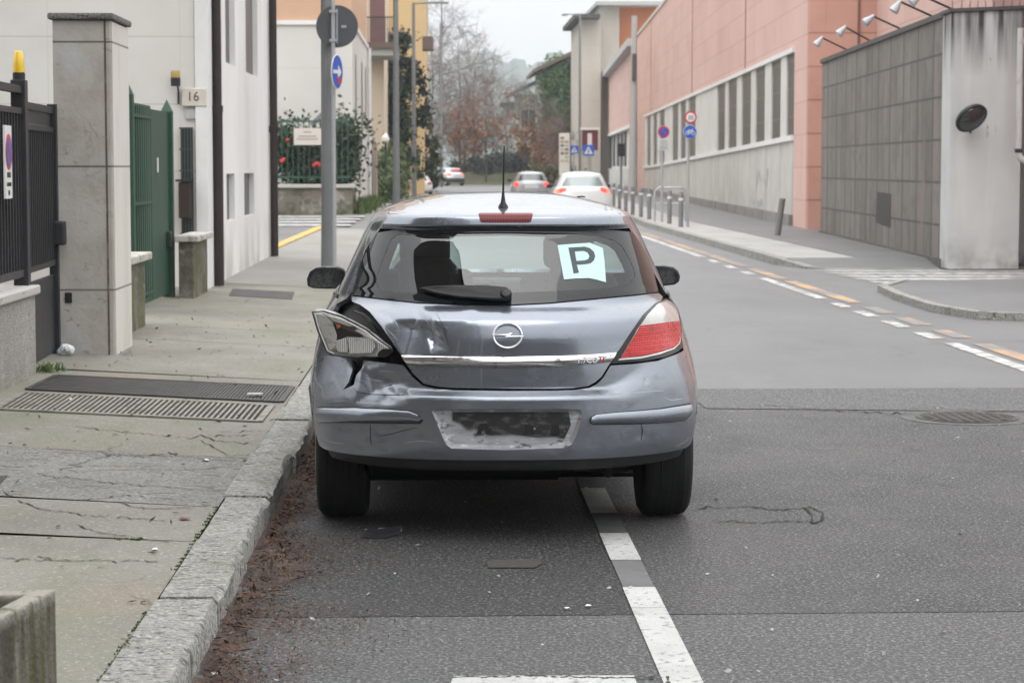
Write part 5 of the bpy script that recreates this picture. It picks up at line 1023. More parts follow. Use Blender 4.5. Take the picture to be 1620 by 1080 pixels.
ROWS = [
 # v     z      yr     w     d     p    q    yf    df
 (.20,  .20,  -.56,  .75,  .62, 3.0, 2.2, 3.20, .8),
 (.27,  .27,  -.665, .815, .62, 3.0, 2.2, 3.32, .8),
 (.33,  .33,  -.712, .850, .62, 3.0, 2.2, 3.38, .8),
 (.42,  .42,  -.725, .876, .62, 3.0, 2.2, 3.42, .8),
 (.52,  .52,  -.725, .885, .64, 3.0, 2.2, 3.44, .8),
 (.62,  .62,  -.720, .885, .70, 3.0, 2.2, 3.44, .8),
 (.72,  .72,  -.715, .877, .82, 3.1, 2.2, 3.42, .8),
 (.80,  .80,  -.708, .866, .95, 3.2, 2.2, 3.36, .8),
 (.87,  .87,  -.702, .852, 1.05, 3.2, 2.2, 3.22, .75),
 (.92,  .92,  -.690, .838, 1.05, 3.2, 2.2, 3.02, .65),
 (.942,  .942,  -.680, .829, 1.05, 3.2, 2.2, 2.88, .60),
 (.962,  .962,  -.656, .820, 1.05, 3.2, 2.2, 2.72, .58),
 (.980, .980, -.626, .810, 1.05, 3.2, 2.2, 2.60, .55),
 (1.005, 1.005, -.578, .795, 1.04, 3.2, 2.2, 2.40, .50),
 (1.05, 1.05, -.545, .772, 1.00, 3.3, 2.2, 2.28, .50),
 (1.15, 1.15, -.465, .722, .86, 3.8, 2.2, 2.07, .45),
 (1.25, 1.25, -.392, .672, .73, 4.3, 2.2, 1.84, .40),
 (1.325, 1.325, -.338, .634, .64, 4.8, 2.2, 1.66, .36),
 (1.345, 1.345, -.372, .622, .66, 4.8, 2.2, 1.61, .34),
 (1.378, 1.378, -.368, .600, .64, 4.8, 2.2, 1.52, .30),
 (1.395, 1.392, -.345, .588, .62, 4.8, 2.2, 1.48, .28),
 (1.42, 1.405, -.250, .560, .60, 4.6, 2.2, 1.43, .26),
 (1.47, 1.427, -.040, .500, .60, 4.2, 2.2, 1.38, .22),
 (1.54, 1.452, .250, .400, .55, 3.6, 2.2, 1.32, .20),
 (1.61, 1.472, .550, .260, .42, 3.0, 2.2, 1.25, .15),
 (1.68, 1.478, .850, .002, .12, 2.4, 2.2, 1.12, .05)]
def px2xz(px, py, Y=9.47): p = at(px, py, Y); return np.array([p[0]-CARX, p[2]])
def pyramid(x, z, poly, apex, depth):
    P = np.stack([x, z], -1); poly = np.array([px2xz(*q) for q in poly]); ap = px2xz(*apex); n = len(poly); val = np.full(len(x), 9.0)
    c = np.sign(np.cross(poly[1]-poly[0], ap-poly[0]))
    for i in range(n):
        a, b = poly[i], poly[(i+1) % n]; e = (b-a)/np.linalg.norm(b-a); nn = np.array([-e[1], e[0]])*c
        val = np.minimum(val, ((P-a)@nn)/max((ap-a)@nn, 1e-4))
    v = np.clip(val, 0, 1); return depth*v
def gauss(x, z, c, rx, rz, depth): c = px2xz(*c); return depth*np.exp(-((x-c[0])/rx)**2-((z-c[1])/rz)**2)
def car_disp(P, S, V):
    x, y, z = P[:, 0].copy(), P[:, 1].copy(), P[:, 2].copy(); a = np.abs(S); k = np.clip(1-a**3, 0, 1)
    ax = np.abs(x); zl = .640+.105*sstep(.42, .78, ax); wd = .020+.085*sstep(.36, .74, ax)
    y -= .060*k*sstep(-1, 1, (zl-z)/wd)*(z > .15)
    y -= .045*np.clip(1-(x/.66)**2, 0, 1)*k*np.clip((1.6-V)/.3, 0, 1)
    rear = k*(V < 1.3)
    if np.any(rear > 0):
        dn = pyramid(x, z, [(590, 494), (664, 489), (706, 522), (710, 553), (640, 566), (613, 530)], (652, 522), .050)
        dn += pyramid(x, z, [(652, 488), (676, 494), (716, 552), (684, 560)], (688, 530), .020)
        dn += gauss(x, z, (618, 487), .035, .02, .012)+gauss(x, z, (749, 499), .02, .014, .012)-gauss(x, z, (738, 489), .03, .012, .004)
        dn += pyramid(x, z, [(575, 575), (650, 600), (640, 640), (560, 640)], (592, 618), .030)
        dn -= gauss(x, z, (530, 640), .05, .05, .012)
        dn += gauss(x, z, (610, 632), .03, .02, .012)+pyramid(x, z, [(586, 672), (650, 670), (640, 692), (590, 702)], (600, 682), .010)
        dn += gauss(x, z, (1023, 604), .008, .012, .006)+gauss(x, z, (1012, 687), .02, .02, .003)
        y += dn*np.clip(rear, 0, 1)
        lw = sstep(.42, .62, -x)*sstep(.82, .74, z)*np.clip(rear*2, 0, 1)
        y += lw*.0012*(np.sin(x*41+z*23)+np.sin(z*67-x*19+1.3)); dn2 = pyramid(x, z, [(566, 586), (640, 590), (650, 636), (575, 632)], (618, 612), .017)+pyramid(x, z, [(505, 580), (548, 575), (545, 640), (508, 640)], (528, 600), .010)-pyramid(x, z, [(512, 600), (560, 612), (575, 645), (505, 645)], (540, 628), .009); y += dn2*np.clip(rear*1.5, 0, 1)
    P = np.stack([x, y, z], -1); return P
LAC = [(-.30, .24), (-.335, .33), (-.32, .45), (-.26, .55), (-.16, .63), (0, .665), (.16, .63), (.26, .55), (.32, .45), (.335, .33), (.30, .24), (.30, .16), (-.30, .16)]
def wheel(parent, x, y, r, wd, m_t, m_r):
    side = 1 if x > 0 else -1; ax = (side, 0, 0)
    t = MB().lathe((x, y, r), [(r*.64, -wd/2), (r*.90, -wd/2), (r*.975, -wd*.42), (r, -wd*.3), (r*.985, -wd*.15), (r, -wd*.13), (r, wd*.13), (r*.985, wd*.15), (r, wd*.3), (r*.975, wd*.42), (r*.9, wd/2), (r*.64, wd/2)], 40, ax)
    w = lbuild(t, 'wheel', m_t, parent, smooth=True)
    rm = MB().lathe((x, y, r), [(r*.66, wd*.52), (r*.60, wd*.53), (r*.56, wd*.40), (r*.2, wd*.46), (r*.17, wd*.5), (.001, wd*.5)], 28, ax)
    lbuild(rm, 'rim', m_r, w, smooth=True); return w
# ================================================================== THE DAMAGED HATCHBACK
paint = mat('car_paint', (.218, .240, .278), [('n', (.28, .30, .34), 900, .4, .7, .5, 2), ('n', (.09, .085, .08), (3, 3, 9), .55, .8, .35, 6)], rough=.34, metal=.82, coat=.8, coat_rough=.03, rvar=(('n', 0, 6, .45, .75, 1), .22, .34), bump=[(('n', 0, 7, .2, .8, 1, 3), .0012)])
bpaint = mat('bumper_paint', (.19, .208, .24), [('n', (.28, .305, .345), 900, .4, .7, .5, 2), ('n', (.10, .098, .095), (9, 9, 24), .55, .74, .45, 7), ('n', (.30, .31, .33), (30, 30, 90), .70, .76, .55, 6)], rough=.36, metal=.8, coat=.8, coat_rough=.06, rvar=(('n', 0, 9, .45, .7, 1), .28, .5), bump=[(('n', 0, 9, .2, .8, 1, 3), .002)])
blackpl = mat('black_plastic', (.012, .012, .013), [('n', (.035, .034, .032), 20, .5, .8, .6)], rough=.5)
gasket = mat('gasket_black', .008, rough=.35)
cavity = mat('cavity_dark', .006, rough=.8)
rubber = mat('tyre_rubber', .007, [('n', (.016, .016, .015), 14, .45, .75, .7)], rough=.8, bump=[(('l', 0, 0, .035, .008, 1), .004)])
alloy = mat('alloy', (.35, .35, .36), rough=.35, metal=.9)
chrome = mat('chrome', (.75, .76, .78), [('n', (.30, .29, .27), (14, 14, 40), .56, .72, .5, 6)], rough=.10, metal=1.0)
chrome_worn = mat('chrome_worn', (.70, .70, .71), [('n', (.10, .09, .08), (26, 26, 60), .56, .66, .8, 7), ('n', (.42, .36, .30), (8, 8, 40), .5, .7, .5, 5)], rough=.12, metal=1.0)
rglass = glass_mat('car_glass', (.54, .67, .65), 1.45)
rglass_d = glass_mat('car_side_glass', (.62, .70, .69), 1.4); wglass = glass_mat('windscreen_glass', (.86, .94, .92), 1.0)
frit = mat('frit_black', (.010, .011, .012), rough=.015, spec=.5)
seatm = mat('seat_cloth', (.022, .023, .026), [('n', (.04, .04, .045), 120, .4, .7, .6)], rough=.9)
redlens = mat('red_lens', (.46, .005, .006), [('l', (.60, .015, .012), 2, .02, .008, .55), ('n', (.20, .004, .006), (18, 18, 30), .5, .68, .7, 3)], rough=.2, spec=.35, coat=.2, coat_rough=.02, bump=[(('l', 0, 0, .012, .006, 1), .0015), (('l', 0, 2, .010, .005, 1), .0012)])
whitelens = mat('white_lens', (.45, .44, .425), [('n', (.34, .33, .32), 14, .45, .7, .5)], rough=.14, spec=.6, coat=1.0, coat_rough=.02)
brakelens = mat('high_brake_lens', (.16, .010, .012), [('l', (.07, .004, .005), 0, .012, .004, .8)], rough=.12, spec=.25)

car = empty('parked_car', (CARX, CARY, 0), 'wrecked blue grey hatchback at the kerb with a smashed lamp and dented tailgate', 'car')
SH = Shell(ROWS, car_disp, (CARX, CARY, 0)); px = SH.px
# traced outlines of the rear
glass_o = [(596, 368.5), (633, 363), (671, 360.5), (733, 359.3), (800, 359), (867, 359.5), (933, 362), (1000, 367), (1013, 384), (1031, 420), (1041, 461.5), (1000, 466.5), (933, 473), (870, 479), (806, 482.3), (733, 481.5), (660, 478.5), (605, 472.5), (557, 466.5), (566, 434), (581, 396)]
clear_o = [(629, 372), (700, 369), (800, 368), (900, 369.5), (951, 374), (972, 381), (984, 390), (996, 412), (1004, 431), (1003, 440), (996, 447), (984, 451), (955, 456.5), (900, 460), (833, 462.5), (760, 465), (680, 466), (625, 462), (600, 456), (595, 446), (601, 425), (612, 396), (619, 379)]
gate_o = [(556.5, 468.5), (605, 474.5), (660, 480.5), (733, 483.5), (806, 484.3), (870, 481), (933, 475), (1000, 468.5), (1042, 463.5), (1048, 469), (1047, 474), (1034, 483), (1012, 509), (990, 539), (977, 556), (971, 566), (963, 577), (952, 595), (942, 604), (930, 610.5), (908, 613.5), (880, 614.5), (800, 614.5), (720, 613.5), (693, 611.5), (670, 606.5), (654, 591), (641, 573), (634, 561), (624, 546), (603, 515), (585, 493), (570, 482), (557, 477)]
spoil_o = [(599, 366.5), (633, 361), (671, 358.5), (733, 357.3), (800, 357), (867, 357.5), (933, 360), (999, 365), (985, 352), (965, 344), (945, 339.5), (880, 334.5), (800, 333), (720, 334.5), (650, 339), (624, 346), (612, 354)]
rear_hole = [(604, 360), (622, 344.5), (650, 337.8), (720, 333.3), (800, 331.8), (880, 333.3), (945, 338.3), (967, 343), (987, 351), (1003, 366), (1016, 384), (1034, 420), (1044.5, 461), (1054, 470), (1066, 481), (1074, 498), (1078, 520), (1079, 545)]
rear_hole_l = [(536, 556), (520, 530), (523, 500), (533, 480), (548, 472), (553.5, 466), (563, 434), (578, 396), (592, 369)]
rl_full = [(1052, 473), (1063, 479), (1071, 488), (1077, 511), (1077, 535), (1080, 548), (1072, 556), (1052, 565), (1020, 571), (966, 575), (975, 560), (997, 527), (1016, 499), (1036, 480)]
lens_red = [(1010, 516), (1040, 512.5), (1072, 508.5), (1074, 528), (1071.5, 542), (1062, 551), (1040, 558), (1012, 563.5), (980, 566.5), (988, 554), (999, 535)]
lens_white = [(1053, 477), (1062, 482), (1068.5, 490), (1072.3, 513), (1040, 518.5), (1006, 522.5), (1021, 501), (1038, 483.5)]
lens_all = [(1053, 477), (1062, 482), (1068.5, 490), (1072.3, 511), (1074, 528), (1071.5, 542), (1062, 551), (1040, 558), (1012, 563.5), (980, 566.5), (988, 554), (999, 535), (1007, 520.5), (1021, 501), (1038, 483.5)]
lens_lip = [(1074.5, 529), (1073, 544), (1064, 553), (1041, 561.5), (1010, 567.5), (976, 570), (979, 567.3), (1012, 564.5), (1040, 559), (1062, 552), (1072, 543)]
bump_top = [(966, 578), (1000, 576), (1040, 571), (1068, 561), (1083, 553)]
bump_topl = [(507, 566), (520, 562), (550, 566), (600, 573), (632, 576.5), (638, 577.5), (651, 595), (668, 609.5), (692, 615), (720, 617.5), (800, 618.5), (880, 618), (909, 617), (932, 613.5), (945, 607), (954, 598)]
arch_r = [(-.27, .755), (-.285, .60), (-.305, .52), (-.338, .42), (-.345, .37)]
def arch_side(sd): return SH.side(arch_r, sd)
bottom_v = .362
bl = [(s, bottom_v) for s in np.linspace(SH.s_of_y(-.345, .362, 1), -SH.s_of_y(-.345, .362, 1), 40)]
bump_out = px(bump_topl) + px(bump_top) + arch_side(1) + bl[1:-1] + arch_side(-1)[::-1]
plate_o = [(683, 650), (689, 647.5), (800, 646.5), (908, 647), (918, 648.5), (921, 654), (917, 672), (911, 690), (905, 702), (896, 708), (800, 711.5), (714, 709), (705, 702), (694, 676)]
crack_o = [(555.5, 565), (575.5, 569), (573, 582), (564, 593), (560, 609), (543, 616.5), (552, 604), (558, 585)]
mould_r = [(933, 666.5), (935, 660), (942, 655.5), (978, 652), (1010, 650), (1044, 647), (1090, 640), (1090, 656.5), (1082, 665), (1040, 668), (1000, 669.5), (938, 670)]
mould_l = [(503, 645.5), (567, 645.5), (610, 647.5), (649, 650.5), (662, 656), (669, 664), (664, 668.5), (600, 668), (560, 667.3), (508, 667)]
chrome_o = [(636, 562), (660, 562.5), (720, 564), (800, 564), (880, 563), (940, 560.5), (974, 557.5), (965, 572.5), (940, 575.5), (880, 579.5), (800, 582), (720, 580.5), (660, 577), (643, 574)]
# body shell: quarter panels, doors, roof and bonnet in one skin
hole_rear = [(s*1.004, 1.324) for s in (px([(597, 373)])[0][0],)]+[(s*.99, 1.421) for s in np.linspace(px([(597, 373)])[0][0]+.006, px([(1000, 372)])[0][0]-.006, 40)]+[(px([(1000, 372)])[0][0]*1.004, 1.324)] + px(rear_hole[14:]) + SH.side([(-.262, .755), (-.278, .60), (-.288, .52), (-.28, .42)], 1) + [(SH.s_of_y(-.26, .30, 1), .30), (SH.s_of_y(-.24, .21, 1), .18), (-SH.s_of_y(-.24, .21, 1), .18), (-SH.s_of_y(-.26, .30, 1), .30)] + SH.side([(-.262, .755), (-.278, .60), (-.288, .52), (-.28, .42)], -1)[::-1] + px(rear_hole_l[:-1])
warch = [(-.345*math.cos(t)*-1, .31+.345*math.sin(t)) for t in np.linspace(0, PI, 15)]
warch_s = warch[::-1]
win_f = [(.98, 1.005), (2.05, 1.005), (1.72, 1.20), (1.42, 1.345), (.98, 1.36)]
win_r = [(.10, 1.02), (.92, 1.005), (.92, 1.36), (.42, 1.35), (.24, 1.30)]
holes = [hole_rear]
for sd in (1, -1):
    holes.append(SH.side([(a, b) for a, b in warch_s] + [(-.345, .15), (.345, .15)], sd))
    holes.append(SH.side([(2.614+a, b) for a, b in warch_s] + [(2.614-.345, .15), (2.614+.345, .15)], sd))
    holes.append(SH.side(win_f, sd)); holes.append(SH.side(win_r, sd))
wscr = [(2.22, 1.04), (2.6, 1.03), (3.05, 1.03), (3.05, 1.35), (2.6, 1.34), (2.30, 1.325)]
wscr_l = [(-a, b) for a, b in wscr]
outer_all = [(-3, .2), (3, .2), (3, 1.68), (-3, 1.68)]
SH.panel('body', outer_all, paint, car, h=.035, holes=holes+[wscr, wscr_l], flange=.02)
# dark inner skin seen through the shut lines and the torn openings
inner_holes = [px(clear_o)] + [SH.side(w, sd) for w in (win_f, win_r) for sd in (1, -1)] + [wscr, wscr_l] + holes[1:3] + holes[5:7]
SH2 = Shell(ROWS, lambda P, S, V: P, (CARX, CARY, 0))
SH2.panel('inner_skin', [(-3, .34), (3, .34), (3, 1.64), (-3, 1.64)], cavity, car, h=.06, holes=inner_holes, off=-.045, flange=0)
tg = SH.panel('tailgate', px(gate_o), paint, car, h=.0125, off=.001)
s_c = px([(597, 373)])[0][0]+.008; s_d = px([(1000, 372)])[0][0]-.008; ss_ = np.linspace(s_c, s_d, 60)
sp_ = SH.panel('spoiler', [(s, 1.3265) for s in ss_]+[(s*(.985), 1.418) for s in ss_[::-1]], paint, tg, h=.014, off=.002)
SH.panel('high_brake_light', px([(757, 340), (760, 338.7), (840, 338.7), (843, 340), (840, 351), (836, 352.3), (764, 352.3), (760, 351)]), brakelens, tg, h=.012, off=.006)
glass_sv = [(s, min(v, 1.3245)) for s, v in px(glass_o)]
rw = SH.panel('rear_window', glass_sv, frit, tg, h=.02, off=.002, holes=[px(clear_o)], flange=.006)
SH.panel('glass_pane', px(clear_o), rglass, rw, h=.03, off=.001, flange=0)
for sd in (1, -1):
    SH.panel('side_window', SH.side(win_f, sd), rglass_d, car, h=.06, off=-.006, flange=0)
    SH.panel('side_window', SH.side(win_r, sd), rglass_d, car, h=.06, off=-.006, flange=0)
    SH.panel('window_trim', SH.side([(.06, 1.0), (2.08, .99), (2.08, 1.003), (.06, 1.017)], sd), gasket, car, h=.03, off=.005)
    SH.panel('door_moulding', SH.side([(.42, .50), (1.9, .50), (1.9, .54), (.42, .54)], sd), bpaint, car, h=.03, off=.012)
    for y0 in (.97, 1.96): SH.panel('door_gap', SH.side([(y0, .30), (y0+.008, .30), (y0-.02+.008, 1.0), (y0-.02, 1.0)], sd), gasket, car, h=.04, off=.0015, flange=0)
SH.panel('windscreen', [(-3.0, 1.03)] + [(-3.0, 1.35)] + [(-2.6, 1.34), (-2.30, 1.325), (-2.22, 1.04), (-2.6, 1.03)], wglass, car, h=.08, off=-.006, flange=0)
SH.panel('windscreen', [(3.0, 1.03), (3.0, 1.35), (2.6, 1.34), (2.30, 1.325), (2.22, 1.04), (2.6, 1.03)], wglass, car, h=.08, off=-.006, flange=0)
def pxy(px_, py_, y): p = at(px_, py_, CARY+y); return (p[0]-CARX, p[1]-CARY, p[2])
# bumper
bp = SH.panel('bumper', bump_out, bpaint, car, h=.0125, off=.001, holes=[px(plate_o), px(crack_o)], flange=.012)
tag(bp, label='scuffed bumper with a torn left corner')
SH.panel('lower_valance', [(s, .364) for s in np.linspace(-.80, .80, 40)] + [(s, .310+.03*abs(s)**3) for s in np.linspace(.78, -.78, 40)], blackpl, bp, h=.02, off=-.006)
for o_, t_, b_ in ((mould_r, mould_r[1:7], mould_r[7:]+mould_r[:1]), (mould_l, mould_l[:5], mould_l[5:])): SH.panel('bumper_moulding', px(o_), paint, bp, h=.006, off=.010, flange=.016, mod=bar_mod(px(t_), px(b_), .010, 44, -44, 1.4))
for o_ in (mould_r, mould_l):
    c = np.mean(o_, axis=0); SH.panel('moulding_gap', px([tuple(c+(np.array(q)-c)*np.array([1.012, 1.16])) for q in o_]), gasket, bp, h=.02, off=.003, flange=0)
for q4 in ([(487.5, 611), (496, 599), (501, 612), (504, 650), (506, 692), (499, 690), (493, 660)], [(1103, 611), (1093, 598), (1088, 612), (1087, 650), (1087, 694), (1095, 688), (1100, 660)]):
    lbuild(MB().prism([pxy(*q, -.12) for q in q4], (0, .10, 0)), 'arch_flare', bpaint, bp, bevel=.008, seg=3, smooth=True)
# number plate recess: side walls and a worn back
pl = np.array(px(plate_o)); Pp = SH.P(pl[:, 0], pl[:, 1]); bk = Pp.copy(); ctr = Pp.mean(0)
bk[:, 0] = ctr[0]+(Pp[:, 0]-ctr[0])*.955; bk[:, 2] = ctr[2]+(Pp[:, 2]-ctr[2])*.88+.004; bk[:, 1] = ctr[1]+.030+(.2*(Pp[:, 1]-ctr[1]))
worn = mat('worn_plate_recess', (.42, .43, .45), [('n', (.05, .048, .046), (13, 13, 34), .58, .63, .85, 8), ('n', (.24, .24, .25), (8, 8, 20), .45, .6, .6, 6), ('n', (.62, .63, .64), (22, 22, 60), .57, .63, .9, 8)], rough=.45, metal=.25)
n = len(bk); me = MB(); me.add(list(Pp)+list(bk), [(i, (i+1) % n, (i+1) % n+n, i+n) for i in range(n)]+[tuple(range(n, 2*n))])
pr = lbuild(me, 'plate_recess', worn, bp)
dk = mat('grimy_strip', (.022, .021, .02), [('n', (.10, .10, .10), (16, 16, 40), .52, .62, .8, 7), ('n', (.5, .5, .5), (40, 40, 60), .66, .70, .8, 6)], rough=.6)
yb = float(bk[:, 1].mean())
yfr = float(bk[:, 1].min())-.006
lbuild(MB().prism([pxy(*q, yfr) for q in [(716, 652), (900, 652), (903, 672), (893, 694), (880, 690), (850, 691), (806, 686), (775, 688), (764, 674), (742, 679), (728, 668), (716, 664)]], (0, .012, 0)), 'grime_strip', dk, pr)
lbuild(MB().prism([pxy(*q, yfr-.004) for q in [(759, 670), (772, 670), (776, 687), (769, 687), (767, 680), (763, 680), (761, 687), (754, 687)]], (0, .012, 0)), 'plate_clip', blackpl, pr)
lbuild(MB().prism([pxy(*q, yfr-.004) for q in [(833, 672), (843, 672), (846, 687), (831, 687)]], (0, .012, 0)), 'plate_clip', blackpl, pr)
lbuild(MB().prism([pxy(*q, yfr-.004) for q in [(873, 671), (884, 671), (886, 688), (872, 688)]], (0, .012, 0)), 'plate_clip', blackpl, pr)
# cracks and scratches in the bumper, and the tow eye cover
def crackline(name, pts, w, m=gasket, off=.002, par=None):
    q = px(pts); L = []
    for i, (s, v) in enumerate(q):
        a = np.array(q[min(i+1, len(q)-1)])-np.array(q[max(i-1, 0)]); a = a/np.linalg.norm(a); nn = np.array([-a[1], a[0]]); ww = w*(.4 if i in (0, len(q)-1) else 1); L.append((s+nn[0]*ww, v+nn[1]*ww, s-nn[0]*ww, v-nn[1]*ww))
    return SH.panel(name, [(a, b) for a, b, _, _ in L]+[(c, d) for _, _, c, d in L[::-1]], m, par or bp, h=.01, off=off, flange=0)
for pts, w in (([(586, 669), (586, 682), (587, 700), (588, 704)], .0016), ([(598, 690), (620, 686), (640, 680), (660, 676)], .0015), ([(553, 608), (566, 620), (590, 624), (640, 625)], .0013), ([(1014, 670), (1016, 682), (1014, 696)], .0022)): crackline('crack', pts, w)
scr = mat('scratch_pale', (.42, .43, .45), rough=.5)
for pts, w in (([(600, 586), (612, 587), (625, 588)], .0012), ([(1050, 629), (1062, 633), (1080, 630)], .0018), ([(1018, 612), (1021, 603), (1025, 598)], .002), ([(1000, 622), (1030, 619), (1050, 618)], .0012), ([(1068, 706), (1080, 700), (1090, 692)], .002)): crackline('scratch', pts, w, scr, .0018)
for pts, w in (([(620, 500), (628, 512), (632, 524)], .0008), ([(612, 520), (622, 530), (630, 540)], .0009), ([(672, 500), (684, 520), (690, 540)], .0007)): crackline('scratch', pts, w, scr, .0022, tg)
for pts, w in (([(575, 596), (590, 601), (610, 603)], .0009), ([(600, 612), (620, 606), (636, 604)], .0008), ([(520, 636), (545, 633), (560, 636)], .0010), ([(575, 640), (592, 634), (606, 628)], .0009), ([(512, 695), (530, 700), (546, 701)], .0012), ([(640, 700), (665, 697), (690, 699)], .0008), ([(930, 626), (960, 624), (985, 622)], .0008), ([(1070, 668), (1084, 664), (1091, 660)], .0011)): crackline('scratch', pts, w, scr, .0018)
for pts, w in (([(560, 600), (575, 606), (584, 620)], .0011), ([(588, 566), (600, 572), (604, 584)], .0009), ([(690, 495), (701, 515), (709, 545)], .0007)): crackline('crease', pts, w, gasket, .0018, tg if pts[0][1] == 495 else bp)
ring = [(990+9*math.cos(t), 690+9*math.sin(t)) for t in np.linspace(0, 2*PI, 25)[:-1]]
SH.panel('tow_eye_cover', px([(990+8.3*math.cos(t), 690+8.3*math.sin(t)) for t in np.linspace(0, 2*PI, 25)[:-1]]), bpaint, bp, h=.01, off=.002)
# right lamp
lamp = SH.panel('tail_lamp', px(rl_full), gasket, car, h=.012, off=.004, flange=.02)
SH.panel('white_lens', px(lens_all), whitelens, lamp, h=.008, off=.010); SH.panel('red_lens', px(lens_red), redlens, lamp, h=.008, off=.0125, flange=.004)
SH.panel('lens_lip', px(lens_lip), mat('lens_lip', (.7, .68, .68), rough=.1, spec=.6, coat=1), lamp, h=.008, off=.010)
# chrome strip with lettering
cs = SH.panel('chrome_strip', px(chrome_o), chrome_worn, tg, h=.006, off=.006, mod=bar_mod(px(chrome_o[:7]), px(chrome_o[7:]), .007, 42, -30))
def on_shell(pxpt, off):
    q = px([pxpt])[0]; P = SH.P(np.array([q[0]]), np.array([q[1]]))[0]; N = SH.N(np.array([q[0]]), np.array([q[1]]))[0]; return P+N*off, N
def shell_frame(pxpt, off):
    P, N = on_shell(pxpt, off); x = np.cross([0, 0, 1], N); x = x/np.linalg.norm(x)*-1
    x = -x if x[0] < 0 else x; return frame(P, x, np.cross(N, x))
badge = mat('badge_grey', (.75, .75, .76), rough=.3, metal=.6); badge_r = mat('badge_red', (.55, .02, .03), rough=.3)
for t_, p_, m_ in (('1.7', (918.5, 570.5), badge), ('CD', (935, 569.8), badge), ('TI', (949.5, 569), badge_r)):
    o = text_obj(t_, .036, shell_frame(p_, .0145), m_, 'lettering', depth=.001); o.parent = cs
# emblem: ring crossed by a bolt
em = shell_frame((803, 531), .008); eb = MB(); R_ = .0605
eb.tube([tuple(em @ Vector((R_*math.cos(a), R_*math.sin(a)*.88, .001))) for a in np.linspace(0, 2*PI, 49)], .0052, 10)
bolt = [(-.068, .005), (-.010, .005), (.022, .012), (.010, -.001), (.068, -.001), (.068, -.007), (-.018, -.009), (-.006, -.001), (-.068, .001)]
eb.prism([tuple(em @ Vector((x, y, -.004))) for x, y in bolt], np.array(em.to_3x3() @ Vector((0, 0, .011))))
lbuild(eb, 'emblem', mat('emblem_chrome', (.86, .87, .89), rough=.2, metal=.75), tg, bevel=.002, smooth=True)
# wiper
P0 = [on_shell(p, .012) for p in [(664, 461), (690, 458), (716, 457), (771, 457), (803, 460), (806, 479), (780, 479.5), (727, 475), (690, 469)]]
lbuild(MB().prism([p for p, n_ in P0], np.mean([n_ for p, n_ in P0], 0)*.022), 'wiper', blackpl, tg, bevel=.006, smooth=True)
p_, n_ = on_shell((800, 470), .02); lbuild(MB().lathe(p_, [(.026, -.01), (.026, .012), (.018, .022), (.001, .024)], 16, n_), 'wiper_pivot', blackpl, tg, smooth=True)
# paper with the letter, on the rear window; the glass tint is put into its colour
pp = px([(882, 388.5), (905, 386.5), (933, 384.8), (953, 393), (955.5, 412), (958, 447), (944, 443), (931, 440.3), (910, 441), (892, 442.5), (887, 415)])
paper = SH.panel('paper_notice', pp, mat('tinted_paper', (.56, .75, .73), [('n', (.5, .72, .70), (4, 4, 30), .5, .8, .4)], rough=.6), rw, h=.012, off=.0035, flange=.001)
let = [(899, 392.5), (925, 391), (933, 393.5), (939, 399), (941, 406), (939, 412.5), (934, 417), (927, 418.5), (912, 419.5), (915.5, 432), (907, 433.5)]
cnt = [(909, 398.5), (923, 397.5), (929, 400), (932, 405.5), (930, 410.5), (925, 412.5), (911.5, 413.5)]
SH.panel('letter', px(let), mat('letter_ink', (.055, .075, .08), rough=.6), paper, h=.01, off=.0045, flange=0, holes=[px(cnt)])
# roof trims, aerial, sensor
for pts in ([(632, 343), (625, 330), (629, 317)], [(620, 346), (617, 331), (624, 317)], [(964, 343), (957, 330), (948, 318)], [(974, 345), (967, 331), (953, 316)]):
    q = px(pts); q2 = [q[0], q[1], q[2], (q[2][0]*.995, q[2][1]+.05)]; SH.panel('roof_groove', [(a-.004, b) for a, b in q2]+[(a+.004, b) for a, b in q2[::-1]], gasket, car, h=.02, off=.0012, flange=0)
ap, an = on_shell((796, 328), 0.0)
lbuild(MB().lathe(ap, [(.024, -.004), (.022, .006), (.012, .022), (.008, .045), (.0055, .07)], 14), 'aerial_base', blackpl, car, smooth=True)
lbuild(MB().tube([(ap[0], ap[1], ap[2]+.06), (ap[0]+.002, ap[1]-.012, ap[2]+.17), (ap[0]+.004, ap[1]-.02, ap[2]+.277)], [.0048, .004, .0034], 8), 'aerial', blackpl, car, smooth=True)
rp, rn = on_shell((919, 312.5), .002); lbuild(MB().lathe(rp, [(.022, 0), (.02, .006), (.001, .008)], 14), 'roof_plug', blackpl, car)
# smashed left lamp: tilted housing hanging out of its opening
def lp(x, y, base=-.675):   # the lamp's own tilted plane: outer end pushed forward and out
    return np.array(pxy(x, y, base + (620-x)*.0016))
def lpoly(pts, d0, d1): return [lp(x, y)+np.array([0, d0, 0]) for x, y in pts], (0, d1-d0, 0)
hous = [(494.5, 492.5), (500, 490.5), (513, 491.5), (528, 495.5), (542, 501.5), (562, 511), (580, 521.5), (596, 533), (608, 543), (621, 552), (617, 561), (606, 564), (594, 565), (571, 564.5), (549, 563.5), (527, 561), (517, 555.5), (509, 540), (503, 521)]
LO = MB(); a, b = lpoly(hous, 0, .11); LO.prism(a, b)
lmp = lbuild(LO, 'tail_lamp', mat('lamp_housing', (.46, .46, .45), [('n', (.12, .12, .12), 22, .5, .62, .8, 5), ('n', (.5, .5, .49), 30, .58, .7, .6)], rough=.25), car, bevel=.012, seg=3, smooth=True); tag(lmp, label='smashed lamp pushed out of its opening')
clearpl = glass_mat('clear_plastic', (.93, .93, .92), 1.6, .05)
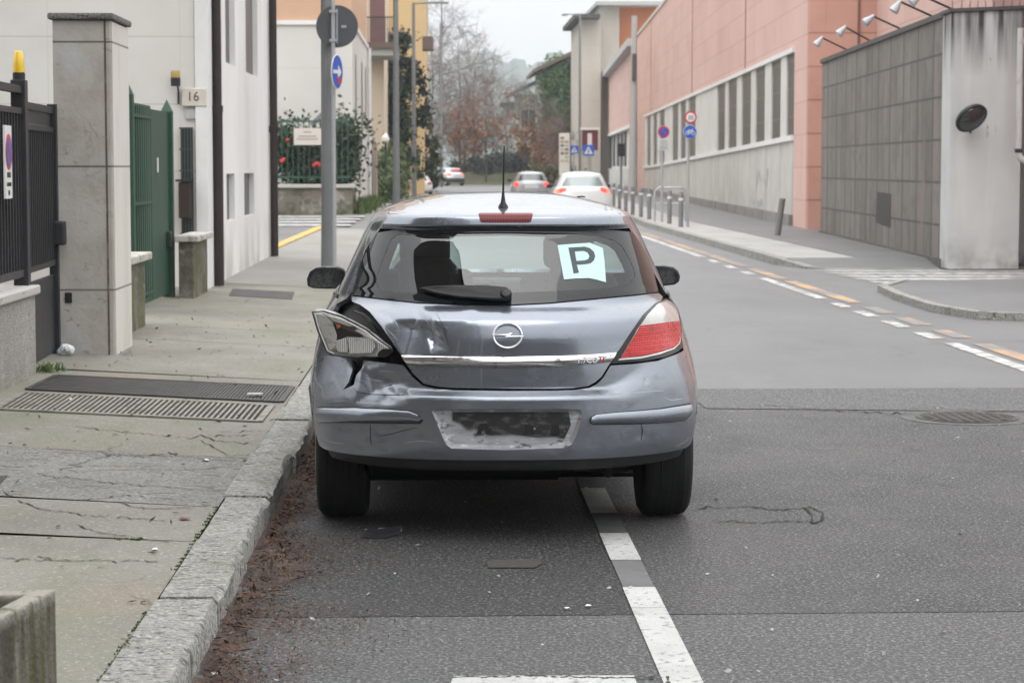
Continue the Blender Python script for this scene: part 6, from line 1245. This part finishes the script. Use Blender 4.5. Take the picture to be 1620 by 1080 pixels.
silver = mat('lamp_silver', (.80, .79, .77), [('l', (.30, .29, .28), 0, .0085, .0042, .8), ('n', (.35, .34, .33), (30, 30, 30), .55, .7, .6, 5)], rough=.18, metal=.3, coat=.6, bump=[(('l', 0, 0, .0085, .0042, 1), .003)])  # shade between the ribs put into the colour as dark lines
silver2 = mat('lamp_silver_dull', (.78, .77, .74), [('n', (.25, .24, .23), (22, 22, 40), .52, .68, .7, 6)], rough=.25, metal=.15, coat=.8)
dark_in = mat('lamp_inner_dark', (.03, .025, .022), rough=.35)
def lpart(name, pts, d0, d1, m, bevel=.0025): a, b = lpoly(pts, d0, d1); return lbuild(MB().prism(a, b), name, m, lmp, bevel=bevel)
lpart('outer_reflector', [(498, 496), (508, 496), (526, 508), (533, 530), (531, 551), (522, 553), (509, 524)], -.012, .02, silver2)
lpart('upper_reflector', [(516, 498), (541, 504.5), (558, 512), (565, 516), (552, 516), (540, 512), (526, 507)], -.014, .01, silver2)
lpart('dark_hole', [(606, 551), (619, 551.5), (622, 556), (614, 563), (603, 565), (597, 561), (600, 555)], -.022, .0, cavity)  # black piece standing in for the dark of a jagged hole
lpart('inner_cell', [(524, 510), (540, 512), (560, 517), (578, 530), (570, 533), (549, 532), (545, 535), (531, 538)], -.006, .03, dark_in)
lpart('bulb', [(532, 513), (537, 512.5), (540, 516), (537.5, 519.5), (533, 518.5)], -.016, .0, mat('amber_bulb', (.55, .13, .03), rough=.15, coat=1))
lpart('ribbed_reflector', [(531, 539), (547, 533.5), (551, 546), (550, 557), (536, 556), (530, 549)], -.020, .01, silver)
lpart('ribbed_reflector', [(549, 534), (570, 533), (591, 537), (594, 548), (588, 558), (553, 559), (552, 546)], -.024, .01, silver)
lpart('ribbed_reflector', [(594, 540), (606, 543), (619, 552), (606, 552), (600, 561), (595, 563), (597, 550)], -.014, .01, silver)
lpart('light_bar', [(561, 522), (566, 521), (600, 538), (597, 541), (580, 533)], -.026, -.01, mat('lamp_white', (.7, .7, .68), rough=.2))
cov = MB()
for P4 in ([(495, 492.5), (513, 492), (528, 513), (534, 535), (530, 560), (518, 555), (503, 520)], [(513, 492), (542, 501), (580, 521), (592, 532), (560, 524), (528, 513)]):
    a, b = lpoly(P4, -.034, -.031); cov.prism(a, b)
lbuild(cov, 'broken_cover', clearpl, lmp)
rim_ = MB().tube([lp(x, y)+np.array([0, -.03, 0]) for x, y in [(621, 552), (600, 537), (580, 520.5), (542, 500.5), (513, 491.5), (494.5, 492), (503, 521), (517, 555.5), (527, 561), (571, 564)]], .0036, 6)
lbuild(rim_, 'cover_rim', gasket, lmp)
lbuild(MB().tube([lp(x, y)+np.array([0, -.034, 0]) for x, y in [(614, 549), (598, 538.5), (578, 523), (541, 503), (514, 494.5), (498.5, 494.5), (506, 521), (519, 553.5), (529, 558)]], .0014, 6), 'rim_highlight', mat('rim_white', (.85, .85, .84), rough=.15), lmp)  # bright edge of the cover drawn as a thin white tube
# wires and torn plastic round the opening
tw = MB()
for pth in ([(575, 500), (590, 512), (603, 530)], [(560, 492), (575, 497), (588, 508)], [(561, 570), (566, 585), (560, 602)]):
    tw.tube([np.array(pxy(x, y, -.50)) for x, y in pth], .005, 6)
lbuild(tw, 'loose_wire', gasket, lmp)
lbuild(MB().prism([pxy(*q, -.47) for q in [(541, 571), (566, 571), (571, 590), (559, 606), (548, 612)]], (0, .02, 0)), 'torn_bracket', mat('torn_plastic', (.06, .06, .065), [('n', (.2, .2, .2), 40, .5, .6, .8)], rough=.5), lmp)
# nose of the car: lamps, grille, plate panel
for sd in (1, -1): SH.panel('headlamp', [(sd*a, b) for a, b in rr(2.42, 2.74, .66, .80, .03)], mat('headlamp_glass', (.55, .56, .57), rough=.08, coat=1), car, h=.03, off=.006)
SH.panel('grille', rr(2.80, 2.995, .62, .74, .02), gasket, car, h=.04, off=.006); SH.panel('grille', [(-a, b) for a, b in rr(2.80, 2.995, .62, .74, .02)], gasket, car, h=.04, off=.006)
SH.panel('air_intake', rr(2.55, 2.995, .34, .46, .03), gasket, car, h=.04, off=.006); SH.panel('air_intake', [(-a, b) for a, b in rr(2.55, 2.995, .34, .46, .03)], gasket, car, h=.04, off=.006)
# mirrors
def mirror(outl, glass_pts, y, foot):
    h = MB().prism([pxy(*q, y) for q in outl], (0, .11, 0)); c = np.mean([pxy(*q, y) for q in outl], 0)
    n_ = len(outl)
    for i in range(n_, 2*n_): v = np.array(h.v[i]); h.v[i] = tuple(c+np.array([0, .11, 0])+(v-c-np.array([0, .11, 0]))*np.array([.72, 1, .66]))
    m_ = lbuild(h, 'door_mirror', mat('mirror_black', (.010, .010, .011), rough=.22, coat=.6), car, bevel=.012, seg=3, smooth=True)
    lbuild(MB().prism([pxy(*q, y-.004) for q in glass_pts], (0, .006, 0)), 'mirror_glass', mat('mirror_glass', (.20, .21, .22), [('v', (.03, .03, .035), 90, .25, .12, .9), ('n', (.05, .05, .06), 12, .45, .6, .8)], rough=.12, metal=.9), m_)
    lbuild(MB().tube([pxy(*foot[0], y+.06), pxy(*foot[1], y+.10)], [.03, .035], 8), 'mirror_foot', blackpl, m_, smooth=True)
mirror([(485, 453), (484.3, 441), (489, 429), (499, 422.5), (512, 420.5), (535, 420), (545, 424.5), (549, 431), (556, 437), (556, 453), (546, 457), (520, 457.8), (495, 457)], [(490, 452), (490.5, 441), (497, 430), (511, 425.5), (536, 424.5), (541.5, 431), (540, 450), (533, 455), (497, 454.5)], 1.88, ((548, 448), (575, 452)))
mirror([(1033, 419), (1050, 418.5), (1066, 421.5), (1074, 428), (1077, 437), (1075.5, 446), (1068, 451), (1045, 453.5), (1036, 450), (1034, 438)], [(1036, 421.5), (1050, 421.5), (1064, 424), (1071, 429.5), (1073.5, 437), (1071.5, 445), (1065, 448), (1045, 450), (1039, 446)], 1.88, ((1040, 446), (1020, 450)))
# interior
def seat(x, y, w, zt, hr):
    s_ = MB().box(x-w/2, x+w/2, y, y+.12, .42, zt); lbuild(s_, 'seat_back', seatm, car, bevel=.05, seg=3, smooth=True)
    for hx in hr:
        lbuild(MB().box(hx-.13, hx+.13, y-.01, y+.09, zt+.02, zt+.20), 'headrest', seatm, car, bevel=.045, seg=3, smooth=True)
        lbuild(MB().tube([(hx-.05, y+.04, zt-.05), (hx-.05, y+.04, zt+.08)], .006, 6), 'headrest_post', blackpl, car); lbuild(MB().tube([(hx+.05, y+.04, zt-.05), (hx+.05, y+.04, zt+.08)], .006, 6), 'headrest_post', blackpl, car)
seat(-.37, 1.20, .50, 1.08, (-.37,)); seat(.37, 1.20, .50, 1.06, (.37,)); seat(0, .28, 1.24, .98, (-.36, .36))
lbuild(MB().box(-.70, .70, 1.95, 2.35, .55, .985), 'dashboard', seatm, car, bevel=.05)
lbuild(MB().box(-.58, .58, -.36, .28, .90, .915), 'parcel_shelf', seatm, car)
lbuild(MB().box(-.10, .10, 1.42, 1.44, 1.31, 1.365), 'inside_mirror', blackpl, car, bevel=.01)
sw = MB(); cc = np.array([-.37, 1.86, .98])
sw.tube([cc+np.array([.18*math.cos(t), -.07*math.sin(t), .165*math.sin(t)]) for t in np.linspace(0, 2*PI, 25)], .014, 8); lbuild(sw, 'steering_wheel', blackpl, car, smooth=True)
# running gear
for x in (-.735, .735): wheel(car, x, 0, .312, .228, rubber, alloy); wheel(car, x, 2.614, .312, .215, rubber, alloy)
uc = mat('underside', .004, [('n', (.010, .009, .008), 6, .4, .7, .7)], rough=.8)
lbuild(MB().prism([(-.62, -.50, .33), (-.62, .15, .14), (-.62, 3.0, .14), (-.62, 3.1, .32)], (.88, 0, 0)), 'underbody', uc, car); lbuild(MB().box(.262, .60, .12, 3.1, .22, .32), 'underbody', uc, car, bevel=.03); lbuild(MB().box(-.66, .66, .40, 2.2, .115, .134), 'floor_pan', uc, car, bevel=.01)  # underbody hung low and black, shaped to deepen the shade below
lbuild(MB().tube([(.30, -.42, .31), (.54, -.42, .31)], .055, 14), 'muffler', uc, car, smooth=True); lbuild(MB().tube([(.44, -.42, .285), (.44, -.60, .275)], .022, 10), 'exhaust_pipe', uc, car, smooth=True)
lbuild(MB().tube([(-.62, 0, .25), (.62, 0, .25)], .045, 10), 'rear_axle', uc, car)
for sd in (1, -1):
    for yc in (0, 2.614):
        L = MB(); pts = [(.62*sd, yc-.40*math.cos(t), .31+.40*math.sin(t)) for t in np.linspace(.42, PI-.1, 16)]
        for i in range(15): a, b = pts[i], pts[i+1]; L.add([a, b, (b[0]+.20*sd, b[1], b[2]), (a[0]+.20*sd, a[1], a[2])], [(0, 1, 2, 3)])
        L.add([(.60*sd, yc-.34, .22), (.60*sd, yc+.34, .22), (.60*sd, yc+.34, .74), (.60*sd, yc-.34, .74)], [(0, 1, 2, 3)]); lbuild(L, 'wheel_arch_liner', cavity, car)
    for z0, y0 in ((.93, .35),): lbuild(MB().box(.845*sd-.015, .845*sd+.015, 1.0, 1.18, .86, .885), 'door_handle', paint, car, bevel=.006)
# ================================================================== OTHER CARS
def mod_rows(sx, sz, sl, dz=0): 
    o = []
    for r in ROWS: v, z, yr, w, d, p, q, yf, df = r; o.append((v, z*sz+dz, yr*sl, w*sx, d*sl, p, q, yf*sl, df*sl))
    return o
lit = mat('brake_light_lit', (.5, .02, .02), rough=.3, emit=((1, .06, .04), 1.3)); lit2 = mat('brake_light_orange', (.6, .06, .03), rough=.3, emit=((1, .16, .06), 1.5))
tailr = mat('tail_red', (.35, .02, .02), rough=.25, coat=.5)
gdark = mat('dark_car_glass', (.03, .038, .04), rough=.05, spec=.9); gpale = mat('pale_car_glass', (.22, .27, .27), rough=.05, spec=.9)
def simple_car(label, x, Y, rz, paint_, rows, glass, lamps, plate, wiper=True, lowdark=None, spoiler=True, roofm=None):
    e = empty('car', (x, Y, 0), label, 'car', None); e.rotation_euler = (0, 0, 0)
    S = Shell(rows, None, (0, 0, 0)); X = lambda pts: S.rear(pts)
    hl = []
    for sd in (1, -1):
        hl.append(S.side([(a, b) for a, b in warch_s]+[(-.345, .15), (.345, .15)], sd)); hl.append(S.side([(2.614+a, b) for a, b in warch_s]+[(2.614-.345, .15), (2.614+.345, .15)], sd))
    S.panel('body', outer_all, paint_, e, h=.06, holes=hl, flange=.02)
    S.panel('inner_skin', [(-3, .24), (3, .24), (3, 1.0), (-3, 1.0)], cavity, e, h=.12, off=-.06, flange=0)
    S.panel('rear_window', X(glass), glass_t, e, h=.04, off=.004, flange=.004)
    for sd in (1, -1):
        S.panel('side_window', S.side(win_f, sd), gdark, e, h=.08, off=.004, flange=0); S.panel('side_window', S.side(win_r, sd), gdark, e, h=.08, off=.004, flange=0)
        S.panel('brake_light', X([(sd*a, b) for a, b in lamps[0]]), lamps[1], e, h=.03, off=.008)
        if len(lamps) > 2: S.panel('indicator', X([(sd*a, b) for a, b in lamps[2]]), lamps[3], e, h=.03, off=.010)
    S.panel('windscreen', [(2.22, 1.04), (2.99, 1.03), (2.99, 1.35), (2.30, 1.325)], gdark, e, h=.12, off=.004, flange=0); S.panel('windscreen', [(-2.22, 1.04), (-2.99, 1.03), (-2.99, 1.35), (-2.30, 1.325)], gdark, e, h=.12, off=.004, flange=0)
    if lowdark: S.panel('bumper', [(s, lowdark[0]) for s in np.linspace(-1.0, 1.0, 21)]+[(s, lowdark[1]) for s in np.linspace(1.0, -1.0, 21)], lowdark[2], e, h=.05, off=.006)
    if plate: S.panel('number_plate', X(plate), mat('plate_white', (.55, .55, .53), rough=.5), e, h=.05, off=.012)
    for sx in (-.73, .73):
        for yy in (0, 2.614): wheel(e, sx*rows[5][3]/.885, yy, .31, .21, rubber, alloy)
    for sd in (1, -1): lbuild(MB().box(sd*.90-.10, sd*.90+.10, 1.85, 1.95, .96, 1.08), 'door_mirror', blackpl, e, bevel=.03)
    e.rotation_euler = (0, 0, rz); return e
whitep = mat('white_paint', (.74, .74, .74), rough=.3, coat=.8); greyp = mat('grey_paint', (.36, .37, .39), rough=.3, metal=.3, coat=.8); silverp = mat('pale_silver_paint', (.60, .62, .63), rough=.3, metal=.2, coat=.8)
XT2 = lambda px_, Y: at(px_, 265, Y)[0]
glass_t = gpale
simple_car('white hatchback driving away with lit brake lights ahead on the right', XT2(921, 67.5), 67.5, 0, whitep, mod_rows(1.02, 1.0, 1.0), [(-.50, 1.30), (.50, 1.30), (.62, 1.06), (.58, 1.02), (-.58, 1.02), (-.62, 1.06)], ([(.50, .98), (.62, .985), (.80, .90), (.82, .80), (.66, .84), (.52, .90)], lit, [(.70, .93), (.80, .88), (.82, .80), (.72, .82)], lit2), [(-.26, .52), (.26, .52), (.26, .62), (-.26, .62)])
glass_t = gdark
simple_car('small grey car with round lights driving away, half hidden by the wrecked car roof', XT2(840, 99), 99, 0, greyp, mod_rows(.97, .965, .92), [(-.46, 1.33), (.46, 1.33), (.56, 1.07), (-.56, 1.07)], (rr(.56, .76, .78, .98, .09), lit), rr(-.30, .30, .70, .86, .02), lowdark=(.30, .55, mat('grey_bumper', (.2, .2, .21), rough=.5)))
simple_car('white sport utility car with lit brake lights turning left at the street end', XT2(718, 194), 194, math.radians(27), silverp, mod_rows(1.04, 1.06, 1.0, .04), [(-.48, 1.32), (.48, 1.32), (.58, 1.08), (-.58, 1.08)], (rr(.54, .80, .80, .98, .05), lit, rr(.72, .82, .80, .98, .03), lit2), rr(-.30, .30, .80, .92, .02), lowdark=(.26, .60, mat('suv_black', (.03, .03, .032), rough=.6)))
hb_ = bpy.data.objects['car.002']
lbuild(MB().box(-.28, .28, -.47, -.40, 1.36, 1.44), 'high_brake_light', lit, hb_)
def back_car(label, x, Y, m, S=1.0):
    global glass_t; glass_t = gdark
    return simple_car(label, x, Y, 0, m, mod_rows(1, S, 1), [(-.48, 1.31), (.48, 1.31), (.58, 1.05), (-.58, 1.05)], (rr(.6, .8, .75, .95, .05), tailr), rr(-.26, .26, .50, .62, .01))
redp = mat('red_paint', (.30, .035, .035), rough=.3, coat=.8)
back_car('dark red car parked at the kerb far down the left side, seen between lamp posts', XT2(661, 150), 150, redp, 1.0)
back_car('white car parked nearer the lamp posts far down the left side', XT2(660, 128), 128, whitep, .8)
# ================================================================== STREET SMALL THINGS
castm = mat('cast_iron', (.045, .043, .04), [('n', (.09, .08, .07), 9, .45, .68, .7, 6)], rough=.55, metal=.4)
def gpave(px_, py_):   # point of the sloping pavement under a picture point
    z = .16
    for _ in range(8): p = g(px_, py_, z); z = wz(p[0])
    return p
def drain(name, q4, nb_, label, gap, m, w=.55):
    q4 = [gpave(*q) for q in q4]; A, B, C, D = [np.array(q) for q in q4]; c = (A+B+C+D)/4; e = empty(name, c, label, 'drain')
    up = np.array([0, 0, .004])
    mb = MB().add([A+up, B+up, C+up, D+up], [(0, 1, 2, 3)]); mb.build('pit', mat('pit_dark', .008, rough=.9), e)
    bm_ = MB(); up2 = np.array([0, 0, .010]); 
    for i in range(nb_):
        t0, t1 = (i+.5-w/2)/nb_, (i+.5+w/2)/nb_; a0, a1 = A+(B-A)*t0, A+(B-A)*t1; d0, d1 = D+(C-D)*t0, D+(C-D)*t1
        bm_.hexa([a0+up, a1+up, d1+up, d0+up, a0+up2, a1+up2, d1+up2, d0+up2])
    bm_.build('bars', m, e)
    fr = MB(); 
    for P, Q in ((A, B), (B, C), (C, D), (D, A)):
        d = (Q-P)/np.linalg.norm(Q-P); n_ = np.array([-d[1], d[0], 0]); fr.hexa([P-n_*.02+up*.9, Q-n_*.02+up*.9, Q+n_*.02+up*.9, P+n_*.02+up*.9, P-n_*.02+up2*1.2, Q-n_*.02+up2*1.2, Q+n_*.02+up2*1.2, P+n_*.02+up2*1.2])
    fr.build('frame', m, e)
barm = mat('drain_bars', (.26, .245, .21), [('n', (.12, .10, .08), 6, .45, .66, .7, 6)], rough=.7)
drain('drain_grate', [(90, 595), (462, 613), (444, 637), (44, 617)], 70, 'dark close ribbed iron drain cover across the pavement', 0, castm, .72)
drain('drain_grate', [(36, 622), (430, 643), (410, 668), (-8, 648)], 46, 'open barred drain grate in front of the close ribbed cover', 0, barm, .42)
def plate(name, q4, m, label, cat='manhole', z=.004):
    q4 = [np.array(gpave(*q)) for q in q4]; e = MB().prism([q+np.array([0, 0, .001]) for q in q4], (0, 0, z)); return tag(e.build(name, m), label, cat)
plate('inspection_cover', [(368, 457), (466, 462), (462, 474), (362, 468)], castm, 'flat iron inspection cover in the pavement left of the door mirror')
plate('inspection_cover', [(-20, 755), (12, 753), (-2, 768), (-30, 770)], castm, 'corner of an iron cover at the left edge of the pavement')
mh = empty('manhole_cover', g(1530, 661, 0), 'round iron manhole cover in the worn asphalt on the right', 'manhole'); c = g(1530, 661, 0)
rg = MB().lathe((c[0], c[1], .001), [(.325, 0), (.325, .006), (.30, .007), (.30, .004), (.285, .004), (.285, .008), (.001, .008)], 48)
for k in range(9):
    for j in range(9):
        x, y = (k-4)*.062, (j-4)*.062
        if math.hypot(x, y) < .27: rg.box(c[0]+x-.02, c[0]+x+.02, c[1]+y-.02, c[1]+y+.02, .0088, .0125)
rg.build('cover', castm, mh)
tag(MB().lathe((c[0], c[1], .001), [(.42, 0), (.42, .002), (.33, .002)], 48).build('road_patch', mat('mortar_ring', (.07, .07, .068), [('n', .13, 9, .45, .65, .8)], rough=.8)), kind='structure')
# concrete planter at the lower left
pt = empty('planter', (-1.35, 5.5, .13), 'mossy weathered concrete planter box in the lower left corner', 'planter')
plm = mat('planter_concrete', (.15, .135, .105), [('n', (.05, .045, .032), (11, 11, 1.1), .44, .58, .9, 6), ('z', (.34, .32, .28), 2, .455, .495, .85), ('n', (.07, .075, .02), (14, 14, 1.4), .55, .64, .8, 5), ('n', (.30, .28, .24), (12, 12, 1.6), .62, .70, .6, 5)], rough=.95, bump=[(('n', 0, 40, .3, .7, 1, 5), .006)])
C1 = at(89, 931, 5.79); zr = C1[2]; ud_ = np.array([-.19, -.98, 0]); wd_ = np.array([-1, .03, 0])
MB().obox((C1[0], C1[1], 0), ud_, wd_, (0, .95, 0, .055, .14, zr)).build('side', plm, pt, bevel=.008); MB().obox((C1[0], C1[1], 0), ud_, wd_, (.001, .07, .056, .80, .14, zr-.002)).build('side', plm, pt, bevel=.008)
MB().obox((C1[0], C1[1], 0), ud_, wd_, (.07, .95, .0555, .80, .14, zr-.05)).build('soil', mat('soil_gravel', (.05, .048, .042), [('v', (.35, .34, .32), 55, .28, .1, .9), ('n', (.07, .09, .03), 9, .5, .62, .6)], rough=.95, bump=[(('n', 0, 60, .3, .7, 1, 4), .02)]), pt)
mm_ = MB()
for k in range(16): a_ = np.array(C1)+ud_*RNG.uniform(.10, .34)+wd_*RNG.uniform(.08, .30); mm_.lathe((a_[0], a_[1], zr-.055), [(.03, 0), (.026, .012), (.012, .022), (.001, .024)], 8)
mm_.build('moss', mat('moss_bright', (.10, .14, .02), [('n', (.06, .09, .015), 60, .4, .65, .8)], rough=.95, bump=[(('n', 0, 180, .3, .7, 1, 3), .004)]), pt, smooth=True)
# leaf litter in the gutter, moss in the joints
litm = mat('leaf_litter', (.095, .052, .034), [('n', (.055, .033, .023), 3, .4, .6, .8, 5), ('n', (.19, .10, .055), 7, .56, .70, .7, 4)], rough=.9)
def litter(name, n, fx, size, m, seed, label, long=3.2):
    r = np.random.default_rng(seed); P = np.array([fx(r) for _ in range(n)]); a = r.normal(size=(n, 3))*np.array([1, 1, .28]); a /= np.linalg.norm(a, axis=1, keepdims=True)
    b = np.cross(a, np.array([0, 0, 1])+r.normal(0, .35, (n, 3))); b /= np.linalg.norm(b, axis=1, keepdims=True); s = size*r.uniform(.5, 1.5, (n, 1)); P[:, 2] += .004+np.abs(a[:, 2])*s[:, 0]
    V = np.stack([P-a*s, P+b*s/long, P+a*s, P-b*s/long], 1).reshape(-1, 3); return tag(quadmesh(name, V, np.arange(4*n).reshape(-1, 4), m), label, 'leaves', kind='stuff')
def gut(r):
    y = r.uniform(5.6, 16) if r.random() < .4 else r.choice([5.9, 6.5, 6.9, 7.7, 8.6, 9.2, 10.3, 11.5, 13])+r.normal(0, .22); w = .06+.22*abs(math.sin(y*1.9))*max(0, 1-abs(y-7.6)/6.0)+(.08 if y < 9.5 else 0); return (KX+.015+abs(r.normal(0, w*.72)), y, .001+abs(r.normal(0, .006)))
litter('leaf_litter', 26000, gut, .0085, litm, 5, 'brown needle and leaf litter banked along the gutter', 4.5)
litter('leaf_litter', 2600, lambda r: (KX+.02+abs(r.normal(0, .06)), r.uniform(6, 30), .002+abs(r.normal(0, .018))), .018, mat('leaf_litter_dark', (.06, .032, .02), [('n', (.13, .06, .035), 9, .45, .65, .8)], rough=.95), 6, 'dark wet leaf litter pressed against the kerb')
def pav(r): y = r.uniform(6, 22); x = r.uniform(-2.7, -1.0); return (x, y, wz(x)+.002)
litter('leaf_litter', 260, pav, .016, mat('leaf_litter_dark', .06), 7, 'scattered dark leaf bits on the pavement', 2.5)
litter('leaf_litter', 240, lambda r: (r.uniform(-.6, 4.5), r.uniform(6, 15), .002), .010, mat('grit_pale', (.4, .4, .38), rough=.9), 8, 'pale grit specks on the asphalt', 1.6)
mud = mat('gutter_silt', (.072, .052, .044), [('n', (.05, .046, .045), 5, .44, .56, .9, 7), ('n', (.13, .075, .052), 9, .50, .64, .7, 7), ('n', (.20, .185, .17), 6, .60, .70, .7, 6), ('n', (.25, .18, .14), 60, .56, .70, .6, 4), ('n', (.015, .012, .01), 55, .55, .68, .8, 4)], rough=.95, bump=[(('n', 0, 40, .3, .7, 1, 5), .01)])
mb = MB(); yy = np.arange(5.2, 17, .05); wv = [.20+.13*math.sin(y*2.3)+.10*math.sin(y*5.1+1)+(.08 if y < 9.5 else -.02)+RNG.normal(0, .07) for y in yy]; wv = [w*.45 for w in wv]
for y, w in zip(yy, wv): mb.v += [(KX-.01, y, .022), (KX+max(.03, w)*.5, y, .012), (KX+max(.04, w), y, .0032)]
for i in range(len(yy)-1):
    for k in range(2): a = i*3+k; mb.f.append((a, a+1, a+4, a+3))
tag(mb.build('gutter_silt', mud, smooth='all'), kind='structure')
mosm = mat('moss_bright', .1)
tuft('moss', [(-.985, y, .122) for y in np.concatenate([np.linspace(5.9, 7.3, 30), np.linspace(8.1, 9.6, 20)])], 700, .007, 'green moss in the joint behind the kerb stones', mosm, 'moss', .008, 21, .004, kind='stuff')
tuft('moss', [(-1.2-.02*k, 8.72, .125) for k in range(8)], 120, .012, 'green moss at the corner of the patched slab', mosm, 'moss', .012, 22, .006, kind='stuff')
leafm = mat('dead_leaf', (.17, .065, .03), [('n', (.10, .04, .02), 30, .4, .65, .7)], rough=.8); paperw = mat('litter_paper', (.72, .72, .70), rough=.7)
def scrap(name, px_, py_, s, m, label, cat='litter', pave=True, seed=0):
    r = np.random.default_rng(seed+int(px_)); p = gpave(px_, py_) if pave else g(px_, py_, .003); n = 9; pts = []
    for i in range(n): t = 2*PI*i/n; k = s*r.uniform(.5, 1.15); pts.append((p[0]+k*math.cos(t)*1.3, p[1]+k*math.sin(t)*1.6, p[2]+.004+abs(r.normal(0, s*.16))))
    return tag(MB().prism(pts, (0, 0, .0015)).build(name, m), label, cat)
scrap('dead_leaf', 292, 822, .022, leafm, 'curled brown dead leaf on the pavement near the kerb joint', 'leaf'); scrap('dead_leaf', 388, 729, .014, leafm, 'small reddish dead leaf on the pavement beside the kerb', 'leaf'); scrap('dead_leaf', 279, 719, .012, leafm, 'reddish leaf scrap in the cracked paving', 'leaf'); scrap('dead_leaf', 82, 619, .014, leafm, 'brown leaf between the two drain grates', 'leaf'); scrap('dead_leaf', 462, 778, .03, leafm, 'orange brown leaf clump in the gutter behind the rear left wheel', 'leaf', False)
scrap('paper_scrap', 325, 729, .017, paperw, 'small white paper scrap on the cracked paving'); scrap('paper_scrap', 245, 870, .012, paperw, 'thin white paper scrap on the smooth paving'); scrap('paper_scrap', 112, 632, .010, paperw, 'white blob on the barred drain grate'); scrap('paper_scrap', 337, 1068, .016, paperw, 'white scrap in the gutter at the bottom edge', pave=False)
scrap('paper_scrap', 895, 963, .012, paperw, 'white splash on the asphalt left of the bay line', pave=False); scrap('paper_scrap', 931, 959, .010, paperw, 'white splash on the asphalt nearest the bay line', pave=False)
p = g(600, 843, .003); M_ = lambda a, b: g(a, b, .004)
sh_ = tag(MB().prism([M_(571, 850), M_(585, 840), (M_(634, 838)[0], M_(634, 838)[1], .02), M_(634, 843), M_(608, 851)], (0, 0, .004)).build('plastic_shard', mat('shard_black', (.06, .06, .065), rough=.18)), 'black plastic shard lying on the asphalt behind the left wheel', 'debris')
lbl_ = MB().prism([M_(596, 840), M_(600, 836.5), M_(634, 837.5), M_(636, 840)], (0, 0, .006)).build('edge_highlight', mat('shard_highlight', (.6, .6, .6), rough=.3), sh_)  # highlight along the shard's edge, made as a pale sliver
tag(MB().prism([M_(420, 631), M_(437, 632), M_(437, 637), M_(420, 636)], (0, 0, .003)).build('paper_scrap', paperw), 'x', 'litter') if False else None
c = gpave(403, 629); tag(MB().box(c[0]-.05, c[0]+.05, c[1]-.03, c[1]+.03, c[2]+.012, c[2]+.03).build('paper_scrap', mat('scrap_beige', (.5, .49, .46), [('n', .2, 30, .5, .6, .8)], rough=.8), bevel=.004), 'beige carton scrap on the dark drain cover', 'litter')
# the tall block on the near left, behind the camera, that the rear window mirrors
nb2 = empty('apartment_block', (-4.4, -12, 0), 'tall dark block behind the camera on the left, seen mirrored in the rear window', 'building')
darkp = mat('block_plaster', (.16, .15, .14), [('n', (.12, .115, .11), .6, .4, .65, .6)], rough=.9)
MB().box(-16, -3.5, -40, 5.2, .1, 27).build('wall', darkp, nb2); MB().box(-16, -3.2, -40.2, 5.4, 27.01, 27.4).build('eaves', roofd, nb2)
for k in range(7):
    for i in range(12): MB().box(-3.54, -3.47, -36+i*3.4, -34.6+i*3.4, 1.6+k*3.4, 3.5+k*3.4).build('window', winmesh if (i+k) % 3 else trim_w, nb2)
nb3 = empty('street_end_house', (2, -36, 0), 'row house far behind the camera across the street end', 'building')
MB().box(-3, 30, -52, -40, 0, 11).build('wall', darkp, nb3); MB().box(-3.2, 30.3, -52.3, -39.6, 11.01, 11.4).build('roof', roofd, nb3)
# ================================================================== HAZE
hz = MB().box(-900, 900, -120, 2420, -1.0, 92)
hm = bpy.data.materials.new('haze_air'); hm.use_nodes = True; nt = hm.node_tree; nt.nodes.clear(); ho = nd(nt, 'ShaderNodeOutputMaterial'); pv = nd(nt, 'ShaderNodeVolumePrincipled')
pv.inputs['Color'].default_value = (.89, .955, 1.0, 1); pv.inputs['Density'].default_value = .00044; pv.inputs['Anisotropy'].default_value = .2; nt.links.new(pv.outputs[0], ho.inputs['Volume'])
tag(hz.build('haze', hm), kind='stuff')
